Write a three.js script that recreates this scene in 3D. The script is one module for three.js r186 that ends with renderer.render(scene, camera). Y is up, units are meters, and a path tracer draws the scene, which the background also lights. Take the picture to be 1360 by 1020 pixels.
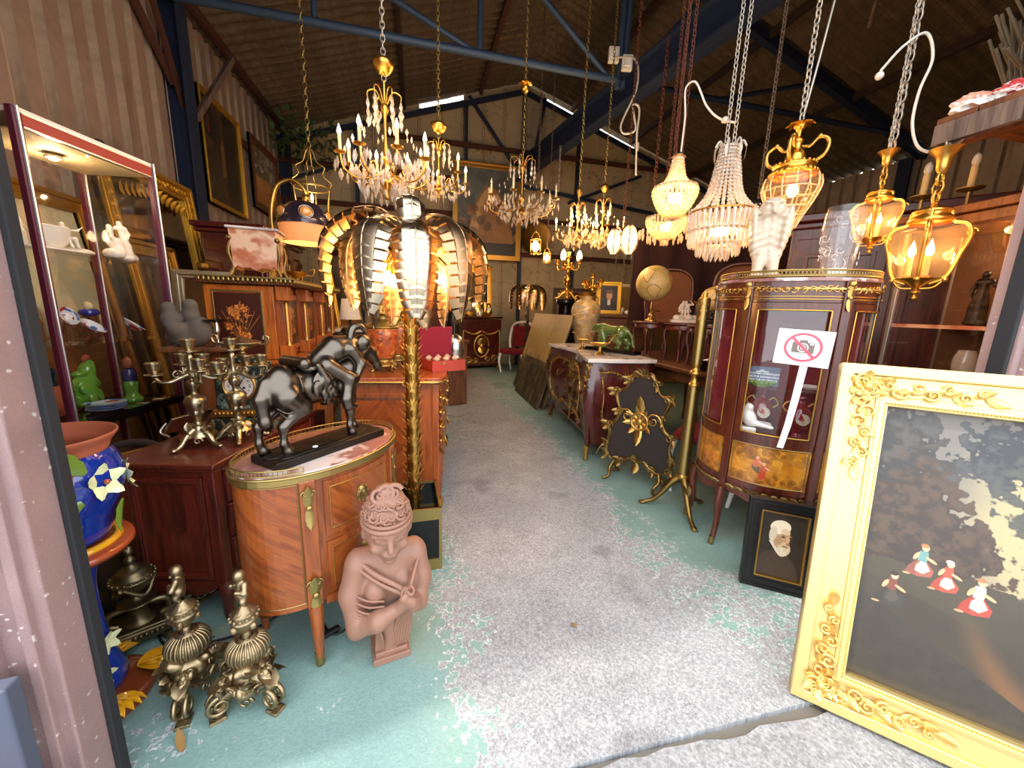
import * as THREE from 'three';
import { mergeGeometries } from 'three/addons/utils/BufferGeometryUtils.js';
import { RoundedBoxGeometry } from 'three/addons/geometries/RoundedBoxGeometry.js';

// ---------- camera, sky, sun, exposure ----------
const scene = new THREE.Scene();
const camera = new THREE.PerspectiveCamera(90.57, 1360 / 1020, 0.05, 60);
camera.position.set(0, 1.3, 0);
camera.quaternion.setFromRotationMatrix(new THREE.Matrix4().makeBasis(
  new THREE.Vector3(0.97132278, 0.03030319, 0.23582572),
  new THREE.Vector3(0.01624889, 0.98106588, -0.19299146),
  new THREE.Vector3(-0.23720883, 0.19128891, 0.95243925)));
const renderer = new THREE.WebGLRenderer();
renderer.toneMapping = THREE.LinearToneMapping;
renderer.toneMappingExposure = 1.15;
renderer.shadowMap.enabled = true;
scene.background = new THREE.Color().setRGB(3.1, 3.25, 3.45);
const sun = new THREE.DirectionalLight(new THREE.Color().setRGB(1, 0.93, 0.82), 2.6);
sun.position.set(-5, 8.5, -0.15); sun.target.position.set(0.6, 0, -0.9);
sun.castShadow = true; sun.shadow.radius = 6;
Object.assign(sun.shadow.camera, { left: -6, right: 6, top: 6, bottom: -6, near: 0.1, far: 30 });
scene.add(sun, sun.target);

// ---------- helpers ----------
const V = (x, y, z) => new THREE.Vector3(x, y, z), PI = Math.PI, sin = Math.sin, cos = Math.cos, lerp = THREE.MathUtils.lerp, clamp = THREE.MathUtils.clamp;
let seedv = 7; const rnd = (a = 1, b) => { seedv = (seedv * 1664525 + 1013904223) >>> 0; const t = seedv / 4294967296; return b === undefined ? t * a : a + t * (b - a); };
const hash = (x, y) => { let h = (x * 374761393 + y * 668265263) | 0; h = Math.imul(h ^ (h >>> 13), 1274126177); return ((h ^ (h >>> 16)) >>> 0) / 4294967296; };
const NT = new Float32Array(65536); for (let i = 0; i < 65536; i++) NT[i] = hash(i & 255, i >> 8);
const vnoise = (x, y) => { const xi = Math.floor(x), yi = Math.floor(y), u = x - xi, v = y - yi, a = u * u * (3 - 2 * u), b = v * v * (3 - 2 * v), r0 = (yi & 255) << 8, r1 = ((yi + 1) & 255) << 8, c0 = xi & 255, c1 = (xi + 1) & 255, p = NT[r0 + c0], q = NT[r1 + c0], s = p + (NT[r0 + c1] - p) * a; return s + (q + (NT[r1 + c1] - q) * a - s) * b; };
const fbm = (x, y, o = 4) => { let s = 0, a = 0.5, n = 0; for (let i = 0; i < o; i++) { s += a * vnoise(x, y); n += a; a *= 0.5; x = x * 2.03 + 17.1; y = y * 2.03 + 5.7; } return s / n; };
const sstep = (a, b, x) => { const t = clamp((x - a) / (b - a), 0, 1); return t * t * (3 - 2 * t); };
const mix3 = (a, b, t) => [lerp(a[0], b[0], t), lerp(a[1], b[1], t), lerp(a[2], b[2], t)];
const hexc = (h) => [(h >> 16) & 255, (h >> 8) & 255, h & 255];
const pl = (g, x = 0, y = 0, z = 0, rx = 0, ry = 0, rz = 0, s) => { if (s) g.scale(...(Array.isArray(s) ? s : [s, s, s])); if (rx) g.rotateX(rx); if (ry) g.rotateY(ry); if (rz) g.rotateZ(rz); return g.translate(x, y, z); };
const B = (w, h, d, x, y, z, rx, ry, rz) => pl(new THREE.BoxGeometry(w, h, d), x, y, z, rx, ry, rz);
const RB = (w, h, d, r, x, y, z, rx, ry, rz) => pl(new RoundedBoxGeometry(w, h, d, 2, r), x, y, z, rx, ry, rz);
const CY = (r0, r1, h, n, x, y, z, rx, ry, rz) => pl(new THREE.CylinderGeometry(r1, r0, h, n), x, y, z, rx, ry, rz);   // r0 bottom, r1 top, centred
const SP = (r, x, y, z, s, n = 12) => pl(new THREE.SphereGeometry(r, n, Math.max(6, n * 0.7 | 0)), x, y, z, 0, 0, 0, s);
const TO = (R, r, x, y, z, rx, ry, rz, n = 16, m = 6, arc = PI * 2) => pl(new THREE.TorusGeometry(R, r, m, n, arc), x, y, z, rx, ry, rz);
const LA = (pts, n = 20, x = 0, y = 0, z = 0) => new THREE.LatheGeometry(pts.map(([r, h]) => new THREE.Vector2(Math.max(r, 1e-4), h)), n).translate(x, y, z);
const smoothP = (pts, k = 4) => new THREE.SplineCurve(pts.map(([a, b]) => new THREE.Vector2(a, b))).getPoints(pts.length * k).map((p) => [p.x, p.y]);
function TU(pts, r0, r1 = r0, rad = 6, seg, closed = false, flat = 1) {           // swept tube with a taper (radius, or a function of 0..1)
  const c = pts.getPoint ? pts : new THREE.CatmullRomCurve3(pts.map((p) => V(...p)), closed, 'centripetal');
  seg = seg ?? Math.max(2, (pts.length || 8) * 4);
  const rf = typeof r0 === 'function' ? r0 : (t) => lerp(r0, r1, t), fr = c.computeFrenetFrames(seg, closed), P = [], N = [], U = [], I = [];
  const L = c.getLength();
  for (let i = 0; i <= seg; i++) {
    const t = i / seg, p = c.getPointAt(t), r = rf(t);
    for (let j = 0; j <= rad; j++) {
      const a = j / rad * PI * 2, nx = cos(a), ny = sin(a) * flat, n = fr.normals[i].clone().multiplyScalar(nx).addScaledVector(fr.binormals[i], ny);
      P.push(p.x + n.x * r, p.y + n.y * r, p.z + n.z * r); n.normalize(); N.push(n.x, n.y, n.z); U.push(j / rad * r * 6.28, t * L);
    }
  }
  for (let i = 0; i < seg; i++) for (let j = 0; j < rad; j++) { const a = i * (rad + 1) + j, b = a + rad + 1; I.push(a, a + 1, b, b, a + 1, b + 1); }
  if (!closed) for (const e of [0, seg]) {
    const p = c.getPointAt(e / seg), t = fr.tangents[e].clone().multiplyScalar(e ? 1 : -1), k = P.length / 3; P.push(p.x, p.y, p.z); N.push(t.x, t.y, t.z); U.push(0, 0);
    const o = e * (rad + 1), k2 = k + 1;
    for (let j = 0; j <= rad; j++) { P.push(P[(o + j) * 3], P[(o + j) * 3 + 1], P[(o + j) * 3 + 2]); N.push(t.x, t.y, t.z); U.push(0, 0); }
    for (let j = 0; j < rad; j++) e ? I.push(k, k2 + j, k2 + j + 1) : I.push(k, k2 + j + 1, k2 + j);
  }
  const g = new THREE.BufferGeometry(); g.setAttribute('position', new THREE.Float32BufferAttribute(P, 3)); g.setAttribute('normal', new THREE.Float32BufferAttribute(N, 3)); g.setAttribute('uv', new THREE.Float32BufferAttribute(U, 2)); g.setIndex(I); return g;
}
const shapeOf = (pts, curve = false) => { const s = new THREE.Shape(); if (curve) { const q = new THREE.CatmullRomCurve3(pts.map(([a, b]) => V(a, b, 0)), true, 'centripetal').getPoints(pts.length * 6); q.forEach((p, i) => (i ? s.lineTo(p.x, p.y) : s.moveTo(p.x, p.y))); } else pts.forEach(([a, b], i) => (i ? s.lineTo(a, b) : s.moveTo(a, b))); return s; };
const EX = (shape, depth, bevel = 0, x = 0, y = 0, z = 0, rx, ry, rz) => pl(new THREE.ExtrudeGeometry(shape, { depth, bevelEnabled: bevel > 0, bevelSize: bevel, bevelThickness: bevel, bevelSegments: 2, curveSegments: 10, steps: 1 }), x, y, z, rx, ry, rz);
function norm(g) { let h = g.index ? g.toNonIndexed() : g; for (const k of Object.keys(h.attributes)) if (!['position', 'normal', 'uv'].includes(k)) h.deleteAttribute(k); if (!h.attributes.normal) h.computeVertexNormals(); if (!h.attributes.uv) h.setAttribute('uv', new THREE.Float32BufferAttribute(new Float32Array(h.attributes.position.count * 2), 2)); h.morphAttributes = {}; return h; }
const MG = (list) => { list = [].concat(list).flat(4); return list.length === 1 ? list[0] : mergeGeometries(list.map(norm)); };
function triUV(g, s, along) {                                                  // box-projected uv in metres; along: axis (0 1 2) that the grain follows
  g = norm(g); const p = g.attributes.position, u = new Float32Array(p.count * 2), a = V(), b = V(), c = V(), n = V();
  for (let i = 0; i < p.count; i += 3) {
    a.fromBufferAttribute(p, i); b.fromBufferAttribute(p, i + 1); c.fromBufferAttribute(p, i + 2); n.crossVectors(b.clone().sub(a), c.clone().sub(a)); const ax = Math.abs(n.x), ay = Math.abs(n.y), az = Math.abs(n.z);
    const k = ax > ay && ax > az ? [2, 1] : ay > az ? [0, 2] : [0, 1]; if (along !== undefined && k[0] === along) k.reverse();
    [a, b, c].forEach((q, j) => { u[(i + j) * 2] = q.getComponent(k[0]) * s + 0.37; u[(i + j) * 2 + 1] = q.getComponent(k[1]) * s + 0.11; });
  }
  g.setAttribute('uv', new THREE.BufferAttribute(u, 2)); return g;
}
const taken = {}; const numbered = (n) => { const k = (taken[n] = (taken[n] ?? -1) + 1); return k ? n + '_' + String(k).padStart(3, '0') : n; };
const isScene = (p) => p === scene;
function mesh(name, geos, material, parent = scene, along) {
  let g = MG(geos); if (material.userData.s) g = triUV(g, material.userData.s, along ?? material.userData.along);
  const m = new THREE.Mesh(g, material); m.name = isScene(parent) ? numbered(name) : name; m.castShadow = m.receiveShadow = true; parent.add(m); return m;
}
function thing(name, label, category, pos = [0, 0, 0], turn = 0, group) { const o = new THREE.Group(); o.name = numbered(name); scene.add(o); o.position.set(...pos); o.rotation.y = turn; o.userData = { label, category }; if (group) o.userData.group = group; return o; }
const tag = (o, label, category, group, kind) => { if (label) o.userData.label = label; if (category) o.userData.category = category; if (group) o.userData.group = group; if (kind) o.userData.kind = kind; return o; };
const struct = (name, geos, material, parent = scene, label, category, along) => { const m = mesh(name, geos, material, parent, along); if (isScene(parent)) tag(m, label, category, null, 'structure'); return m; };
const structG = (name, label, category) => { const o = new THREE.Group(); o.name = numbered(name); scene.add(o); return tag(o, label, category, null, 'structure'); };
function dup(o, pos, turn, label, scale) { const c = o.clone(); c.name = numbered(o.name.replace(/_\d{3}$/, '')); c.userData = { ...o.userData }; if (label) c.userData.label = label; c.position.set(...pos); c.rotation.y = turn ?? o.rotation.y; if (scale) c.scale.setScalar(scale); scene.add(c); return c; }

// signed-distance modelling: smooth union of capsules and ellipsoids, meshed with surface nets
const cap = (a, b, ra, rb = ra) => { const d = [b[0] - a[0], b[1] - a[1], b[2] - a[2]], L = d[0] * d[0] + d[1] * d[1] + d[2] * d[2] || 1e-9, m = Math.max(ra, rb); return { box: [0, 1, 2].map((i) => [Math.min(a[i], b[i]) - m, Math.max(a[i], b[i]) + m]), f: (x, y, z) => { const px = x - a[0], py = y - a[1], pz = z - a[2], t = clamp((px * d[0] + py * d[1] + pz * d[2]) / L, 0, 1), ex = px - t * d[0], ey = py - t * d[1], ez = pz - t * d[2]; return Math.sqrt(ex * ex + ey * ey + ez * ez) - (ra + (rb - ra) * t); } }; };
const ell = (c, r, rz = 0, ry = 0, rx = 0) => { const q = new THREE.Matrix4().makeRotationFromEuler(new THREE.Euler(rx, ry, rz)).invert().elements, m = Math.max(...r); return { box: c.map((v) => [v - m, v + m]), f: (x, y, z) => { x -= c[0]; y -= c[1]; z -= c[2]; const X = (q[0] * x + q[4] * y + q[8] * z), Y = (q[1] * x + q[5] * y + q[9] * z), Z = (q[2] * x + q[6] * y + q[10] * z); const k0 = Math.hypot(X / r[0], Y / r[1], Z / r[2]), k1 = Math.hypot(X / r[0] ** 2, Y / r[1] ** 2, Z / r[2] ** 2) || 1e-6; return k0 < 1e-5 ? -Math.min(...r) : k0 * (k0 - 1) / k1; } }; };
const chain = (pts, rs) => pts.slice(1).map((p, i) => cap(pts[i], p, rs[i], rs[i + 1]));
function blob(prims, cell, k = 0.02, extra) {
  prims = prims.flat(3); const lo = [1e9, 1e9, 1e9], hi = [-1e9, -1e9, -1e9];
  for (const p of prims) for (let i = 0; i < 3; i++) { lo[i] = Math.min(lo[i], p.box[i][0]); hi[i] = Math.max(hi[i], p.box[i][1]); }
  const fs = prims.map((p) => p.f);
  const f0 = (x, y, z) => { let d = 1e9; for (const g of fs) { const e = g(x, y, z); if (e > d + k) continue; if (e < d - k) { d = e; continue; } const h = 0.5 + 0.5 * (e - d) / k; d = lerp(e, d, h) - k * h * (1 - h); } return d; };
  const f = extra ? (x, y, z) => extra(x, y, z, f0(x, y, z)) : f0;
  const n = [0, 1, 2].map((i) => Math.ceil((hi[i] - lo[i] + 6 * cell) / cell) + 1), o = lo.map((v) => v - 3 * cell), F = new Float32Array(n[0] * n[1] * n[2]), id = (i, j, l) => i + n[0] * (j + n[1] * l);
  const K = 4, hd = K * cell * 1.35;                                               // blocks far from the surface keep one value
  for (let L = 0; L < n[2]; L += K) for (let J = 0; J < n[1]; J += K) for (let Q = 0; Q < n[0]; Q += K) {
    const c = f(o[0] + (Q + K / 2) * cell, o[1] + (J + K / 2) * cell, o[2] + (L + K / 2) * cell), far = Math.abs(c) > hd;
    for (let l = L; l < Math.min(L + K, n[2]); l++) for (let j = J; j < Math.min(J + K, n[1]); j++) for (let i = Q; i < Math.min(Q + K, n[0]); i++) F[id(i, j, l)] = far ? c : f(o[0] + i * cell, o[1] + j * cell, o[2] + l * cell);
  }
  const vid = new Int32Array(F.length).fill(-1), P = [], I = [], C = [[0, 0, 0], [1, 0, 0], [0, 1, 0], [1, 1, 0], [0, 0, 1], [1, 0, 1], [0, 1, 1], [1, 1, 1]], E = [[0, 1], [2, 3], [4, 5], [6, 7], [0, 2], [1, 3], [4, 6], [5, 7], [0, 4], [1, 5], [2, 6], [3, 7]];
  for (let l = 0; l < n[2] - 1; l++) for (let j = 0; j < n[1] - 1; j++) for (let i = 0; i < n[0] - 1; i++) {
    const v = C.map((c) => F[id(i + c[0], j + c[1], l + c[2])]); let m = 0; for (let q = 0; q < 8; q++) if (v[q] < 0) m |= 1 << q; if (!m || m === 255) continue;
    let x = 0, y = 0, z = 0, w = 0; for (const [a, b] of E) if ((v[a] < 0) !== (v[b] < 0)) { const t = v[a] / (v[a] - v[b]); x += C[a][0] + t * (C[b][0] - C[a][0]); y += C[a][1] + t * (C[b][1] - C[a][1]); z += C[a][2] + t * (C[b][2] - C[a][2]); w++; }
    vid[id(i, j, l)] = P.length / 3; P.push(o[0] + (i + x / w) * cell, o[1] + (j + y / w) * cell, o[2] + (l + z / w) * cell);
  }
  const quad = (a, b, c, d, flip) => { if (a < 0 || b < 0 || c < 0 || d < 0) return; flip ? I.push(a, c, b, a, d, c) : I.push(a, b, c, a, c, d); };
  for (let l = 1; l < n[2] - 1; l++) for (let j = 1; j < n[1] - 1; j++) for (let i = 1; i < n[0] - 1; i++) {
    const s = F[id(i, j, l)] < 0;
    if (s !== F[id(i + 1, j, l)] < 0) quad(vid[id(i, j - 1, l - 1)], vid[id(i, j, l - 1)], vid[id(i, j, l)], vid[id(i, j - 1, l)], !s);
    if (s !== F[id(i, j + 1, l)] < 0) quad(vid[id(i - 1, j, l - 1)], vid[id(i, j, l - 1)], vid[id(i, j, l)], vid[id(i - 1, j, l)], s);
    if (s !== F[id(i, j, l + 1)] < 0) quad(vid[id(i - 1, j - 1, l)], vid[id(i, j - 1, l)], vid[id(i, j, l)], vid[id(i - 1, j, l)], !s);
  }
  const g = new THREE.BufferGeometry(); g.setAttribute('position', new THREE.Float32BufferAttribute(P, 3)); g.setIndex(I); g.computeVertexNormals();
  const N = g.attributes.normal, e = cell * 0.5; for (let i = 0; i < N.count; i++) { const x = P[i * 3], y = P[i * 3 + 1], z = P[i * 3 + 2], a = f(x + e, y, z) - f(x - e, y, z), b = f(x, y + e, z) - f(x, y - e, z), c = f(x, y, z + e) - f(x, y, z - e), L = Math.hypot(a, b, c) || 1; N.setXYZ(i, a / L, b / L, c / L); }
  return g;
}

// ornament pieces
const spiral = (r, turns, dir = 1, a0 = 0, n = 26) => Array.from({ length: n }, (_, i) => { const t = i / (n - 1), a = a0 + dir * turns * 2 * PI * t, q = r * (1 - 0.85 * t); return [q * cos(a), q * sin(a), 0]; });
const scrollG = (r, turns, dir, a0, th) => TU(spiral(r, turns, dir, a0), th, th * 0.6, 5, 26);
function LEAF(L, W, bend = 0.3, fold = 0.25, n = 8, thick = 0.12) {                // pointed leaf along +y, bending towards +z
  const P = [], I = [], m = 4; let a = 0, y = 0, z = 0; const rows = [];
  for (let i = 0; i <= n; i++) { const t = i / n, w = W * 0.5 * Math.pow(sin(PI * Math.min(1, 0.08 + t * 0.92)), 0.75) * (1 + 0.12 * sin(t * 26)) + 0.0005; rows.push([y, z, a, w]); a = bend * (t + 1 / n) * 1.6; y += L / n * cos(a); z += L / n * sin(a); }
  for (const s of [1, -1]) for (const [yy, zz, aa, w] of rows) for (let j = 0; j <= m; j++) { const u = (j / m - 0.5) * 2, off = -Math.abs(u) * w * fold + s * W * thick * 0.5 * (1 - u * u * 0.8); P.push(u * w, yy - sin(aa) * off, zz + cos(aa) * off); }
  const R = (n + 1) * (m + 1); for (let i = 0; i < n; i++) for (let j = 0; j < m; j++) { const p = i * (m + 1) + j, q = p + m + 1; I.push(p, p + 1, q, q, p + 1, q + 1); I.push(R + p, R + q, R + p + 1, R + q, R + q + 1, R + p + 1); }
  const g = new THREE.BufferGeometry(); g.setAttribute('position', new THREE.Float32BufferAttribute(P, 3)); g.setIndex(I); g.computeVertexNormals(); return g;
}
const ring = (n, f) => Array.from({ length: n }, (_, i) => f(i, i / n * PI * 2));
const cp = (g) => g.clone();
function chainLinks(len, link = 0.05, r = 0.006, w = 0.6) { const out = [], n = Math.max(2, Math.round(len / (link * 0.78))); for (let i = 0; i < n; i++) out.push(pl(new THREE.TorusGeometry(link * 0.5, r, 5, 10), 0, -len * (i + 0.5) / n, 0, 0, i % 2 ? PI / 2 : 0, 0, [w, 1, 1])); return out; }
// small statue: prims of a human figure of height h standing at p, turned by a; pose: arms [[elbow],[hand]] in figure space (unit height), seated
function manikin(p, h, a = 0, { seat = 0, armL, armR, lean = 0, robe = false } = {}) {
  const T = ([x, y, z]) => { const X = x + lean * y, c = cos(a), s = sin(a); return [p[0] + h * (X * c + z * s), p[1] + h * y, p[2] + h * (-X * s + z * c)]; }, Cn = (P, R) => chain(P.map(T), R.map((r) => r * h)), d = seat ? -0.22 : 0, o = [];
  o.push(ell(T([0, 0.93 + d, 0.01]), [0.062 * h, 0.075 * h, 0.068 * h]), Cn([[0, 0.87 + d, 0], [0, 0.8 + d, 0]], [0.03, 0.04]), Cn([[-0.07, 0.8 + d, 0], [0.07, 0.8 + d, 0]], [0.05, 0.05]), Cn([[0, 0.76 + d, 0], [0, 0.62 + d, 0], [0, 0.52 + d, 0]], [0.085, 0.068, 0.085]));
  for (const s of [-1, 1]) { const ar = (s < 0 ? armL : armR) || [[s * 0.15, 0.64 + d, 0.02], [s * 0.12, 0.5 + d, 0.08]]; o.push(Cn([[s * 0.1, 0.8 + d, 0], ...ar], [0.037, 0.03, 0.022])); if (!robe) o.push(seat ? Cn([[s * 0.06, 0.3, 0], [s * 0.08, 0.3, 0.22], [s * 0.07, 0.06, 0.24], [s * 0.07, 0.02, 0.3]], [0.07, 0.05, 0.033, 0.025]) : Cn([[s * 0.05, 0.5, 0], [s * 0.06, 0.27, 0.02], [s * 0.06, 0.04, 0], [s * 0.06, 0.02, 0.07]], [0.066, 0.045, 0.03, 0.024])); }
  if (robe) o.push(Cn([[0, 0.5 + d, 0], [0, 0.3, seat ? 0.1 : 0.02], [0, 0.06, seat ? 0.14 : 0.02]], [0.1, 0.13, 0.15]));
  return o;
}

// ---------- textures and materials ----------
function texD(w, h, fn, srgb = true) {
  const d = new Uint8Array(w * h * 4); let o = 0;
  for (let j = 0; j < h; j++) for (let i = 0; i < w; i++) { const c = fn(i / w, j / h); d[o++] = clamp(c[0], 0, 255); d[o++] = clamp(c[1], 0, 255); d[o++] = clamp(c[2], 0, 255); d[o++] = 255; }
  const t = new THREE.DataTexture(d, w, h); t.wrapS = t.wrapT = THREE.RepeatWrapping; t.magFilter = THREE.LinearFilter; t.minFilter = THREE.LinearMipmapLinearFilter; t.generateMipmaps = true; if (srgb) t.colorSpace = THREE.SRGBColorSpace; t.needsUpdate = true; return t;
}
function canvasTex(w, h, draw) { const c = document.createElement('canvas'); c.width = w; c.height = h; draw(c.getContext('2d'), w, h); const t = new THREE.CanvasTexture(c); t.colorSpace = THREE.SRGBColorSpace; return t; }
const grey = (v) => [v, v, v];
const mat = (color, roughness = 0.6, metalness = 0, extra = {}) => { const { s, along, ...e } = extra; const m = new THREE.MeshPhysicalMaterial({ color, roughness, metalness, ...e }); if (s) m.userData = { s, along }; return m; };
const tileN = (u, v, n, m, o = 4) => { const a = sstep(0.8, 1, u), b = sstep(0.8, 1, v); let r = fbm(u * n, v * m, o); if (a) r = lerp(r, fbm((u - 1) * n, v * m, o), a); if (b) { let q = fbm(u * n, (v - 1) * m, o); if (a) q = lerp(q, fbm((u - 1) * n, (v - 1) * m, o), a); r = lerp(r, q, b); } return r; };
const bumpFine = texD(256, 256, (u, v) => grey(255 * tileN(u, v, 48, 48, 3)), false);
const bumpTile = bumpFine.clone(); bumpTile.repeat.set(14, 9); bumpTile.needsUpdate = true;
const bumpSoft = texD(256, 256, (u, v) => grey(255 * tileN(u, v, 9, 9, 4)), false);
const woodTex = (a, b, c, freq = 26, len = 2.2) => texD(512, 512, (u, v) => { const w = tileN(u, v, 4, 2, 2) * 2.2, g = tileN(u + 0.0, v, freq, len, 4), s = sstep(0.35, 0.75, g), f = tileN(u, v, freq * 5, 6, 2); let col = mix3(hexc(a), hexc(b), s); col = mix3(col, hexc(c), sstep(0.5, 0.95, 0.5 + 0.5 * sin((u * 14 + w * 0.8) * 6.28)) * 0.3); return mix3(col, col.map((q) => q * 0.72), sstep(0.55, 0.75, f) * 0.5); });
const tKing = woodTex(0xa65a22, 0x8c4618, 0xb66a2c), tMahog = woodTex(0x5a1d12, 0x3c110b, 0x6d2a18, 30, 1.5), tRose = woodTex(0x521812, 0x330c0b, 0x6a2016), tOrange = woodTex(0xb9641c, 0x9a4a10, 0xcb7a2c, 18, 1.6), tBrown = woodTex(0x6b3f22, 0x4c2a16, 0x7d4e2c), tOldWood = woodTex(0x6e5a4c, 0x54433a, 0x806d60, 22);
const turned = (t, a) => { const q = t.clone(); q.rotation = a; q.needsUpdate = true; return q; };
const lac = { clearcoat: 0.55, clearcoatRoughness: 0.14 };
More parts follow.
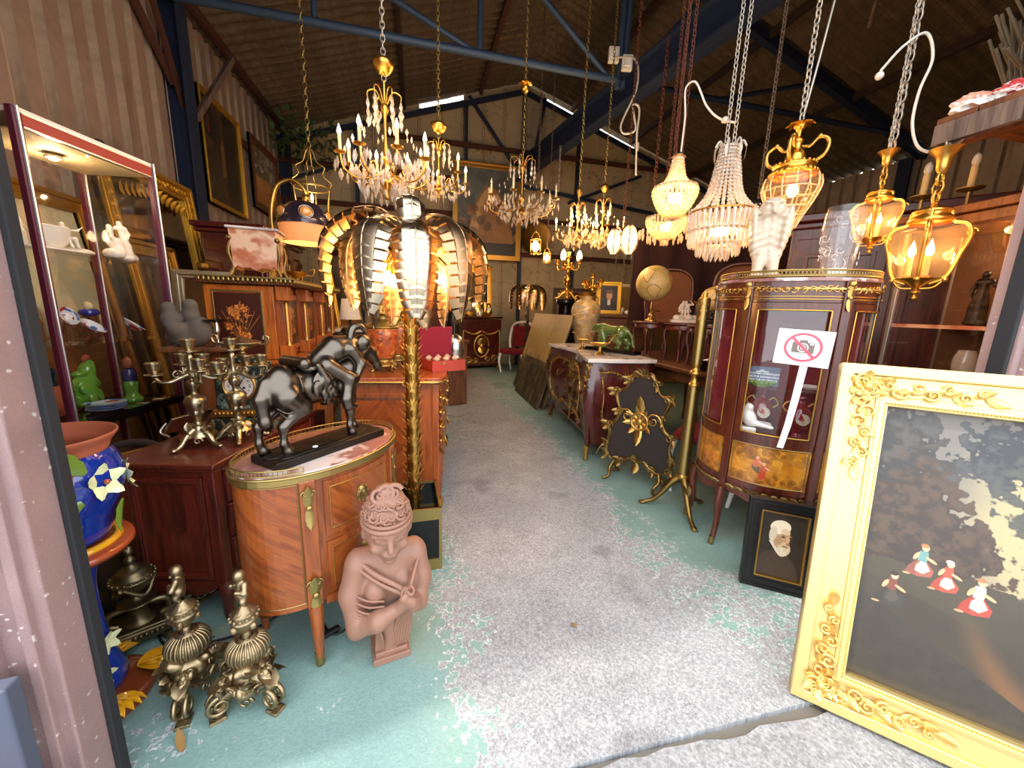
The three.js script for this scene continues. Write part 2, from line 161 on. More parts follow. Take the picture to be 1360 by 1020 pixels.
const M = {
  king: mat(0xdcd0c6, 0.42, 0, { map: tKing, s: 2.2, ...lac }), kingD1: mat(0xdcd0c6, 0.4, 0, { map: turned(tKing, PI / 4), s: 2.2, ...lac }), kingD2: mat(0xdcd0c6, 0.4, 0, { map: turned(tKing, -PI / 4), s: 2.2, ...lac }),
  mahog: mat(0xffffff, 0.38, 0, { map: tMahog, s: 2, clearcoat: 0.5, clearcoatRoughness: 0.2 }), rose: mat(0xffffff, 0.3, 0, { map: tRose, s: 2, clearcoat: 0.8, clearcoatRoughness: 0.1 }),
  orange: mat(0xffffff, 0.42, 0, { map: tOrange, s: 2.4, ...lac }), brown: mat(0xffffff, 0.5, 0, { map: tBrown, s: 2 }), vitrine: mat(0xd89a86, 0.35, 0, { map: tBrown, s: 2.4, clearcoat: 0.5, clearcoatRoughness: 0.15 }),
  oldWood: mat(0xffffff, 0.8, 0, { map: tOldWood, s: 1.6 }), chairWood: mat(0xc89878, 0.4, 0, { map: tBrown, s: 3, clearcoat: 0.4 }),
  inlayDark: mat(0x3a120c, 0.35, 0, lac), gold: mat(0xe8b553, 0.28, 1), goldOld: mat(0xb98d45, 0.4, 1, { bumpMap: bumpSoft, bumpScale: 0.0015 }), goldDark: mat(0x84602c, 0.45, 1), brass: mat(0xc9a050, 0.33, 1), brassDull: mat(0xa8925a, 0.42, 1), ormolu: mat(0xc7a35c, 0.36, 1), ormoluDark: mat(0x8d7344, 0.42, 1),
  giltWood: mat(0xd6a83f, 0.42, 0.85, { bumpMap: bumpSoft, bumpScale: 0.001 }), carveGilt: mat(0xe6c170, 0.38, 0.75), giltBright: mat(0xe8cc86, 0.3, 0.68), silverGilt: mat(0xada082, 0.3, 1, { bumpMap: bumpSoft, bumpScale: 0.001 }), andiron: mat(0x9c8a6a, 0.42, 1, { bumpMap: bumpSoft, bumpScale: 0.003 }), andironDk: mat(0x7d7154, 0.42, 1), silver: mat(0xc9c4ba, 0.25, 1), chrome: mat(0xe8e8ea, 0.12, 1), alu: mat(0xd8d6d6, 0.28, 0.9),
  bronze: mat(0x655d54, 0.28, 1), bronzeDk: mat(0x35302b, 0.4, 0.9), black: mat(0x0b0b0c, 0.35), blackGloss: mat(0x08090a, 0.12), blackMatte: mat(0x121212, 0.8), rubber: mat(0x1c1d20, 0.85), iron: mat(0x3c2e26, 0.8, 0.2), rust: mat(0x4e2a1c, 0.9), rustChain: mat(0x6b3a28, 0.8, 0.3), steelBlue: mat(0x1d2a44, 0.55, 0.1, { bumpMap: bumpSoft, bumpScale: 0.002 }), tubeBlue: mat(0x3d536e, 0.5, 0.2), chainGrey: mat(0xb9b2a4, 0.4, 0.7), cableWhite: mat(0xd9d2c4, 0.6), cableBlack: mat(0x15161a, 0.6), wire: mat(0x5a4a3c, 0.7),
  terracotta: mat(0x8d6552, 0.55, 0, { bumpMap: bumpSoft, bumpScale: 0.002, clearcoat: 0.15, clearcoatRoughness: 0.4 }), porcelain: mat(0xf1ece2, 0.3, 0, { clearcoat: 0.5 }), bisque: mat(0xcdbfae, 0.7), crackle: mat(0xc2b19a, 0.45, 0, { clearcoat: 0.4 }), stone: mat(0x5e554d, 0.85), white: mat(0xf4f2ee, 0.55), whitePaint: mat(0xe9e6df, 0.5), paper: mat(0xf6f4ef, 0.8), cream: mat(0xcab88e, 0.7), cardBrown: mat(0x8a6a45, 0.8),
  glass: mat(0xffffff, 0.02, 0, { transmission: 1, thickness: 0, ior: 1.5 }), glassAmber: mat(0xffe6bd, 0.04, 0, { transmission: 0.95, thickness: 0, ior: 1.5 }), crystal: mat(0xe4d9ca, 0.04, 0, { transmission: 0.55, clearcoat: 1, thickness: 0, ior: 1.6, specularIntensity: 1 }), crystalWarm: mat(0xfff0d4, 0.06, 0, { transmission: 0.6, clearcoat: 1, thickness: 0, ior: 1.6 }), mirror: mat(0xd8d4cc, 0.04, 1), milk: mat(0xffeccb, 0.5, 0, { transmission: 0.4, thickness: 0, emissive: 0xffb45a, emissiveIntensity: 1.2 }),
  flame: mat(0xfff0cf, 0.3, 0, { emissive: new THREE.Color(1, 0.82, 0.52), emissiveIntensity: 12 }), flameSoft: mat(0xfff0cf, 0.3, 0, { emissive: new THREE.Color(1, 0.78, 0.45), emissiveIntensity: 6 }), bulbOff: mat(0xd8cfc0, 0.15, 0, { transmission: 0.4, thickness: 0 }), candle: mat(0xe6d3a4, 0.55, 0, { transmission: 0.15, thickness: 0 }), candleDirty: mat(0xb79e6c, 0.6),
  redFrame: mat(0x9c2f2c, 0.5), maroonFrame: mat(0x5a1230, 0.4), redVelvet: mat(0x6e0f16, 0.95, 0, { sheen: 0.6, sheenColor: new THREE.Color(0xb03030), sheenRoughness: 0.5 }), redBox: mat(0x96301f, 0.5), pinkLid: mat(0x780f26, 0.9), redSilk: mat(0x7a1420, 0.7), redVase: mat(0x7d1820, 0.1, 0, { clearcoat: 1 }), lacquer: mat(0x4a0f12, 0.14, 0, { clearcoat: 1, clearcoatRoughness: 0.04 }),
  greenGlaze: mat(0x6aa53c, 0.12, 0, { clearcoat: 1 }), greenPanther: mat(0x55682e, 0.2, 0, { clearcoat: 0.6 }), greenBox: mat(0x4f7a5a, 0.7), yellowGlaze: mat(0xe0a21c, 0.12, 0, { clearcoat: 1 }), brownGlaze: mat(0x7c3b1e, 0.14, 0, { clearcoat: 0.8 }), blueGlaze: mat(0x12308f, 0.06, 0, { clearcoat: 1, clearcoatRoughness: 0.03 }), clay: mat(0xa85a3c, 0.75), paleFlower: mat(0xdfe6b4, 0.2, 0, { clearcoat: 0.8 }), leafGlaze: mat(0x6d8b35, 0.2, 0, { clearcoat: 0.8 }), orangeGlaze: mat(0xa44a24, 0.2, 0, { clearcoat: 0.8 }), shade: mat(0xeadfc8, 0.9, 0, { transmission: 0.35, thickness: 0 }), shadeTan: mat(0xd9bd8e, 0.9, 0, { transmission: 0.35, thickness: 0 }), screenCloth: mat(0x2d2622, 0.95, 0, { bumpMap: bumpFine, bumpScale: 0.002 }), leafGreen: mat(0x38531f, 0.7, 0, { transmission: 0.2, thickness: 0 }), leafDead: mat(0x8a6a3a, 0.8), straw: mat(0x6d6350, 0.9), canvasBack: mat(0x8f7a4e, 0.9), silverLeaf: mat(0xb5a58c, 0.26, 1), copperLeaf: mat(0xab8a66, 0.3, 1), wallCloth: mat(0x5a3a24, 0.95),
};
M.marbleRed = mat(0xffffff, 0.16, 0, { s: 1.6, clearcoat: 0.6, map: texD(512, 512, (u, v) => { const n = tileN(u, v, 6, 6, 5), w = tileN(u + 0.1, v, 9, 9, 5), q = sstep(0.52, 0.64, n); return mix3(mix3([128, 82, 74], [158, 112, 102], w), [222, 214, 210], q * 0.85); }) });
M.marbleWhite = mat(0xffffff, 0.2, 0, { s: 1.2, clearcoat: 0.4, map: texD(256, 256, (u, v) => { const n = Math.abs(tileN(u, v, 5, 5, 5) - 0.5) * 2; return mix3([176, 164, 158], [224, 214, 206], sstep(0, 0.25, n)); }) });
M.marblePink = mat(0xffffff, 0.2, 0, { s: 2.4, clearcoat: 0.5, map: texD(256, 256, (u, v) => { const n = Math.abs(tileN(u, v, 4, 5, 5) - 0.5) * 2; return mix3([228, 190, 160], [186, 112, 84], sstep(0.02, 0.5, n)); }) });
M.marbleGreen = mat(0xffffff, 0.2, 0, { s: 5, clearcoat: 0.5, map: texD(256, 256, (u, v) => { const n = tileN(u, v, 12, 12, 4); return mix3([36, 48, 44], [126, 146, 134], sstep(0.45, 0.75, n)); }) });
const tConc = texD(640, 640, (u, v) => { const a = tileN(u, v, 5, 5, 3), b = tileN(u, v, 170, 170, 2), c = hash((u * 640) | 0, (v * 640) | 0); const g = 138 + 30 * (a - 0.5) + 60 * (b - 0.5) + 26 * (c - 0.5); return [g * 0.98, g * 0.99, g * 1.01]; });
M.ground = mat(0xffffff, 0.92, 0, { map: tConc, s: 0.8, bumpMap: bumpFine, bumpScale: 0.0004 });
const sheetTex = texD(512, 512, (u, v) => { const n = tileN(u, v, 5, 8, 4), f = tileN(u, v, 40, 40, 3), d = tileN(u, v, 22, 3, 3); let c = mix3([184, 168, 154], [164, 148, 134], n); c = mix3(c, [116, 96, 80], sstep(0.62, 0.8, d) * 0.35); return c.map((q) => q * (0.94 + 0.12 * f)); });
M.clad = mat(0xffffff, 0.7, 0, { map: sheetTex, s: 0.5 });
M.clad.color.set(0xfff6e6); M.cladRib = mat(0xd8c6c0, 0.7, 0, { map: sheetTex, s: 0.5 });
M.cladBack = mat(0xfff2de, 0.75, 0, { map: texD(512, 512, (u, v) => { const n = tileN(u, v, 6, 5, 4), m = Math.abs(tileN(u, v, 7, 7, 5) - 0.5); let c = mix3([196, 184, 160], [172, 160, 136], n); return mix3([108, 96, 76], c, sstep(0, 0.02, m) * 0.6 + 0.4); }), s: 0.5 });
M.roof = mat(0xffffff, 0.95, 0, { map: texD(512, 512, (u, v) => { const n = tileN(u, v, 5, 5, 4), f = tileN(u, v, 50, 12, 3); return mix3([78, 64, 48], [116, 98, 76], n).map((q) => q * (0.8 + 0.4 * f)); }), s: 0.5 });
M.postPaint = mat(0xffffff, 0.6, 0, { s: 1, map: texD(512, 512, (u, v) => { const n = tileN(u, v, 10, 10, 4), f = hash((u * 512) | 0, (v * 512) | 0), k = tileN(u + 0.3, v, 70, 70, 2); let c = mix3([150, 122, 118], [128, 104, 102], n).map((q) => q * (0.96 + 0.08 * f)); return mix3(c, [206, 196, 190], sstep(0.8, 0.86, k) * 0.8); }) });
// the painted, worn concrete floor (x, z in metres)
function floorColour(x, z) {
  const big = fbm(x * 1.3 + 4, z * 1.3, 3), mid = fbm(x * 7, z * 7 + 9, 3), fine = fbm(x * 150, z * 150, 2), spk = hash(Math.floor(x * 420), Math.floor(z * 420));
  const xl = 0.02 - 0.05 * (z + 1), xr = 1.34 + 0.01 * (z + 1);
  let d = Math.min(x - xl, xr - x); d = Math.max(d, (z + 0.98 + 0.18 * Math.max(0, x)) * 0.75);
  const m = Math.max(sstep(-0.3, 0.42, d + (big - 0.5) * 0.5 + (mid - 0.5) * 0.28), 0.42 * sstep(-1.45, -1.0, z + (mid - 0.5) * 0.3) * sstep(0.35, 0.55, big)), f2 = fbm(x * 52 + 3, z * 52, 3);
  const paint = mix3([114, 145, 140], [130, 160, 155], mid), conc = mix3([132, 135, 139], [155, 158, 162], mid).map((q) => q + (fine - 0.5) * 58 + (spk - 0.5) * 40);
  const q = f2 - (m * 0.92 + 0.04), p = sstep(-0.02, 0.03, q), fleck = sstep(0.05, 0.005, Math.abs(q + 0.03)) * sstep(0.04, 0.25, m) * sstep(0.97, 0.6, m);
  let c = mix3(conc, paint.map((v) => v + (fine - 0.5) * 14 + (spk - 0.5) * 8), p); c = mix3(c, [214, 224, 222], fleck * 0.75);
  const stain = sstep(0.66, 0.8, fbm(x * 3 + 40, z * 3, 4)); return mix3(c, c.map((v) => v * 0.86), stain);
}
const floorTex = (x0, x1, z0, z1, w, h) => texD(w, h, (u, v) => floorColour(lerp(x0, x1, u), lerp(z1, z0, v)));
const mapQuad = (x0, x1, z0, z1, y0, y1, tx) => { const g = norm(B(x1 - x0, y1 - y0, z1 - z0, (x0 + x1) / 2, (y0 + y1) / 2, (z0 + z1) / 2)), p = g.attributes.position, u = g.attributes.uv; for (let i = 0; i < p.count; i++) u.setXY(i, (p.getX(i) - tx[0]) / (tx[1] - tx[0]), (tx[3] - p.getZ(i)) / (tx[3] - tx[2])); return g; };

// ---------- the building ----------
const XL = -2.6, XR = 8.4, ZB = -9, ZF = -0.98, RX = 2.3, RY = 6.1, roofY = (x) => RY - 0.318 * Math.abs(x - RX);
{
  const f = structG('floor', 'painted concrete floor worn to grey along the aisle', 'floor');
  const t1 = [-1.5, 2.5, -3.2, -0.8], t2 = [XL - 0.1, XR, ZB - 0.1, -0.8];
  const near = mat(0xffffff, 0.62, 0, { map: floorTex(...t1, 1800, 1100), bumpMap: bumpTile, bumpScale: 0.0012 }), far = mat(0xffffff, 0.6, 0, { map: floorTex(...t2, 1024, 1024) });
  mesh('slab', mapQuad(-1.5, 2.5, -3.2, -0.8, -0.15, 0, t1), near, f);
  mesh('slab', mapQuad(XL - 0.2, 8.6, ZB - 0.2, -3.2, -0.15, 0, t2), far, f); mesh('slab', mapQuad(XL - 0.2, -1.5, -3.2, -0.8, -0.15, 0, t2), far, f); mesh('slab', mapQuad(2.5, 8.6, -3.2, -0.8, -0.15, 0, t2), far, f);
  // outside paving with an uneven broken edge
  const s = [[-9, -8]]; const top = []; for (let i = 0; i <= 60; i++) { const x = lerp(-1.6, 2.6, i / 60); top.push([x, (0.80 - 0.03 * x) + (hash(i, 3) - 0.5) * 0.022]); }
  const sh = shapeOf([[-9, -9], [9, -9], [9, 0.76], ...top.reverse(), [-9, 0.8]]);
  struct('paving', EX(sh, 0.12, 0, 0, -0.126, 0, -PI / 2), M.ground, scene, 'grey cracked concrete paving outside the entrance', 'paving');
  struct('threshold_joint', B(9, 0.1, 0.14, 0, -0.071, -0.8), mat(0x6a645c, 0.95), scene, 'dark gritty joint between shop floor and paving', 'joint');
}
const sheetP = (len, n, amp, prof) => { const out = []; for (let i = 0; i <= n; i++) { const t = i / n; out.push([t * len, prof(t * len) * amp]); } return out; };
function ribSheet(pts, h0, hTop) {                          // extruded folded sheet: pts (along, out); closed thin shell, height function of along
  const P = [], I = [], n = pts.length, th = 0.006; for (const s of [0, th]) for (const [a, o] of pts) { P.push(a, h0, o - s, a, hTop(a), o - s); }
  for (let i = 0; i < n - 1; i++) { const a = i * 2, b = n * 2 + a; I.push(a, a + 2, a + 1, a + 1, a + 2, a + 3, b, b + 1, b + 2, b + 1, b + 3, b + 2); }
  const g = new THREE.BufferGeometry(); g.setAttribute('position', new THREE.Float32BufferAttribute(P, 3)); g.setIndex(I); const q = g.toNonIndexed(); q.computeVertexNormals(); return q;
}
{
  const trap = (p) => { const o = []; for (let k = 0; k < 4; k++) { const a = k * p; o.push([a, 0], [a + 0.085, 0], [a + 0.1, 0.062], [a + 0.235, 0.062], [a + p, 0]); } return o; };
  const wl = structG('wall_left', 'corrugated beige metal cladding on the left wall', 'wall');
  mesh('backing', B(0.12, 4.5, 8.3, XL - 0.1, 2.25, -5.05), M.clad, wl);
  for (let z = -9; z < -1.05; z += 1) { const s = mesh('cladding_sheet', ribSheet(trap(0.25), 0, () => 4.5).rotateY(PI / 2).translate(XL, 0, z + 1), M.clad, wl); for (let k = 0; k < 4; k++) mesh('rib_face', ribSheet([[k * 0.25 + 0.1, 0.0635], [k * 0.25 + 0.235, 0.0635]], 0, () => 4.5).rotateY(PI / 2).translate(XL, 0, z + 1), M.cladRib, s); }  // rib faces in a greyer tone than the sheet between them
  const wb = structG('wall_back', 'pale metal cladding sheets of the gable end wall', 'wall');
  let k = 0; for (let x = XL; x < XR - 0.1; x += 0.45, k++) {
    const o = [[0, 0], [0.012, 0.022], [0.034, 0.022], [0.046, 0], [0.4, 0], [0.412, 0.022], [0.434, 0.022], [0.45, 0]], gap = (x > 0 && x < 0.85) || (x > 2.4 && x < 3.8) || (x > 4 && x < 4.9) ? 0.09 : 0.0;
    const g = ribSheet(o, 0, (a) => roofY(x + a) - gap); mesh('cladding_sheet', g.translate(x, 0, ZB), M.cladBack, wb);
  }
  const wr = structG('wall_right', 'corrugated cladding along the right wall', 'wall');
  mesh('backing', B(0.12, 4.1, 8.3, XR + 0.1, 2.05, -5.05), M.clad, wr);
  for (let z = -9; z < -1.05; z += 1) mesh('cladding_sheet', ribSheet(trap(0.25), 0, () => 4.1).rotateY(-PI / 2).translate(XR, 0, z), M.clad, wr);
  // front wall: solid either side of the opening and above it
  const wf = structG('wall_front', 'front wall around the open entrance', 'wall');
  mesh('panel', B(1.5, 6, 0.1, -1.85, 3, -1.06), M.clad, wf); mesh('panel', B(6.1, 4, 0.1, 5.5, 2, -1.06), M.clad, wf);
  mesh('lintel', EX(shapeOf([[-1.1, 4.2], [2.45, 4.2], [2.45, 3.9], [XR, 3.9], [XR, roofY(XR)], [RX, RY], [-1.1, roofY(-1.1)]]), 0.1, 0, 0, 0, -1.1), M.clad, wf);
  // roof: corrugated fibre cement sheets in overlapping courses
  const rf = structG('ceiling', 'dark corrugated fibre cement roof sheets', 'roof');
  const cl = Math.hypot(1, 0.318), sheetG = (len) => { const pts = sheetP(0.98, 50, 1, (a) => 0.036 * cos(a / 0.18 * 2 * PI)); return ribSheet(pts, 0, () => len); };
  for (const side of [-1, 1]) {
    const run = side < 0 ? RX - XL + 0.15 : XR - RX + 0.15, L = run * cl, n = 3, cl2 = L / n;
    const base = sheetG(cl2 + 0.12);
    for (let c = 0; c < n; c++) for (let z = -9.1; z < -1.0; z += 0.9) {
      const g = base.clone(), ang = Math.atan(0.318); g.rotateY(side > 0 ? 0 : PI); g.rotateX(0);                       // along x -> z later
      g.rotateX(0); const m = new THREE.Matrix4(); const d = V(-side * cos(ang), sin(ang), 0), w = V(0, 0, 1), nn = V().crossVectors(w, d); m.makeBasis(w, d, nn.multiplyScalar(1));
      const g2 = base.clone().applyMatrix4(m); const x0 = RX + side * (run - c * cl2 * cos(ang)), y0 = RY - 0.318 * (run - c * cl2 * cos(ang)); g2.translate(x0, y0 + 0.03 + c * 0.008, z);
      mesh('roof_sheet', g2, M.roof, rf);
    }
  }
  // steel frame
  const H = (h, b) => [B(b, h, 0.014, 0, 0, b * 0.55), B(b, h, 0.014, 0, 0, -b * 0.55), B(0.012, h, b * 1.1, 0, 0, 0)];
  for (const [x, z, y, l] of [[XL + 0.13, -5.35, 4.5, 'blue steel column between the display cabinet and hanging pictures'], [XL + 0.13, -8.85, 4.5, 'dark steel column in the corner beneath the ivy'], [XR - 0.14, -5.35, 4.05, 'dark steel column on the wall beyond the vitrine']]) { const c = struct('steel_column', [H(y, 0.2).map((g) => g.rotateY(PI / 2).translate(x, y / 2, z))], M.steelBlue, scene, l, 'column'); }
  const bar = (a, b, r, n = 8) => TU([a, b], r, r, n, 1), flat = (a, b, w, d) => { const L = Math.hypot(b[0] - a[0], b[1] - a[1], b[2] - a[2]), m = new THREE.Matrix4().lookAt(V(...a), V(...b), V(0, 1, 0)); return new THREE.BoxGeometry(w, d, L).applyMatrix4(m).translate((a[0] + b[0]) / 2, (a[1] + b[1]) / 2, (a[2] + b[2]) / 2); };
  const tr = structG('roof_truss', 'blue tubular steel roof truss spanning the hall', 'truss'), z = -5.25, ty = 4.33;
  mesh('tie_tube', bar([XL, ty, z], [2.6, ty, z], 0.045), M.tubeBlue, tr); mesh('tie_tube', bar([2.6, ty, z], [XR, ty - 0.02, z], 0.04), M.steelBlue, tr);
  mesh('rafter', flat([XL, roofY(XL) - 0.08, z], [RX, RY - 0.08, z], 0.1, 0.14), M.steelBlue, tr); mesh('rafter', flat([RX, RY - 0.08, z], [XR, roofY(XR) - 0.08, z], 0.1, 0.14), M.steelBlue, tr);
  for (const x of [-1.05, 0.78]) mesh('strut', bar([x, ty, z], [x, roofY(x) - 0.1, z], 0.034), M.tubeBlue, tr);
  mesh('strut', bar([0.74, ty, z], [-0.9, roofY(-0.9) - 0.1, z], 0.034), M.tubeBlue, tr); mesh('strut', bar([2.5, ty, z], [0.9, roofY(0.9) - 0.1, z], 0.034), M.tubeBlue, tr);
  mesh('king_post', [bar([2.62, ty - 0.1, z], [2.66, 5.95, z], 0.04), bar([2.7, ty - 0.1, z], [2.74, 5.95, z], 0.04)], M.tubeBlue, tr); mesh('strut', bar([2.76, ty, z], [3.8, roofY(3.8) - 0.1, z], 0.032), M.tubeBlue, tr); mesh('strut', bar([4.2, ty, z], [6.0, roofY(6.0) - 0.1, z], 0.032), M.steelBlue, tr);
  const bm = structG('longitudinal_beam', 'heavy blue steel beam running lengthwise under the roof', 'beam'), b0 = [3.3, 4.17, -1.6], b1 = [2.14, 4.22, -8.9];
  for (const [w, d, dy] of [[0.2, 0.025, 0.17], [0.2, 0.025, -0.17], [0.014, 0.34, 0]]) mesh('beam_plate', flat([b0[0], b0[1] + dy, b0[2]], [b1[0], b1[1] + dy, b1[2]], w, d), M.steelBlue, bm);
  const gt = structG('gable_frame', 'dark steel frame and rusty rails across the back wall', 'frame'), gz = ZB + 0.12;
  mesh('rafter', flat([XL, roofY(XL) - 0.22, gz], [RX, RY - 0.22, gz], 0.08, 0.08), M.steelBlue, gt); mesh('rafter', flat([RX, RY - 0.22, gz], [XR, roofY(XR) - 0.22, gz], 0.08, 0.08), M.steelBlue, gt);
  for (const x of [-1.15, 1.05, 2.3, 3.6]) mesh('post', flat([x, 0, gz], [x, roofY(x) - 0.24, gz], 0.07, 0.07), M.steelBlue, gt);
  for (const [y, x0, x1] of [[4.68, -0.6, XR], [4.0, XL, 1.0], [3.3, XL, XR], [2.55, XL, XR]]) mesh('rail', flat([x0, y, gz + 0.06], [x1, y, gz + 0.06], 0.05, 0.09), M.rust, gt);
  mesh('brace', flat([1.1, 5.6, gz + 0.05], [2.35, 4.1, gz + 0.05], 0.05, 0.06), M.steelBlue, gt); mesh('brace', flat([2.75, 5.8, gz + 0.05], [2.45, 4.1, gz + 0.05], 0.05, 0.06), M.steelBlue, gt); mesh('brace', flat([XL, 3.6, gz + 0.05], [-0.9, 4.2, gz + 0.05], 0.05, 0.05), M.steelBlue, gt); mesh('rail', flat([2.2, 4.0, gz + 0.07], [5.6, 3.7, gz + 0.07], 0.05, 0.07), M.steelBlue, gt); mesh('brace', flat([3.4, 3.75, gz + 0.05], [5.2, 4.5, gz + 0.05], 0.05, 0.06), M.steelBlue, gt);
  // purlins
  for (const [x, m, l] of [[-2.42, M.rust, 'rusty eave purlin along the left wall'], [-0.2, M.iron, 'dark roof purlin on the left slope'], [1.35, M.rust, 'rusty roof purlin left of the ridge'], [3.4, M.rust, 'rusty roof purlin right of the ridge'], [4.9, M.iron, 'dark roof purlin on the right slope'], [6.6, M.iron, 'dark roof purlin low on the right slope']]) struct('purlin', flat([x, roofY(x) - 0.05, -1.2], [x, roofY(x) - 0.05, -8.9], 0.06, 0.1), m, scene, l, 'purlin');
  // rusty cross braces on the left wall, next to the blue column
  const br = structG('wall_brace', 'rusty steel angle braces crossing above the display cabinet', 'brace');
  mesh('brace_bar', flat([XL + 0.12, 4.55, -4.2], [XL + 0.12, 3.55, -5.3], 0.03, 0.1), M.rust, br); mesh('brace_bar', flat([XL + 0.16, 4.75, -4.75], [XL + 0.16, 3.3, -5.4], 0.03, 0.08), M.rust, br); mesh('brace_bar', flat([XL + 0.2, 3.3, -5.5], [XL + 0.34, 4.35, -6.3], 0.05, 0.06), M.oldWood, br);
  struct('wall_rail', flat([XL + 0.1, 3.62, -5.5], [XL + 0.1, 3.62, -9], 0.05, 0.09), M.rust, scene, 'rusty horizontal rail behind the hanging pictures', 'rail');
  const ch = thing('hanging_chain', 'short rusty chain hanging on cladding above the display cabinet', 'chain', [XL + 0.08, 4.45, -3.92]); mesh('links', chainLinks(0.85, 0.06, 0.009, 0.65), M.iron, ch);
  // left door post with rubber edge and flanges; right post
  const pL = structG('trim_1', 'pink grey steel door post beside the blue majolica pot', 'door post');
  mesh('post_body', RB(0.3, 4.2, 0.1, 0.006, -0.96, 2.1, -1.0), M.postPaint, pL); mesh('flange', RB(0.022, 4.2, 0.02, 0.004, -0.845, 2.1, -0.945), M.postPaint, pL); mesh('flange', RB(0.05, 4.2, 0.03, 0.006, -0.925, 2.1, -0.94), M.postPaint, pL); mesh('rubber_edge', RB(0.014, 4.2, 0.03, 0.004, -0.803, 2.1, -1.04), M.rubber, pL);
  const pR = structG('trim_2', 'grey steel door post beside the large gilt framed painting', 'door post');
  mesh('post_body', RB(0.36, 4.2, 0.1, 0.006, 2.392, 2.1, -1.0), M.postPaint, pR); mesh('rubber_edge', RB(0.024, 4.2, 0.05, 0.006, 2.2, 2.1, -0.985), M.rubber, pR); mesh('flange', RB(0.09, 4.2, 0.03, 0.006, 2.3, 2.1, -0.95), M.postPaint, pR);
  tag(mesh('notice_board', EX(shapeOf([[-0.3, 0], [-0.03, 0], [0, 0.03], [0, 0.42], [-0.3, 0.42]]), 0.01, 0.002, -0.868, 0.735, -0.925), M.white), 'blank white notice board on the pink grey door post', 'board');
}

// ---------- shared furniture builders ----------
function ellPanel(a, b, p0, p1, y0, y1, th = 0.012, n = 16) {                     // curved board that follows an ellipse (angles in degrees, 90 = front)
  const P = [], U = [], I = [], f0 = typeof y0 === 'function' ? y0 : () => y0, f1 = typeof y1 === 'function' ? y1 : () => y1; let s = 0, lx, lz;
  for (let i = 0; i <= n; i++) {
    const t = i / n, p = lerp(p0, p1, t) * PI / 180, c = cos(p), d = sin(p), nx = c / a, nz = d / b, L = Math.hypot(nx, nz), x = a * c, z = b * d, ox = x + nx / L * th, oz = z + nz / L * th;
    if (i) s += Math.hypot(x - lx, z - lz); lx = x; lz = z; const ya = f0(t), yb = f1(t);
    P.push(ox, ya, oz, ox, yb, oz, x, ya, z, x, yb, z); U.push(s, ya, s, yb, s, ya, s, yb);
  }
  for (let i = 0; i < n; i++) { const k = i * 4, m = k + 4; const q = (A, B2, C, D) => I.push(A, B2, C, C, B2, D); q(k, k + 1, m, m + 1); q(m + 2, m + 3, k + 2, k + 3); q(k + 1, k + 3, m + 1, m + 3); q(k + 2, k, m + 2, m); }
  I.push(0, 2, 1, 1, 2, 3); const e = n * 4; I.push(e, e + 1, e + 2, e + 2, e + 1, e + 3);
  const g = new THREE.BufferGeometry(); g.setAttribute('position', new THREE.Float32BufferAttribute(P, 3)); g.setAttribute('uv', new THREE.Float32BufferAttribute(U, 2)); g.setIndex(I); const q = g.toNonIndexed(); q.computeVertexNormals(); return q;
}
const ellPt = (a, b, deg, off = 0) => { const p = deg * PI / 180, c = cos(p), d = sin(p), nx = c / a, nz = d / b, L = Math.hypot(nx, nz); return [a * c + nx / L * off, b * d + nz / L * off, Math.atan2(nx, nz)]; };
const ellRing = (a, b, p0, p1, y, r, off, n = 24) => TU(Array.from({ length: n + 1 }, (_, i) => { const [x, z] = ellPt(a, b, lerp(p0, p1, i / n), off); return [x, y, z]; }), r, r, 6, n * 2);
const ellDisc = (a, b, y0, y1, n = 48, bev = 0) => { const s = shapeOf(ring(n, (i, t) => [a * cos(t), b * sin(t)])); return EX(s, y1 - y0 - 2 * bev, bev, 0, y0 + bev, 0).rotateX(0) && pl(new THREE.ExtrudeGeometry(s, { depth: y1 - y0 - 2 * bev, bevelEnabled: bev > 0, bevelSize: bev, bevelThickness: bev, bevelSegments: 2 }), 0, 0, 0, -PI / 2).translate(0, y0 + bev, 0); };
const ellFrame = (a, b, p0, p1, y0, y1, off, r) => [ellRing(a, b, p0, p1, y0, r, off, 14), ellRing(a, b, p0, p1, y1, r, off, 14), ...[p0, p1].map((p) => { const [x, z] = ellPt(a, b, p, off); return TU([[x, y0, z], [x, y1, z]], r, r, 5, 1); })];
const rosette = (r, d = 0.012) => [pl(LA([[0.001, d], [r * 0.3, d], [r * 0.42, d * 0.5], [r * 0.62, d * 0.7], [r * 0.75, d * 0.35], [r, 0]], 16), 0, 0, 0, PI / 2), ...ring(8, (i, t) => SP(r * 0.16, r * 0.95 * cos(t), r * 0.95 * sin(t), d * 0.2, [1, 1, 0.5], 6))];
const mount = (h, w, d = 0.012) => [pl(LEAF(h * 0.55, w, 0.15, 0.2), 0, -h * 0.02, 0), pl(LEAF(h * 0.5, w * 0.8, 0.15, 0.2), 0, 0, 0, 0, 0, PI), SP(w * 0.28, 0, 0, d * 0.4, [1, 1, 0.5], 8), pl(scrollG(w * 0.35, 1.2, 1, 0, d * 0.28), w * 0.3, h * 0.32, d * 0.2), pl(scrollG(w * 0.35, 1.2, -1, PI, d * 0.28), -w * 0.3, h * 0.32, d * 0.2)];
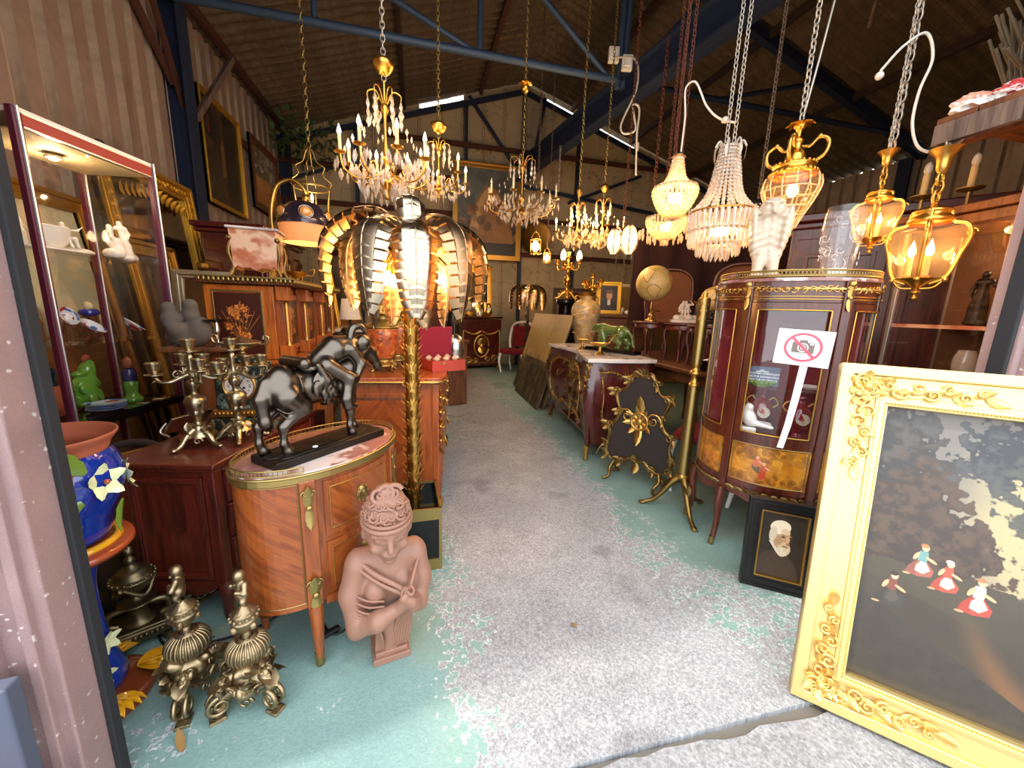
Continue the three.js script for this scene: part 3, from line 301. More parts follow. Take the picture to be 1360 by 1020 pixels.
// framed picture standing on its lower edge, leaning back; profile = moulding steps [inset, height]
function rectFrame(w, h, fw, prof) { const out = []; const s = shapeOf([[-w / 2, 0], [w / 2, 0], [w / 2, h], [-w / 2, h]]); for (const [i0, i1, d] of prof) { const q = shapeOf([[-w / 2 + i0, i0], [w / 2 - i0, i0], [w / 2 - i0, h - i0], [-w / 2 + i0, h - i0]]); q.holes.push(new THREE.Path([[-w / 2 + i1, i1], [-w / 2 + i1, h - i1], [w / 2 - i1, h - i1], [w / 2 - i1, i1]].map((p) => new THREE.Vector2(...p)))); out.push(EX(q, d, Math.min(0.004, (i1 - i0) * 0.3, d * 0.3))); } return out; }
const planeUV = (w, h, d, x, y, z) => B(w, h, d, x, y, z);
function picture(name, label, cat, w, h, pos, turn, lean, prof, frameM, picM, group) { const t = thing(name, label, cat, pos, turn, group), ins = prof[prof.length - 1][1], f = new THREE.Group(); const fr = mesh('frame', rectFrame(w, h, ins, prof), frameM, t); fr.rotation.x = -lean; const p = mesh(picM.userData.part || 'picture', planeUV(w - ins * 2 + 0.01, h - ins * 2 + 0.01, 0.008, 0, h / 2, 0.008), picM, t); p.rotation.x = -lean; return t; }

// ---------- left foreground ----------
{ // oval two-drawer commode
  const t = thing('oval_commode', 'oval kingwood commode with red marble top and two bowed drawers', 'commode', [-0.37, 0, -1.55], 50 * PI / 180), a = 0.312, b = 0.195;
  mesh('carcass', [ellPanel(a, b, -200, 50, 0.235, 0.725, 0.0, 40), ellPanel(a - 0.02, b - 0.02, 40, 140, 0.235, 0.725, 0, 16), ellDisc(a - 0.015, b - 0.015, 0.235, 0.25)], M.brown, t);
  for (const [p0, p1] of [[-38, 50], [130, 218]]) { mesh('side_panel', ellPanel(a, b, p0, p1, 0.25, 0.72, 0.006), M.kingD1, t); mesh('brass_line', ellFrame(a, b, p0 + 3, p1 - 3, 0.27, 0.715, 0.006, 0.0022), M.brassDull, t); }
  mesh('back_panel', ellPanel(a, b, 218, 322, 0.25, 0.72, 0.006), M.king, t); mesh('front_stile', ellPanel(a - 0.004, b - 0.004, 48, 132, 0.25, 0.722, 0.004), M.king, t);
  for (const [y0, y1] of [[0.5, 0.705], [0.275, 0.475]]) {
    const d = mesh('drawer', ellPanel(a, b, 63, 117, y0, y1, 0.008), M.king, t); mesh('veneer_panel', ellPanel(a, b, 66.5, 113.5, y0 + 0.024, y1 - 0.024, 0.0095), y0 > 0.4 ? M.kingD1 : M.kingD2, d); mesh('brass_line', ellFrame(a, b, 66.5, 113.5, y0 + 0.024, y1 - 0.024, 0.0095, 0.002), M.brass, d);
    mesh('escutcheon', pl(MG(rosette(0.026)), 0, (y0 + y1) / 2 + 0.006, b + 0.009, 0, 0, 0, [1, 1.25, 1]), M.brassDull, d);
  }
  mesh('apron', ellPanel(a, b, 60, 120, (u) => 0.2 + 0.035 * Math.abs(cos(u * PI * 2.0)) + (Math.abs(u - 0.5) < 0.12 ? -0.015 : 0.0), 0.262, 0.007, 24), M.kingD2, t);
  mesh('apron_mount', [pl(MG(mount(0.06, 0.09)), 0, 0.232, b + 0.01)], M.brassDull, t);
  for (const deg of [53, 127, 233, 307]) {
    const [x, z, r] = ellPt(a, b, deg, 0.002), g = (q) => q.map((e) => e.rotateY(r).translate(x, 0, z));
    const p = mesh('leg', g([RB(0.05, 0.48, 0.03, 0.004, 0, 0.485, 0), TU([[0, 0.25, 0.004], [0, 0.2, 0.012], [0, 0.1, 0.008], [0, 0.004, 0.004]], 0.026, 0.012, 8, 6)]), M.king, t);
    if (deg < 180) { mesh('mount', g([pl(MG(mount(0.16, 0.034)), 0, 0.63, 0.017), pl(MG(mount(0.15, 0.04)), 0, 0.3, 0.02)]), M.brassDull, p); mesh('sabot', g([LA([[0.0, 0], [0.014, 0], [0.016, 0.012], [0.015, 0.05], [0.0175, 0.056]], 8, 0, 0, 0.004)]), M.brassDull, p); }
  }
  mesh('brass_rim', [ellPanel(a + 0.004, b + 0.004, 0, 360, 0.722, 0.744, 0.01, 48), ellRing(a, b, 0, 360, 0.745, 0.005, 0.012, 48)], M.brassDull, t);
  mesh('marble_top', ellDisc(a + 0.002, b + 0.002, 0.735, 0.752, 48, 0.003), M.marbleRed, t);
  const gal = [ellRing(a, b, 128, 412, 0.772, 0.003, 0.004, 40), ellRing(a, b, 128, 412, 0.754, 0.003, 0.004, 40)]; for (let d = 128; d < 412; d += 3.2) { const [x, z] = ellPt(a, b, d, 0.004); gal.push(CY(0.0016, 0.0016, 0.018, 4, x, 0.763, z)); } mesh('gallery', gal, M.brassDull, t);
}
{ // bronze horse with slumped rider on a plinth
  const t = thing('bronze_horse_group', 'dark bronze horse with rider in plumed helmet slumped over its neck', 'sculpture', [-0.36, 0.7525, -1.535], 48 * PI / 180);
  mesh('plinth', [RB(0.46, 0.03, 0.155, 0.005, 0, 0.015, 0), pl(blob([ell([-0.02, 0.03, 0], [0.21, 0.008, 0.066]), ...Array.from({ length: 12 }, () => ell([rnd(-0.18, 0.18), 0.031, rnd(-0.055, 0.055)], [rnd(0.02, 0.05), 0.006, rnd(0.01, 0.025)]))], 0.005, 0.01))], M.bronzeDk, t);
  const y0 = 0.034, L = []; const Q = (x, y, z) => [x, y + y0, z];
  L.push(ell(Q(-0.03, 0.215, 0), [0.15, 0.066, 0.058]), ell(Q(-0.145, 0.228, 0), [0.068, 0.078, 0.056]), ell(Q(0.075, 0.22, 0), [0.065, 0.075, 0.052]), ell(Q(0.05, 0.27, 0), [0.06, 0.03, 0.025]));
  L.push(chain([Q(0.1, 0.245, 0), Q(0.15, 0.3, 0.004), Q(0.195, 0.335, 0.008)], [0.055, 0.043, 0.031]), chain([Q(0.19, 0.338, 0.008), Q(0.225, 0.318, 0.01), Q(0.262, 0.262, 0.012)], [0.03, 0.026, 0.016]), cap(Q(0.256, 0.262, 0.012), Q(0.267, 0.256, 0.012), 0.015, 0.014));
  for (const s of [-1, 1]) { L.push(cap(Q(0.2, 0.35, 0.008 + s * 0.014), Q(0.212, 0.385, 0.008 + s * 0.02), 0.009, 0.003)); const o = s < 0 ? -0.03 : 0.012; L.push(chain([Q(-0.15, 0.2, s * 0.035), Q(-0.12 + o, 0.155, s * 0.042), Q(-0.185 + o, 0.1, s * 0.036), Q(-0.188 + o, 0.04, s * 0.036), Q(-0.176 + o, 0.014, s * 0.036)], [0.048, 0.032, 0.0155, 0.0105, 0.013]), cap(Q(-0.178 + o, 0.01, s * 0.036), Q(-0.168 + o, 0.004, s * 0.036), 0.015, 0.016)); const e = s > 0 ? 0 : 0.05; L.push(chain([Q(0.085, 0.2, s * 0.032), Q(0.092 + e * 0.6, 0.15, s * 0.036), Q(0.094 + e, 0.098, s * 0.036), Q(0.09 + e * 1.3, 0.04, s * 0.036), Q(0.098 + e * 1.3, 0.014, s * 0.036)], [0.042, 0.025, 0.0165, 0.0105, 0.0125]), cap(Q(0.1 + e * 1.3, 0.01, s * 0.036), Q(0.108 + e * 1.3, 0.004, s * 0.036), 0.0145, 0.0155)); }
  L.push(chain([Q(-0.205, 0.25, 0), Q(-0.222, 0.2, 0.004), Q(-0.215, 0.12, 0.008), Q(-0.205, 0.09, 0.01)], [0.016, 0.022, 0.018, 0.006]));
  mesh('horse', blob(L, 0.0042, 0.016), M.bronze, t);
  const R = []; R.push(ell(Q(0.0, 0.3, 0), [0.05, 0.034, 0.045], 0.3), chain([Q(0.0, 0.305, 0), Q(0.06, 0.345, 0.006), Q(0.115, 0.355, 0.014)], [0.042, 0.05, 0.042]), cap(Q(0.125, 0.36, 0.02), Q(0.155, 0.365, 0.03), 0.022, 0.022), ell(Q(0.17, 0.362, 0.036), [0.026, 0.03, 0.025]));
  R.push(chain([Q(0.1, 0.345, 0.05), Q(0.135, 0.285, 0.062), Q(0.105, 0.235, 0.07)], [0.024, 0.019, 0.013]), ell(Q(0.1, 0.225, 0.07), [0.012, 0.016, 0.011]), chain([Q(0.1, 0.35, -0.03), Q(0.16, 0.31, -0.05), Q(0.175, 0.25, -0.045)], [0.024, 0.018, 0.013]));
  for (const s of [-1, 1]) R.push(chain([Q(0.0, 0.29, s * 0.04), Q(0.075, 0.235, s * 0.066), Q(0.055, 0.16, s * 0.07), Q(0.06, 0.135, s * 0.072)], [0.034, 0.026, 0.021, 0.02]), cap(Q(0.06, 0.13, s * 0.072), Q(0.092, 0.126, s * 0.074), 0.017, 0.011));
  mesh('rider', blob(R, 0.0042, 0.014), M.bronze, t);
  const hel = [pl(new THREE.SphereGeometry(0.0315, 16, 10, 0, PI * 2, 0, PI * 0.6), 0.17, y0 + 0.368, 0.036, 0, 0, -0.25), TU([[0.19, y0 + 0.4, 0.036], [0.165, y0 + 0.43, 0.036], [0.128, y0 + 0.425, 0.034], [0.115, y0 + 0.385, 0.032], [0.12, y0 + 0.35, 0.03]], (q) => 0.004 + 0.012 * sin(PI * q), 0, 8, 20), TU([[0.2, y0 + 0.36, 0.036], [0.165, y0 + 0.345, 0.036], [0.138, y0 + 0.35, 0.036]], 0.004)]; mesh('plumed_helmet', hel, M.bronze, t);
  const sad = [ell(Q(-0.03, 0.285, 0), [0.06, 0.02, 0.05]), ell(Q(-0.02, 0.235, 0.056), [0.05, 0.05, 0.012]), ell(Q(-0.02, 0.235, -0.056), [0.05, 0.05, 0.012])]; for (let i = 0; i < 26; i++) sad.push(ell(Q(-0.03 + rnd(-0.035, 0.045), 0.205 + rnd(-0.03, 0.04), 0.064 + rnd(0.004)), [rnd(0.006, 0.012), rnd(0.01, 0.02), 0.007], rnd(-0.6, 0.6))); sad.push(cap(Q(-0.095, 0.31, -0.055), Q(-0.095, 0.31, 0.055), 0.021), cap(Q(-0.05, 0.3, 0.062), Q(-0.02, 0.24, 0.07), 0.009, 0.012), cap(Q(-0.02, 0.17, 0.062), Q(-0.018, 0.145, 0.062), 0.008, 0.003)); mesh('saddle_pack', blob(sad, 0.004, 0.007), M.bronze, t);
  mesh('harness', [TO(0.06, 0.0025, -0.11, y0 + 0.225, 0, 0, PI / 2, 0, 24, 5), TU([Q(0.26, 0.275, 0.024), Q(0.2, 0.27, 0.05), Q(0.13, 0.29, 0.06)], 0.0022), TU([Q(0.12, 0.19, 0.05), Q(0.145, 0.22, 0), Q(0.12, 0.19, -0.05)], 0.003), ...[0, 1, 2, 3].map((i) => TU([Q(-0.2 + i * 0.008, 0.2 - i * 0.018, 0.03), Q(-0.165, 0.185 - i * 0.018, 0.058), Q(-0.12, 0.2 - i * 0.018, 0.056)], 0.003))], M.bronze, t);
  mesh('price_dot', CY(0.009, 0.009, 0.002, 14, -0.08, 0.041, 0.06), M.paper, t);
}
{ // mahogany chest of drawers
  const t = thing('mahogany_chest', 'dark mahogany chest of drawers with moulded side panel', 'chest of drawers', [-0.87, 0, -2.02], 78 * PI / 180), w = 0.8, d = 0.37, x0 = -w / 2, x1 = w / 2;   // local x runs back into the shop, local z faces the aisle
  const m = M.mahog; mesh('carcass', [B(w - 0.02, 0.5, d - 0.02, 0, 0.4, 0)], m, t);
  mesh('top', [RB(w + 0.03, 0.022, d + 0.03, 0.007, 0, 0.679, 0), RB(w + 0.012, 0.014, d + 0.012, 0.005, 0, 0.661, 0)], m, t);
  for (const sx of [-1, 1]) for (const sz of [-1, 1]) mesh('leg', [RB(0.045, 0.5, 0.045, 0.006, sx * (w / 2 - 0.022), 0.405, sz * (d / 2 - 0.022)), TU([[sx * (w / 2 - 0.022), 0.17, sz * (d / 2 - 0.022)], [sx * (w / 2 - 0.016), 0.11, sz * (d / 2 - 0.014)], [sx * (w / 2 - 0.02), 0.04, sz * (d / 2 - 0.02)], [sx * (w / 2 - 0.012), 0.0, sz * (d / 2 - 0.01)]], 0.03, 0.017, 8, 10)], m, t, 1);
  for (const sx of [-1, 1]) { const p = mesh('side_panel', [RB(0.012, 0.4, d - 0.14, 0.004, sx * (w / 2 - 0.01), 0.41, 0)], m, t, 1); const fr = rectFrame(d - 0.1, 0.43, 0.02, [[0, 0.02, 0.012], [0.006, 0.014, 0.017]]).map((g) => g.rotateY(sx * PI / 2).translate(sx * (w / 2 - 0.012), 0.195, 0)); mesh('moulding', fr, m, p); }
  for (let i = 0; i < 3; i++) { const y = 0.2 + i * 0.15, dr = mesh('drawer', [RB(w - 0.12, 0.14, 0.02, 0.004, 0, y + 0.07, d / 2 - 0.004)], m, t, 0); mesh('moulding', rectFrame(w - 0.18, 0.1, 0.014, [[0, 0.014, 0.01], [0.004, 0.01, 0.014]]).map((g) => g.translate(0, y + 0.02, d / 2 + 0.004)), m, dr); for (const x of [-0.2, 0.2]) mesh('knob', pl(LA([[0, 0.02], [0.013, 0.016], [0.01, 0.006], [0.006, 0]], 10), x, y + 0.07, d / 2 + 0.006, PI / 2), M.brassDull, dr); }
  mesh('apron', [EX(shapeOf([[-0.15, 0], [-0.11, -0.025], [-0.06, -0.045], [0, -0.03], [0.06, -0.045], [0.11, -0.025], [0.15, 0], [0.15, 0.02], [-0.15, 0.02]], false), 0.014, 0.002).rotateY(-PI / 2).translate(-w / 2 + 0.02, 0.155, 0), EX(shapeOf([[-0.35, 0], [-0.2, -0.02], [0, -0.05], [0.2, -0.02], [0.35, 0], [0.35, 0.02], [-0.35, 0.02]]), 0.014, 0.002).translate(0, 0.155, d / 2 - 0.02)], m, t);
}
// candelabrum with four scrolled arms round a taller middle light
function cupG(x, y, z, s = 1) { return LA([[0, 0], [0.008, 0], [0.01, 0.004], [0.027, 0.008], [0.031, 0.013], [0.012, 0.012], [0.01, 0.018], [0.016, 0.022], [0.021, 0.036], [0.022, 0.05], [0.026, 0.054], [0.024, 0.058], [0.014, 0.056], [0.012, 0.04], [0, 0.04]].map(([a, b]) => [a * s, b * s]), 12, x, y, z); }
function candelabrum(label, pos, turn, m, s = 1, group, arms = 4) {
  const t = thing('candelabrum', label, 'candelabrum', pos, turn, group); t.scale.setScalar(s);
  const foot = [LA(smoothP([[0.05, 0.045], [0.04, 0.06], [0.026, 0.075], [0.022, 0.09], [0.03, 0.095], [0.0, 0.098]], 3), 14)]; for (const g of ring(4, (i, a) => [TU([[0.02, 0.07, 0], [0.05, 0.05, 0], [0.075, 0.02, 0], [0.098, 0.008, 0]], 0.016, 0.009, 7, 12), SP(0.011, 0.1, 0.01, 0, [1.3, 0.8, 1], 8), pl(LEAF(0.05, 0.036, 0.6), 0.03, 0.055, 0, 0, -PI / 2, -1.2)].map((q) => q.rotateY(a + PI / 4)))) foot.push(...g); foot.push(...ring(4, (i, a) => pl(scrollG(0.016, 1.1, 1, 0, 0.005), 0.045 * cos(a), 0.03, 0.045 * sin(a), 0, -a + PI / 2))); mesh('foot', foot, m, t);
  const st = [LA(smoothP([[0.014, 0.095], [0.012, 0.11], [0.02, 0.13], [0.034, 0.165], [0.038, 0.19], [0.03, 0.21], [0.013, 0.22], [0.011, 0.235], [0.018, 0.25], [0.021, 0.27], [0.012, 0.282], [0.014, 0.3], [0.009, 0.33], [0.012, 0.37], [0.006, 0.385]], 3), 14), ...ring(6, (i, a) => pl(LEAF(0.08, 0.03, -0.5, 0.3), 0.03 * sin(a), 0.14, 0.03 * cos(a), 0, a)), ...ring(6, (i, a) => pl(LEAF(0.035, 0.02, 0.7), 0.012 * sin(a), 0.285, 0.012 * cos(a), 0.5, a))]; mesh('stem', st, m, t);
  mesh('candle_cup', cupG(0, 0.385, 0, 1.05), m, t);
  for (let i = 0; i < arms; i++) { const a = i / arms * PI * 2 + 0.4, q = (g) => g.map((e) => e.rotateY(a)); const dy = i % 2 ? 0.012 : -0.006; const ar = mesh('arm', q([TU([[0.008, 0.3, 0], [0.035, 0.292, 0], [0.07, 0.277, 0.004], [0.1, 0.285, 0], [0.112, 0.31 + dy, 0]], 0.0085, 0.006, 7, 18), pl(scrollG(0.018, 1.3, -1, PI, 0.0045), 0.045, 0.305, 0), pl(LEAF(0.04, 0.026, 0.6), 0.04, 0.295, 0, 0, PI / 2, 0.2), pl(LEAF(0.04, 0.024, 0.7), 0.085, 0.282, 0, 0, PI / 2, -1)]), m, t); mesh('candle_cup', q([cupG(0.112, 0.308 + dy, 0)]), m, ar); }
  return t;
}
candelabrum('worn gilt bronze candelabrum standing beside the silver tray', [-0.915, 0.69, -1.82], 0.3, M.silverGilt, 1.02);
candelabrum('worn gilt bronze candelabrum covering part of the white clock dial', [-0.79, 0.69, -1.885], 1.1, M.silverGilt, 1.02);
{ // green marble mantel clock
  const t = thing('mantel_clock', 'green marble mantel clock with white dial and gilt urn on top', 'clock', [-0.835, 0.69, -2.1], -0.02); t.scale.setScalar(1.12);
  const m = M.marbleGreen; mesh('base', [RB(0.25, 0.05, 0.13, 0.004, 0, 0.025, 0)], m, t); mesh('case', [RB(0.19, 0.2, 0.1, 0.004, 0, 0.185, 0), RB(0.14, 0.02, 0.09, 0.004, 0, 0.3, 0)], m, t);
  mesh('gilt_moulding', [RB(0.235, 0.016, 0.122, 0.004, 0, 0.062, 0), RB(0.215, 0.014, 0.112, 0.004, 0, 0.078, 0), ...Array.from({ length: 14 }, (_, i) => SP(0.007, -0.1 + i * 0.0154, 0.07, 0.062, [1, 1.3, 0.6], 6)), RB(0.16, 0.006, 0.1, 0.002, 0, 0.285, 0)], M.ormolu, t);
  const dial = canvasTex(256, 256, (c) => { c.fillStyle = '#f4f1e8'; c.fillRect(0, 0, 256, 256); c.fillStyle = '#22201e'; c.font = 'bold 26px serif'; c.textAlign = 'center'; c.textBaseline = 'middle'; ['XII', 'I', 'II', 'III', 'IIII', 'V', 'VI', 'VII', 'VIII', 'IX', 'X', 'XI'].forEach((n, i) => { c.save(); c.translate(128, 128); c.rotate(i * PI / 6); c.fillText(n, 0, -88); c.restore(); }); });
  const d = mesh('dial', pl(new THREE.CylinderGeometry(0.058, 0.058, 0.006, 32), 0, 0.19, 0.053, PI / 2), mat(0xffffff, 0.3, 0, { map: dial, clearcoat: 0.6 }), t); mesh('bezel', TO(0.06, 0.006, 0, 0.19, 0.056, 0, 0, 0, 32, 8), M.ormolu, d); mesh('hand', [B(0.004, 0.034, 0.002, 0.008, 0.204, 0.06, 0, 0, -0.5), B(0.003, 0.045, 0.002, 0.014, 0.174, 0.0605, 0, 0, 0.7)], M.black, d); mesh('winding_hole', [-0.018, 0.018].map((x) => CY(0.005, 0.005, 0.002, 10, x, 0.182, 0.0565, PI / 2)), M.black, d);
  mesh('urn', [LA(smoothP([[0.03, 0.31], [0.014, 0.325], [0.014, 0.335], [0.045, 0.35], [0.075, 0.368], [0.07, 0.376], [0.02, 0.39], [0.0, 0.395]], 3), 16, 0, 0, 0), ...[-1, 1].map((s) => pl(TU([[0.06, 0.365, 0], [0.1, 0.37, 0], [0.108, 0.395, 0], [0.09, 0.4, 0], [0.088, 0.385, 0]], 0.006, 0.005, 6, 16), 0, 0, 0, 0, s > 0 ? 0 : PI))], M.silverGilt, t);
}
tag(mesh('tray', [RB(0.2, 0.01, 0.1, 0.003, -1.04, 0.75, -2.0, -0.9, 1.2, 0), TU([[-1.08, 0.7, -1.92], [-1.1, 0.73, -1.9], [-1.09, 0.76, -1.93]], 0.006)], M.silver), 'silver tray with scrolled handle propped behind a candelabrum', 'tray');
{ // terracotta bust of a woman
  const t = thing('terracotta_bust', 'terracotta bust of a woman with headband holding knotted drapery', 'sculpture', [-0.125, 0, -1.315], 0.2);
  mesh('base', [RB(0.165, 0.026, 0.135, 0.004, 0, 0.013, 0), RB(0.145, 0.02, 0.115, 0.006, 0, 0.034, 0)], M.terracotta, t);
  const L = []; L.push(cap([0, 0.05, 0], [0, 0.2, 0], 0.055, 0.068), ell([0, 0.12, 0.0], [0.066, 0.12, 0.05]), ell([0, 0.31, 0], [0.135, 0.13, 0.075]), cap([-0.12, 0.4, -0.005], [0.12, 0.4, -0.005], 0.05, 0.05), ell([-0.058, 0.31, 0.058], [0.048, 0.045, 0.038]), ell([0.06, 0.31, 0.058], [0.048, 0.045, 0.038]), cap([0, 0.42, 0], [0.0, 0.5, 0.014], 0.05, 0.038));
  L.push(chain([[-0.13, 0.385, 0], [-0.158, 0.29, 0.012], [-0.142, 0.175, 0.04]], [0.052, 0.05, 0.042]), chain([[-0.142, 0.175, 0.04], [-0.06, 0.225, 0.108], [0.025, 0.27, 0.128]], [0.042, 0.035, 0.023]), chain([[0.13, 0.385, 0], [0.15, 0.3, 0.02], [0.13, 0.225, 0.055]], [0.05, 0.043, 0.037]), chain([[0.13, 0.225, 0.055], [0.09, 0.255, 0.105], [0.07, 0.275, 0.12]], [0.036, 0.028, 0.022]));
  L.push(ell([0.045, 0.285, 0.132], [0.026, 0.022, 0.016], 0.5)); for (let i = 0; i < 4; i++) L.push(chain([[0.042 + i * 0.011, 0.298 - i * 0.006, 0.14], [0.056 + i * 0.01, 0.312 - i * 0.007, 0.148], [0.066 + i * 0.008, 0.302 - i * 0.008, 0.15]], [0.0085, 0.008, 0.007])); L.push(chain([[0.03, 0.292, 0.142], [0.04, 0.318, 0.15], [0.052, 0.33, 0.15]], [0.009, 0.008, 0.007]));
  // head: bowed slightly, meshed by itself and joined at the neck
  const hy = 0.548, hz = 0.026, N = [ell([0, hy, hz], [0.066, 0.084, 0.074], 0, 0, 0.12), cap([0, 0.44, 0], [0, 0.5, 0.014], 0.042, 0.037), ell([0, hy - 0.052, hz + 0.036], [0.038, 0.03, 0.03]), cap([0, hy + 0.012, hz + 0.07], [0, hy - 0.028, hz + 0.085], 0.0075, 0.0105), ell([0, hy - 0.05, hz + 0.069], [0.02, 0.007, 0.011]), ell([0, hy - 0.061, hz + 0.065], [0.016, 0.006, 0.01]), ell([0, hy - 0.08, hz + 0.054], [0.018, 0.013, 0.014]), cap([-0.045, hy + 0.018, hz + 0.058], [-0.012, hy + 0.018, hz + 0.071], 0.008), cap([0.045, hy + 0.018, hz + 0.058], [0.012, hy + 0.018, hz + 0.071], 0.008)];
  for (const s of [-1, 1]) N.push(ell([s * 0.027, hy + 0.0, hz + 0.061], [0.013, 0.007, 0.008]), ell([s * 0.066, hy - 0.012, hz - 0.004], [0.01, 0.02, 0.013]), ell([s * 0.036, hy - 0.032, hz + 0.05], [0.02, 0.018, 0.018]));
  const HS = (g) => { g = MG(g); g.translate(0, -0.47, 0).scale(1.42, 1.14, 1.2); return g.rotateX(0.1).translate(0, 0.455, 0); };
  mesh('torso', blob(L, 0.0055, 0.02), M.terracotta, t); mesh('head', HS(blob(N, 0.0045, 0.012)), M.terracotta, t); t.scale.set(0.8, 1, 0.92);
  mesh('hair', HS([blob([ell([0, hy + 0.052, hz - 0.01], [0.068, 0.055, 0.072]), ell([0, hy + 0.09, hz - 0.012], [0.05, 0.03, 0.05])], 0.006, 0.02), ...Array.from({ length: 48 }, (_, i) => { const row = i % 3, a = (i / 48) * PI * 2, rr = [0.07, 0.064, 0.046][row]; return pl(scrollG(rnd(0.014, 0.02), 1.4, i % 2 ? 1 : -1, rnd(6), 0.0055), 0, 0, rr, -0.15 - row * 0.45).rotateY(a).translate(0, hy + 0.042 + row * 0.027, hz - 0.006); }), ...[[0.02, 0.3], [-0.022, -0.3], [0, 2.6]].map(([x, a]) => pl(scrollG(0.026, 1.5, x > 0 ? 1 : -1, a, 0.009), x, hy + 0.118, hz + 0.01, -0.5)), SP(0.03, 0, hy + 0.115, hz - 0.012, [1.2, 0.8, 1], 10)]), M.terracotta, t);
  mesh('headband', HS([ellRing(0.069, 0.077, 0, 360, hy + 0.032, 0.009, 0, 32).translate(0, 0, hz), ellRing(0.067, 0.075, 0, 360, hy + 0.047, 0.006, 0, 32).translate(0, 0, hz), ...Array.from({ length: 9 }, (_, i) => SP(0.006, (i - 4) * 0.011, hy + 0.03 - Math.abs(i - 4) * 0.001, hz + 0.08 - Math.abs(i - 4) ** 2 * 0.0012, 1, 7))]), M.terracotta, t);
  const dr = [TU([[-0.14, 0.43, 0.01], [-0.06, 0.385, 0.072], [0.02, 0.345, 0.106], [0.06, 0.33, 0.135]], 0.012, 0.011, 7, 18), TU([[-0.14, 0.41, 0.03], [-0.05, 0.36, 0.09], [0.05, 0.32, 0.135]], 0.008, 0.008, 6, 18), TU([[0.14, 0.4, 0.03], [0.1, 0.36, 0.09], [0.07, 0.33, 0.135]], 0.01, 0.009, 6, 14)]; for (const [x, r] of [[0.05, 0.017], [0.075, 0.014], [0.06, 0.012]]) dr.push(TO(r, 0.007, x, 0.335, 0.142, 0.4, rnd(1), rnd(2), 14, 6)); for (let i = 0; i < 7; i++) dr.push(TU([[0.05 + i * 0.004, 0.3, 0.125], [0.03 + i * 0.01, 0.2, 0.072], [0.02 + i * 0.012 - 0.02, 0.06, 0.05]], 0.007, 0.009, 6, 14)); for (let i = 0; i < 5; i++) dr.push(TU([[-0.17 + i * 0.006, 0.32 - i * 0.026, 0.035 + i * 0.01], [-0.1, 0.3 - i * 0.026, 0.085], [-0.03, 0.29 - i * 0.02, 0.1]], 0.0045, 0.004, 5, 14)); for (let i = 0; i < 6; i++) dr.push(TU([[-0.06 - i * 0.002, 0.19, 0.055], [-0.062 + i * 0.004, 0.12, 0.048 + 0.004 * i], [-0.066 + i * 0.006, 0.05, 0.042]], 0.0055, 0.007, 6, 10)); mesh('drapery', dr, M.terracotta, t);
}
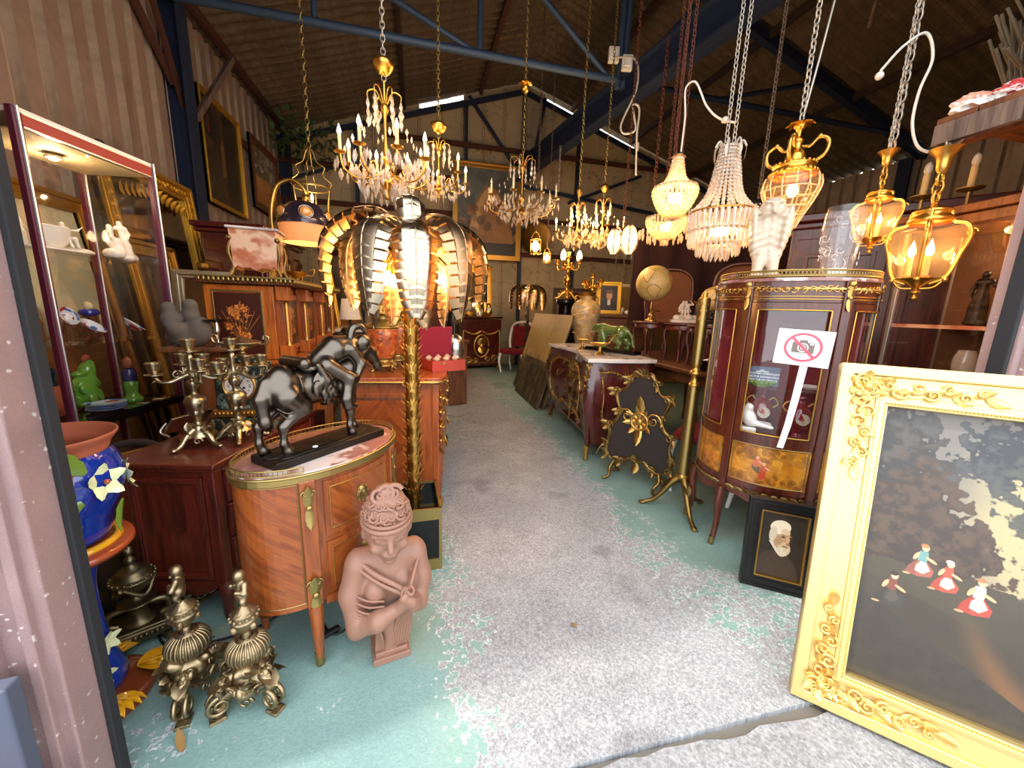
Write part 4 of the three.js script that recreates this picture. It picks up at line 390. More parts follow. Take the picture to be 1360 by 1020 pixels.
// ornate andirons (fire dogs)
function andiron(label, pos, turn) {
  const t = thing('andiron', label, 'andiron', pos, turn, undefined), m = M.andiron;
  for (let i = 0; i < 3; i++) { const a = i * PI * 2 / 3, q = (g) => g.map((e) => e.rotateY(a)); const l = mesh('foot', q([TU([[0.02, 0.13, 0], [0.06, 0.125, 0], [0.085, 0.095, 0], [0.07, 0.06, 0], [0.085, 0.03, 0], [0.1, 0.02, 0]], 0.02, 0.014, 8, 20), pl(scrollG(0.034, 1.6, -1, PI / 2, 0.008), 0.088, 0.055, 0.014), pl(scrollG(0.034, 1.6, -1, PI / 2, 0.008), 0.088, 0.055, -0.014), RB(0.044, 0.012, 0.038, 0.002, 0.096, 0.006, 0), pl(LEAF(0.07, 0.045, 0.7), 0.05, 0.12, 0, 0, PI / 2, -1.2), SP(0.017, 0.062, 0.13, 0, [1, 1.1, 0.9], 10), SP(0.009, 0.077, 0.128, 0.0, 1, 6), ...[-1, 1].map((s) => SP(0.007, 0.066, 0.142, s * 0.011, 1, 6))]), m, t); }
  const gl = []; for (let i = 0; i < 3; i++) { const a = i * PI * 2 / 3 + PI / 3; gl.push(TU([[0.07 * cos(a - 0.9), 0.115, -0.07 * sin(a - 0.9)], [0.05 * cos(a), 0.075, -0.05 * sin(a)], [0.07 * cos(a + 0.9), 0.115, -0.07 * sin(a + 0.9)]], (q) => 0.005 + 0.008 * sin(PI * q), 0, 7, 16)); gl.push(pl(scrollG(0.022, 1.4, 1, 0, 0.006), 0.05 * cos(a), 0.05, -0.05 * sin(a), 0, a + PI / 2)); gl.push(pl(LEAF(0.06, 0.06, 0.2), 0.036 * cos(a), 0.085, -0.036 * sin(a), 0.5, a + PI / 2, 0)); }
  gl.push(...Array.from({ length: 30 }, (_, i) => { const a = rnd(PI * 2), y = rnd(0.07, 0.17), R = 0.05 + rnd(0.02); return pl(i % 3 ? LEAF(rnd(0.03, 0.055), rnd(0.018, 0.03), rnd(0.5, 1), 0.3, 5) : scrollG(rnd(0.01, 0.018), 1.3, 1, rnd(6), 0.004), 0, 0, R, rnd(-0.4, 0.3), 0, rnd(-1.4, 1.4)).rotateY(a).translate(0, y, 0); }));
  mesh('body', [blob([ell([0, 0.12, 0], [0.056, 0.05, 0.056]), ...Array.from({ length: 20 }, () => { const a = rnd(PI * 2), r = rnd(0.035, 0.06); return ell([r * cos(a), rnd(0.08, 0.17), r * sin(a)], [rnd(0.01, 0.02), rnd(0.012, 0.022), rnd(0.01, 0.02)], rnd(3)); })], 0.006, 0.01), ...gl], m, t);
  const gd = [LA(smoothP([[0.03, 0.165], [0.05, 0.18], [0.058, 0.205], [0.05, 0.23], [0.028, 0.245], [0.018, 0.252]], 3), 24)]; for (let i = 0; i < 26; i++) { const a = i / 26 * PI * 2; gd.push(TU([[0.05 * cos(a), 0.18, 0.05 * sin(a)], [0.0585 * cos(a), 0.205, 0.0585 * sin(a)], [0.05 * cos(a), 0.232, 0.05 * sin(a)], [0.03 * cos(a), 0.246, 0.03 * sin(a)]], 0.0052, 0.004, 5, 8)); } mesh('gadrooned_bulb', gd, m, t);
  mesh('cup', [LA(smoothP([[0.016, 0.25], [0.013, 0.262], [0.012, 0.275], [0.03, 0.29], [0.04, 0.315], [0.037, 0.322], [0.036, 0.34], [0.03, 0.345], [0.012, 0.362], [0.012, 0.37]], 3), 16), ...ring(14, (i, a) => SP(0.0055, 0.038 * cos(a), 0.33, 0.038 * sin(a), 1, 6)), ...ring(4, (i, a) => SP(0.011, 0.035 * cos(a), 0.3, 0.035 * sin(a), [1, 1.2, 1], 8))], m, t);
  mesh('cherub', blob([ell([0, 0.47, 0.002], [0.0165, 0.018, 0.017]), cap([0, 0.455, 0], [0, 0.44, 0], 0.009), ell([0, 0.43, 0], [0.02, 0.026, 0.015]), ell([0, 0.405, 0.002], [0.02, 0.018, 0.017]), chain([[0.018, 0.442, 0], [0.028, 0.42, 0.01], [0.008, 0.425, 0.022]], [0.009, 0.008, 0.006]), chain([[-0.018, 0.442, 0], [-0.03, 0.428, 0.008], [-0.01, 0.445, 0.022]], [0.009, 0.008, 0.006]), chain([[0.01, 0.4, 0], [0.013, 0.385, 0.008], [0.01, 0.366, 0]], [0.011, 0.009, 0.006]), chain([[-0.01, 0.4, 0], [-0.008, 0.384, 0.0], [-0.012, 0.366, -0.002]], [0.011, 0.009, 0.006])], 0.003, 0.007), M.andiron, t);
  return t;
}
const and1 = andiron('gilt bronze andiron with cherub finial, beside the pot pedestal', [-0.745, 0, -1.265], -PI / 2 + 0.15);
dup(and1, [-0.55, 0, -1.205], -PI / 2 + 1.0, 'gilt bronze andiron with cherub finial, beside the oval commode leg');
{ // third fire dog with a flaming urn, and its fender rail
  const t = thing('urn_andiron', 'dull brass urn andiron with swags and pierced rail behind the cherub pair', 'andiron', [-1.06, 0, -1.56], 0.5), m = M.andironDk;
  mesh('base', [RB(0.17, 0.05, 0.12, 0.012, 0, 0.05, 0), RB(0.18, 0.014, 0.13, 0.004, 0, 0.08, 0), ...[[-1, -1], [1, -1], [-1, 1], [1, 1]].map(([a, b]) => LA([[0.014, 0], [0.018, 0.01], [0.016, 0.03]], 8, a * 0.072, 0, b * 0.048)), ...Array.from({ length: 9 }, (_, i) => SP(0.007, -0.06 + i * 0.015, 0.05, 0.061, [1, 1.4, 0.6], 6))], m, t);
  mesh('urn', [LA(smoothP([[0.05, 0.085], [0.035, 0.1], [0.03, 0.14], [0.05, 0.165], [0.055, 0.172], [0.03, 0.18], [0.018, 0.195], [0.022, 0.21], [0.05, 0.235], [0.062, 0.26], [0.07, 0.272], [0.055, 0.28], [0.045, 0.3], [0.028, 0.31], [0.014, 0.325], [0.018, 0.345], [0.006, 0.36]], 3), 20), ...ring(20, (i, a) => SP(0.006, 0.064 * cos(a), 0.275, 0.064 * sin(a), 1, 6)), ...ring(3, (i, a) => TU([[0.06 * cos(a), 0.255, 0.06 * sin(a)], [0.055 * cos(a + 1), 0.21, 0.055 * sin(a + 1)], [0.06 * cos(a + 2), 0.255, 0.06 * sin(a + 2)]], 0.008, 0.008, 6, 14)), ...ring(2, (i, a) => TU([[0.03 * cos(a), 0.15, 0.03 * sin(a)], [0.08 * cos(a), 0.14, 0.08 * sin(a)], [0.085 * cos(a), 0.1, 0.085 * sin(a)], [0.06 * cos(a), 0.085, 0.06 * sin(a)]], 0.011, 0.012, 7, 14))], m, t);
  mesh('flame_finial', blob([ell([0, 0.375, 0], [0.014, 0.018, 0.014]), cap([0.004, 0.39, 0], [-0.004, 0.41, 0.004], 0.008, 0.003), cap([-0.008, 0.385, 0.004], [-0.012, 0.4, 0], 0.006, 0.002)], 0.003, 0.006), m, t);
  const rl = [B(0.46, 0.012, 0.016, 0.3, 0.012, -0.02), B(0.46, 0.012, 0.016, 0.3, 0.07, -0.02)]; for (let i = 0; i < 12; i++) rl.push(TO(0.019, 0.005, 0.1 + i * 0.036, 0.041, -0.02, 0, 0, 0, 12, 5)); mesh('pierced_rail', pl(MG(rl), 0, 0, 0, 0, 0.35), m, t);
}
{ // blue majolica jardiniere on its pedestal
  const X = -1.045, Z = -1.31; const flower = (r) => { const o = []; for (let i = 0; i < 5; i++) o.push(pl(LEAF(r, r * 0.62, 0.35, 0.1, 6, 0.08), 0, 0, 0, 0, 0, i * PI * 2 / 5)); return o; };
  const on = (g, R, y, a, tilt = 0) => { const q = MG(g); q.rotateX(tilt); q.translate(0, y, R); return q.rotateY(a); };
  const ped = thing('majolica_pedestal', 'blue majolica pedestal with yellow shells on a brown base', 'pedestal', [X, 0, Z]);
  mesh('base', LA(smoothP([[0.148, 0], [0.15, 0.02], [0.135, 0.035], [0.08, 0.05]], 3).concat([[0, 0.05]]), 32), M.brownGlaze, ped); mesh('column', LA(smoothP([[0.075, 0.05], [0.085, 0.09], [0.06, 0.2], [0.05, 0.4], [0.07, 0.5], [0.085, 0.53]], 4), 28), M.blueGlaze, ped);
  mesh('shell', ring(5, (i, a) => on([...[-3, -2, -1, 0, 1, 2, 3].map((k) => pl(LEAF(0.1, 0.026, 0.55, 0.5), 0, 0, 0, 0, 0, k * 0.28))], 0.105, 0.055, a + 0.9, 1.15)), M.yellowGlaze, ped);
  mesh('flower_relief', [on(flower(0.05), 0.078, 0.13, 0.8, 0.1), on(flower(0.04), 0.066, 0.22, 1.5), on(flower(0.04), 0.056, 0.35, 0.6)], M.paleFlower, ped);
  mesh('top_ring', [LA([[0.05, 0.525], [0.15, 0.535], [0.156, 0.55], [0.15, 0.565], [0, 0.566]], 32)], M.orangeGlaze, ped); mesh('yellow_band', TO(0.118, 0.012, 0, 0.568, 0, PI / 2, 0, 0, 32, 6), M.yellowGlaze, ped);
  const pot = thing('majolica_jardiniere', 'cobalt blue majolica pot with pale flowers in relief', 'plant pot', [X, 0.575, Z]);
  mesh('body', LA(smoothP([[0.09, 0], [0.105, 0.012], [0.118, 0.06], [0.15, 0.15], [0.158, 0.21], [0.145, 0.26], [0.135, 0.28]], 5), 40), M.blueGlaze, pot);
  mesh('rim', LA(smoothP([[0.13, 0.275], [0.138, 0.3], [0.155, 0.325], [0.152, 0.332], [0.136, 0.31], [0.12, 0.28], [0.14, 0.2], [0.1, 0.05]], 4).concat([[0, 0.03]]), 36), M.clay, pot);
  for (const [a, y, r] of [[0.55, 0.185, 0.066], [1.35, 0.2, 0.06], [2.2, 0.17, 0.055], [-0.4, 0.18, 0.05]]) { const f = mesh('flower_relief', on(flower(r), 0.153, y, a, -0.1), M.paleFlower, pot); mesh('flower_centre', on([SP(0.008, 0, 0, 0.008, 1, 8)], 0.156, y, a), M.orangeGlaze, f); }
  for (const [a, y, rz, l] of [[0.9, 0.1, 2.4, 0.13], [1.1, 0.24, 0.6, 0.1], [0.2, 0.23, -0.7, 0.08], [1.0, 0.16, 2.0, 0.11], [1.7, 0.12, 2.8, 0.1], [0.7, 0.06, 2.7, 0.06]]) mesh('leaf_relief', on([pl(LEAF(l, l * 0.42, 0.2, 0.15, 7, 0.08), 0, 0, 0, 0, 0, rz)], y < 0.1 ? 0.13 : 0.155, y, a, y < 0.14 ? 0.2 : 0), M.leafGlaze, pot);
  for (const [a, y, l] of [[1.0, 0.255, 0.045], [0.75, 0.095, 0.05], [0.35, 0.11, 0.04]]) mesh('bud_relief', on([pl(LEAF(l, l * 0.7, 0.3, 0.1), 0, 0, 0, 0, 0, 2.6)], y > 0.2 ? 0.148 : 0.136, y, a), M.orangeGlaze, pot);
}

// ---------- display cabinet on the left ----------
const CAB = { p: [-1.61, 0, -2.63], a: 79.6 * PI / 180 };
const cabPt = (x, y, z) => { const c = cos(CAB.a), s = sin(CAB.a); return [CAB.p[0] + x * c + z * s, y, CAB.p[2] - x * s + z * c]; };
{
  const t = thing('display_cabinet', 'tall glass display cabinet with red and aluminium frame', 'cabinet', CAB.p, CAB.a), w = 0.68, d = 0.4, h = 2.1;
  for (const [x, z] of [[-w / 2, 0], [w / 2, 0], [-w / 2, -d], [w / 2, -d]]) { const p = mesh('post', [RB(0.035, h, 0.03, 0.004, x, h / 2, z - 0.015)], M.maroonFrame, t); mesh('trim_strip', [B(0.012, h, 0.006, x, h / 2, z + 0.002), CY(0.006, 0.006, h, 8, x, h / 2, z + 0.004)], M.alu, p); }
  mesh('top_rail', [B(w - 0.035, 0.05, 0.02, 0, h - 0.05, -0.01)], M.redFrame, t); mesh('rail_trim', [B(w - 0.035, 0.006, 0.024, 0, h - 0.022, -0.009), B(w - 0.035, 0.006, 0.024, 0, h - 0.078, -0.009)], M.alu, t);
  mesh('top_board', B(w, 0.02, d, 0, h - 0.012, -d / 2), M.whitePaint, t); mesh('ceiling_panel', B(w - 0.04, 0.006, d - 0.04, 0, h - 0.08, -d / 2), M.cream, t);
  const sp = mesh('spot_lamp', LA([[0.0, 0.02], [0.035, 0.02], [0.035, 0], [0.028, 0.0]], 14, -0.02, h - 0.105, -d / 2), M.alu, t); mesh('bulb', SP(0.022, -0.02, h - 0.105, -d / 2, [1, 0.5, 1], 10), M.flameSoft, sp); const pl1 = new THREE.PointLight(0xffd9a8, 0.35); pl1.position.set(-0.02, h - 0.13, -d / 2); pl1.castShadow = true; t.add(pl1);
  for (const y of [1.52, 1.06]) mesh('glass_shelf', B(w - 0.05, 0.008, d - 0.05, 0, y - 0.004, -d / 2), M.glass, t);
  mesh('bottom_board', B(w - 0.03, 0.02, d - 0.02, 0, 0.66, -d / 2), M.blackGloss, t); mesh('lower_rail', B(w - 0.03, 0.04, 0.02, 0, 0.645, -0.01), M.black, t); mesh('plinth', B(w - 0.03, 0.08, d - 0.03, 0, 0.04, -d / 2), M.black, t);
  mesh('door_pane', B(w / 2 + 0.01, 1.34, 0.005, -w / 4, 1.35, -0.02), M.glass, t); mesh('door_pane', B(w / 2 + 0.01, 1.34, 0.005, w / 4, 1.35, -0.03), M.glass, t); mesh('side_pane', B(0.005, 1.34, d - 0.03, w / 2, 1.35, -d / 2), M.glass, t);
  mesh('handle', TU([[0.1, h, -0.12], [0.1, h + 0.03, -0.1], [0.1, h + 0.03, -0.06], [0.1, h, -0.04]], 0.006), M.iron, t);
}
{ // cabinet contents
  const put = (name, label, cat, x, y, z, turn = 0, group) => thing(name, label, cat, cabPt(x, y, z), CAB.a + turn, group);
  let t = put('porcelain_group', 'white porcelain boat group with rowing figure and standing girl', 'figurine', -0.13, 1.521, -0.17); t.scale.setScalar(1.3);
  mesh('base', blob([ell([0, 0.008, 0], [0.13, 0.012, 0.05]), ell([0.09, 0.012, 0], [0.06, 0.016, 0.04])], 0.006, 0.01), M.porcelain, t); mesh('boat', [LA(smoothP([[0.03, 0.02], [0.05, 0.04], [0.062, 0.085], [0.064, 0.095], [0.055, 0.092], [0.04, 0.05]], 3), 18).scale(1.1, 1, 0.6)], M.porcelain, t);
  mesh('girl_figure', blob(manikin([-0.11, 0.015, 0], 0.13, 0.4, { robe: true }), 0.0042, 0.008), M.porcelain, t); mesh('rower_figure', blob([manikin([0.07, 0.02, 0], 0.13, -0.4, { seat: 1, armR: [[0.25, 0.55, 0.1], [0.42, 0.7, 0.1]], lean: -0.2 })], 0.0042, 0.008), M.porcelain, t);
  t = put('porcelain_couple', 'white porcelain couple embracing on a rocky base', 'figurine', 0.2, 1.521, -0.15); t.scale.setScalar(1.25); mesh('base', blob(Array.from({ length: 10 }, () => ell([rnd(-0.06, 0.06), rnd(0.01, 0.03), rnd(-0.03, 0.03)], [rnd(0.02, 0.04), 0.022, 0.03])), 0.006, 0.012), M.porcelain, t); mesh('figure', blob([manikin([-0.03, 0.025, 0], 0.17, 0.8, { seat: 1, robe: true, lean: 0.15 }), manikin([0.035, 0.02, 0.01], 0.16, -1, { robe: true, lean: -0.1, armL: [[-0.2, 0.7, 0.2], [-0.1, 0.75, 0.35]] })], 0.0045, 0.01), M.porcelain, t);
  t = put('crystal_decanter', 'cut crystal decanter glittering on the upper glass shelf', 'decanter', -0.28, 1.521, -0.24); mesh('body', LA(smoothP([[0.04, 0], [0.05, 0.02], [0.055, 0.1], [0.03, 0.15], [0.014, 0.17], [0.014, 0.21], [0.02, 0.22]], 3), 10), M.crystal, t); mesh('stopper', LA([[0.01, 0.215], [0.022, 0.24], [0.0, 0.27]], 8), M.crystal, t);
  t = put('glass_goblet', 'clear glass goblet with twisted stem on the middle shelf', 'goblet', -0.2, 1.061, -0.09); mesh('body', LA(smoothP([[0.045, 0], [0.04, 0.006], [0.008, 0.012], [0.006, 0.05], [0.012, 0.06], [0.006, 0.075], [0.02, 0.09], [0.045, 0.12], [0.05, 0.15]], 3), 18), M.glass, t);
  const tz = put('tazza', 'blue and white porcelain tazza on a wooden stand, beside the goblet', 'tazza', -0.08, 1.061, -0.12, 0.3, null); const imari = mat(0xffffff, 0.2, 0, { clearcoat: 0.8, map: canvasTex(128, 128, (c) => { c.fillStyle = '#dfe6ee'; c.fillRect(0, 0, 128, 128); for (let i = 0; i < 12; i++) { c.fillStyle = i % 2 ? '#3a62a8' : '#a03028'; c.beginPath(); c.ellipse(10 + 110 * hash(i, 1), 128 * hash(i, 2), 9, 14, i, 0, 7); c.fill(); } }) });
  mesh('stand', [TU([[-0.05, 0.006, 0], [0, 0.02, 0], [0.05, 0.006, 0]], 0.008), TU([[0, 0.015, 0], [0.01, 0.06, -0.01]], 0.009)], M.brown, tz); mesh('bowl', pl(LA(smoothP([[0.012, 0], [0.03, 0.006], [0.055, 0.03], [0.058, 0.036], [0.05, 0.032], [0.02, 0.012], [0, 0.01]], 3), 20), 0, 0.06, 0, 0.7), imari, tz);
  dup(tz, cabPt(0.14, 1.061, -0.1), CAB.a - 0.3, 'blue and white porcelain tazza on a wooden stand, beyond the little blue jar');
  t = put('porcelain_saucer', 'small red and white porcelain saucer standing behind the tazzas', 'saucer', -0.06, 1.061, -0.24); mesh('dish', pl(LA([[0, 0.004], [0.03, 0.002], [0.052, 0.012], [0.05, 0.014], [0.028, 0.006]], 20), 0, 0.13, 0, 1.2), imari, t); mesh('easel', [TU([[-0.03, 0, 0.02], [0, 0.12, -0.01]], 0.004), TU([[0.03, 0, 0.02], [0, 0.12, -0.01]], 0.004), TU([[0, 0, -0.05], [0, 0.12, -0.01]], 0.004)], M.brown, t);
  t = put('blue_jar', 'little blue jar with cream lid in the middle of the cabinet', 'jar', 0.08, 1.061, -0.26); mesh('pedestal', B(0.05, 0.13, 0.05, 0, 0.065, 0), M.brown, t); mesh('jar', LA(smoothP([[0.03, 0.13], [0.045, 0.145], [0.04, 0.165], [0.02, 0.172]], 3), 16), M.blueGlaze, t); mesh('lid', LA([[0.02, 0.172], [0.024, 0.19], [0.012, 0.21], [0, 0.212]], 12), M.cream, t);
  t = put('carved_driftwood', 'brown carved wooden figure leaning behind the glass goblet', 'carving', -0.24, 1.061, -0.24, 0.5); mesh('body', blob([chain([[0.07, 0.01, 0], [0.03, 0.1, 0], [-0.03, 0.2, 0], [-0.08, 0.25, 0]], [0.02, 0.03, 0.026, 0.012])], 0.006), M.orangeGlaze, t);
  t = put('red_jar', 'brick red jar with dark blue neck on the bottom shelf', 'jar', -0.2, 0.671, -0.26); mesh('body', LA(smoothP([[0.05, 0], [0.075, 0.04], [0.075, 0.1], [0.04, 0.16]], 3), 20), M.clay, t); mesh('neck', LA(smoothP([[0.04, 0.16], [0.035, 0.19], [0.04, 0.24], [0.02, 0.26], [0, 0.265]], 3), 16), mat(0x16243a, 0.2, 0, { clearcoat: 0.8 }), t);
  t = put('green_rooster_jug', 'green majolica jug shaped like a rooster with red comb', 'jug', -0.03, 0.671, -0.25, 0.2); mesh('body', blob([ell([0, 0.11, 0], [0.065, 0.085, 0.055]), ell([0, 0.02, 0], [0.05, 0.02, 0.045]), chain([[0.02, 0.16, 0], [0.04, 0.22, 0], [0.055, 0.25, 0]], [0.045, 0.035, 0.026]), chain([[-0.05, 0.16, 0], [-0.09, 0.14, 0], [-0.095, 0.08, 0], [-0.06, 0.045, 0]], [0.018, 0.016, 0.016, 0.016]), ell([-0.02, 0.2, 0], [0.035, 0.02, 0.03]), ...Array.from({ length: 9 }, (_, i) => ell([rnd(-0.05, 0.05), rnd(0.04, 0.15), rnd(0.03, 0.05)], [0.02, 0.03, 0.012], rnd(2)))], 0.0055, 0.014), M.greenGlaze, t); mesh('comb', blob([chain([[0.03, 0.275, 0], [0.05, 0.287, 0], [0.07, 0.275, 0]], [0.012, 0.015, 0.009]), cap([0.085, 0.245, 0], [0.08, 0.23, 0], 0.008)], 0.004, 0.006), M.clay, t); mesh('beak', pl(new THREE.ConeGeometry(0.01, 0.03, 8), 0.09, 0.255, 0, 0, 0, -PI / 2), M.yellowGlaze, t);
  t = put('figure_jug', 'majolica jug of a man in blue coat on a green base', 'jug', 0.13, 0.671, -0.14); mesh('base', LA(smoothP([[0.045, 0], [0.05, 0.02], [0.03, 0.05], [0.035, 0.1], [0.03, 0.13]], 3), 14), M.greenGlaze, t); mesh('coat', LA(smoothP([[0.03, 0.13], [0.036, 0.17], [0.028, 0.2], [0.015, 0.21]], 3), 14), mat(0x1c2f66, 0.25, 0, { clearcoat: 0.6 }), t); mesh('head', blob([ell([0, 0.235, 0], [0.022, 0.027, 0.023]), cap([0, 0.26, 0], [0, 0.27, 0], 0.02, 0.012)], 0.004), M.clay, t);
  for (let i = 0; i < 4; i++) { const p = put('blue_white_plate', i === 3 ? 'blue rimmed plate with fruit pattern, topmost of its stack' : 'blue rimmed plate lower in the cabinet stack', 'plate', -0.08 + i * 0.003, 0.672 + i * 0.009, -0.1, i, i < 3 ? 'plates in the cabinet stack' : null); mesh('dish', LA([[0, 0.002], [0.045, 0.002], [0.06, 0.008], [0.082, 0.014], [0.083, 0.017], [0.058, 0.012], [0.044, 0.006], [0, 0.006]], 28), i === 3 ? mat(0xffffff, 0.2, 0, { clearcoat: 0.7, map: imari.map }) : M.porcelain, p); mesh('rim_band', TO(0.083, 0.0022, 0, 0.016, 0, PI / 2, 0, 0, 28, 5), mat(0x5b7fb5, 0.2), p); }
  for (const [x, l] of [[0.09, 'small price card beside the figure jug'], [0.2, 'small price card at the cabinet corner post']]) tag(mesh('price_card', pl(B(0.05, 0.002, 0.035), 0, 0, 0), M.cream), l, 'card').position.set(...cabPt(x, 0.673, -0.05));
  // gilt carved staff in front of the near post
  t = thing('gilt_staff', 'gilt carved wooden staff with scrolled head beside the cabinet post', 'staff', [-1.14, 0, -1.6]); mesh('shaft', [TU([[-0.06, 0.0, 0.02], [-0.13, 0.9, -0.02]], 0.018, 0.016, 10, 4)], M.giltWood, t); mesh('head', blob([ell([-0.134, 0.93, -0.02], [0.026, 0.035, 0.024]), ell([-0.138, 0.97, -0.02], [0.022, 0.022, 0.02]), ...Array.from({ length: 8 }, (_, i) => ell([-0.134 + 0.022 * cos(i), 0.93 + 0.012 * (i % 3), -0.02 + 0.02 * sin(i)], [0.009, 0.014, 0.009]))], 0.004, 0.006), M.giltWood, t);
}
// ---------- pictures on and against the left wall ----------
const paintTex = (w, h, draw) => canvasTex(w, h, draw);
const blotch = (c, w, h, n, cols, r0, r1, seed, y0 = 0, y1 = 1) => { for (let i = 0; i < n; i++) { c.fillStyle = cols[(hash(i, seed) * cols.length) | 0]; c.globalAlpha = 0.25 + 0.4 * hash(i, seed + 1); c.beginPath(); const r = lerp(r0, r1, hash(i, seed + 2)); c.ellipse(w * hash(i, seed + 3), h * lerp(y0, y1, hash(i, seed + 4)), r, r * (0.4 + 0.5 * hash(i, seed + 5)), hash(i, seed + 6) * 3, 0, 7); c.fill(); } c.globalAlpha = 1; };
const pic = (tex, r = 0.5) => { const m = mat(0xffffff, r, 0, { map: tex, clearcoat: 0.25, clearcoatRoughness: 0.3 }); m.userData.part = 'picture'; return m; };
const pDark = pic(paintTex(256, 320, (c, w, h) => { c.fillStyle = '#2a1d12'; c.fillRect(0, 0, w, h); blotch(c, w, h, 90, ['#3a2817', '#4a341c', '#1c140d', '#5a3f20'], 10, 60, 3); }));
const pDoor = pic(paintTex(256, 384, (c, w, h) => { c.fillStyle = '#2b1a10'; c.fillRect(0, 0, w, h); c.fillStyle = '#4a2f18'; c.fillRect(10, 20, 90, 180); c.fillStyle = '#1d120c'; c.fillRect(20, 36, 70, 110); c.fillStyle = '#6a1c12'; c.fillRect(40, 70, 14, 60); c.fillStyle = '#6b4a26'; c.fillRect(112, 0, 26, h); c.fillStyle = '#160e0a'; c.fillRect(150, 20, 70, 300); c.fillStyle = '#3f3323'; c.fillRect(12, 210, 95, 150); blotch(c, w, h, 50, ['#3a2615', '#20140c'], 8, 40, 9); }));
const pBloss = pic(paintTex(256, 320, (c, w, h) => { c.fillStyle = '#5a5444'; c.fillRect(0, 0, w, h); c.fillStyle = '#a8703c'; c.fillRect(0, h * 0.5, w, h * 0.5); blotch(c, w, h, 70, ['#8a8270', '#4a4436', '#b8b09a'], 8, 30, 21, 0, 0.45); blotch(c, w, h, 60, ['#b5793e', '#8a5a30', '#c98f52'], 10, 40, 31, 0.5, 1); blotch(c, w, h, 60, ['#efe6d6', '#d8ccb6'], 4, 12, 41, 0.1, 0.4); }));
const prof1 = [[0, 0.1, 0.03], [0.0, 0.025, 0.05], [0.075, 0.1, 0.04]], profBig = [[0, 0.13, 0.035], [0, 0.03, 0.06], [0.05, 0.09, 0.05], [0.11, 0.135, 0.042]];
picture('wall_painting', 'gilt framed dark interior painting hanging next to the blue steel column', 'painting', 1.08, 1.28, [XL + 0.12, 2.5, -6.28], PI / 2, 0, [[0, 0.05, 0.03], [0, 0.018, 0.045]], M.giltWood, pDoor);
picture('wall_painting', 'brown framed blossom landscape hanging near the back corner', 'painting', 1.15, 1.05, [XL + 0.12, 2.78, -7.76], PI / 2, 0, [[0, 0.1, 0.03], [0, 0.03, 0.05]], M.brown, pBloss);
const pMir = (() => { const m = M.mirror.clone(); m.color = new THREE.Color(0x8a8074); m.roughness = 0.08; m.userData.part = 'mirror_glass'; return m; })();
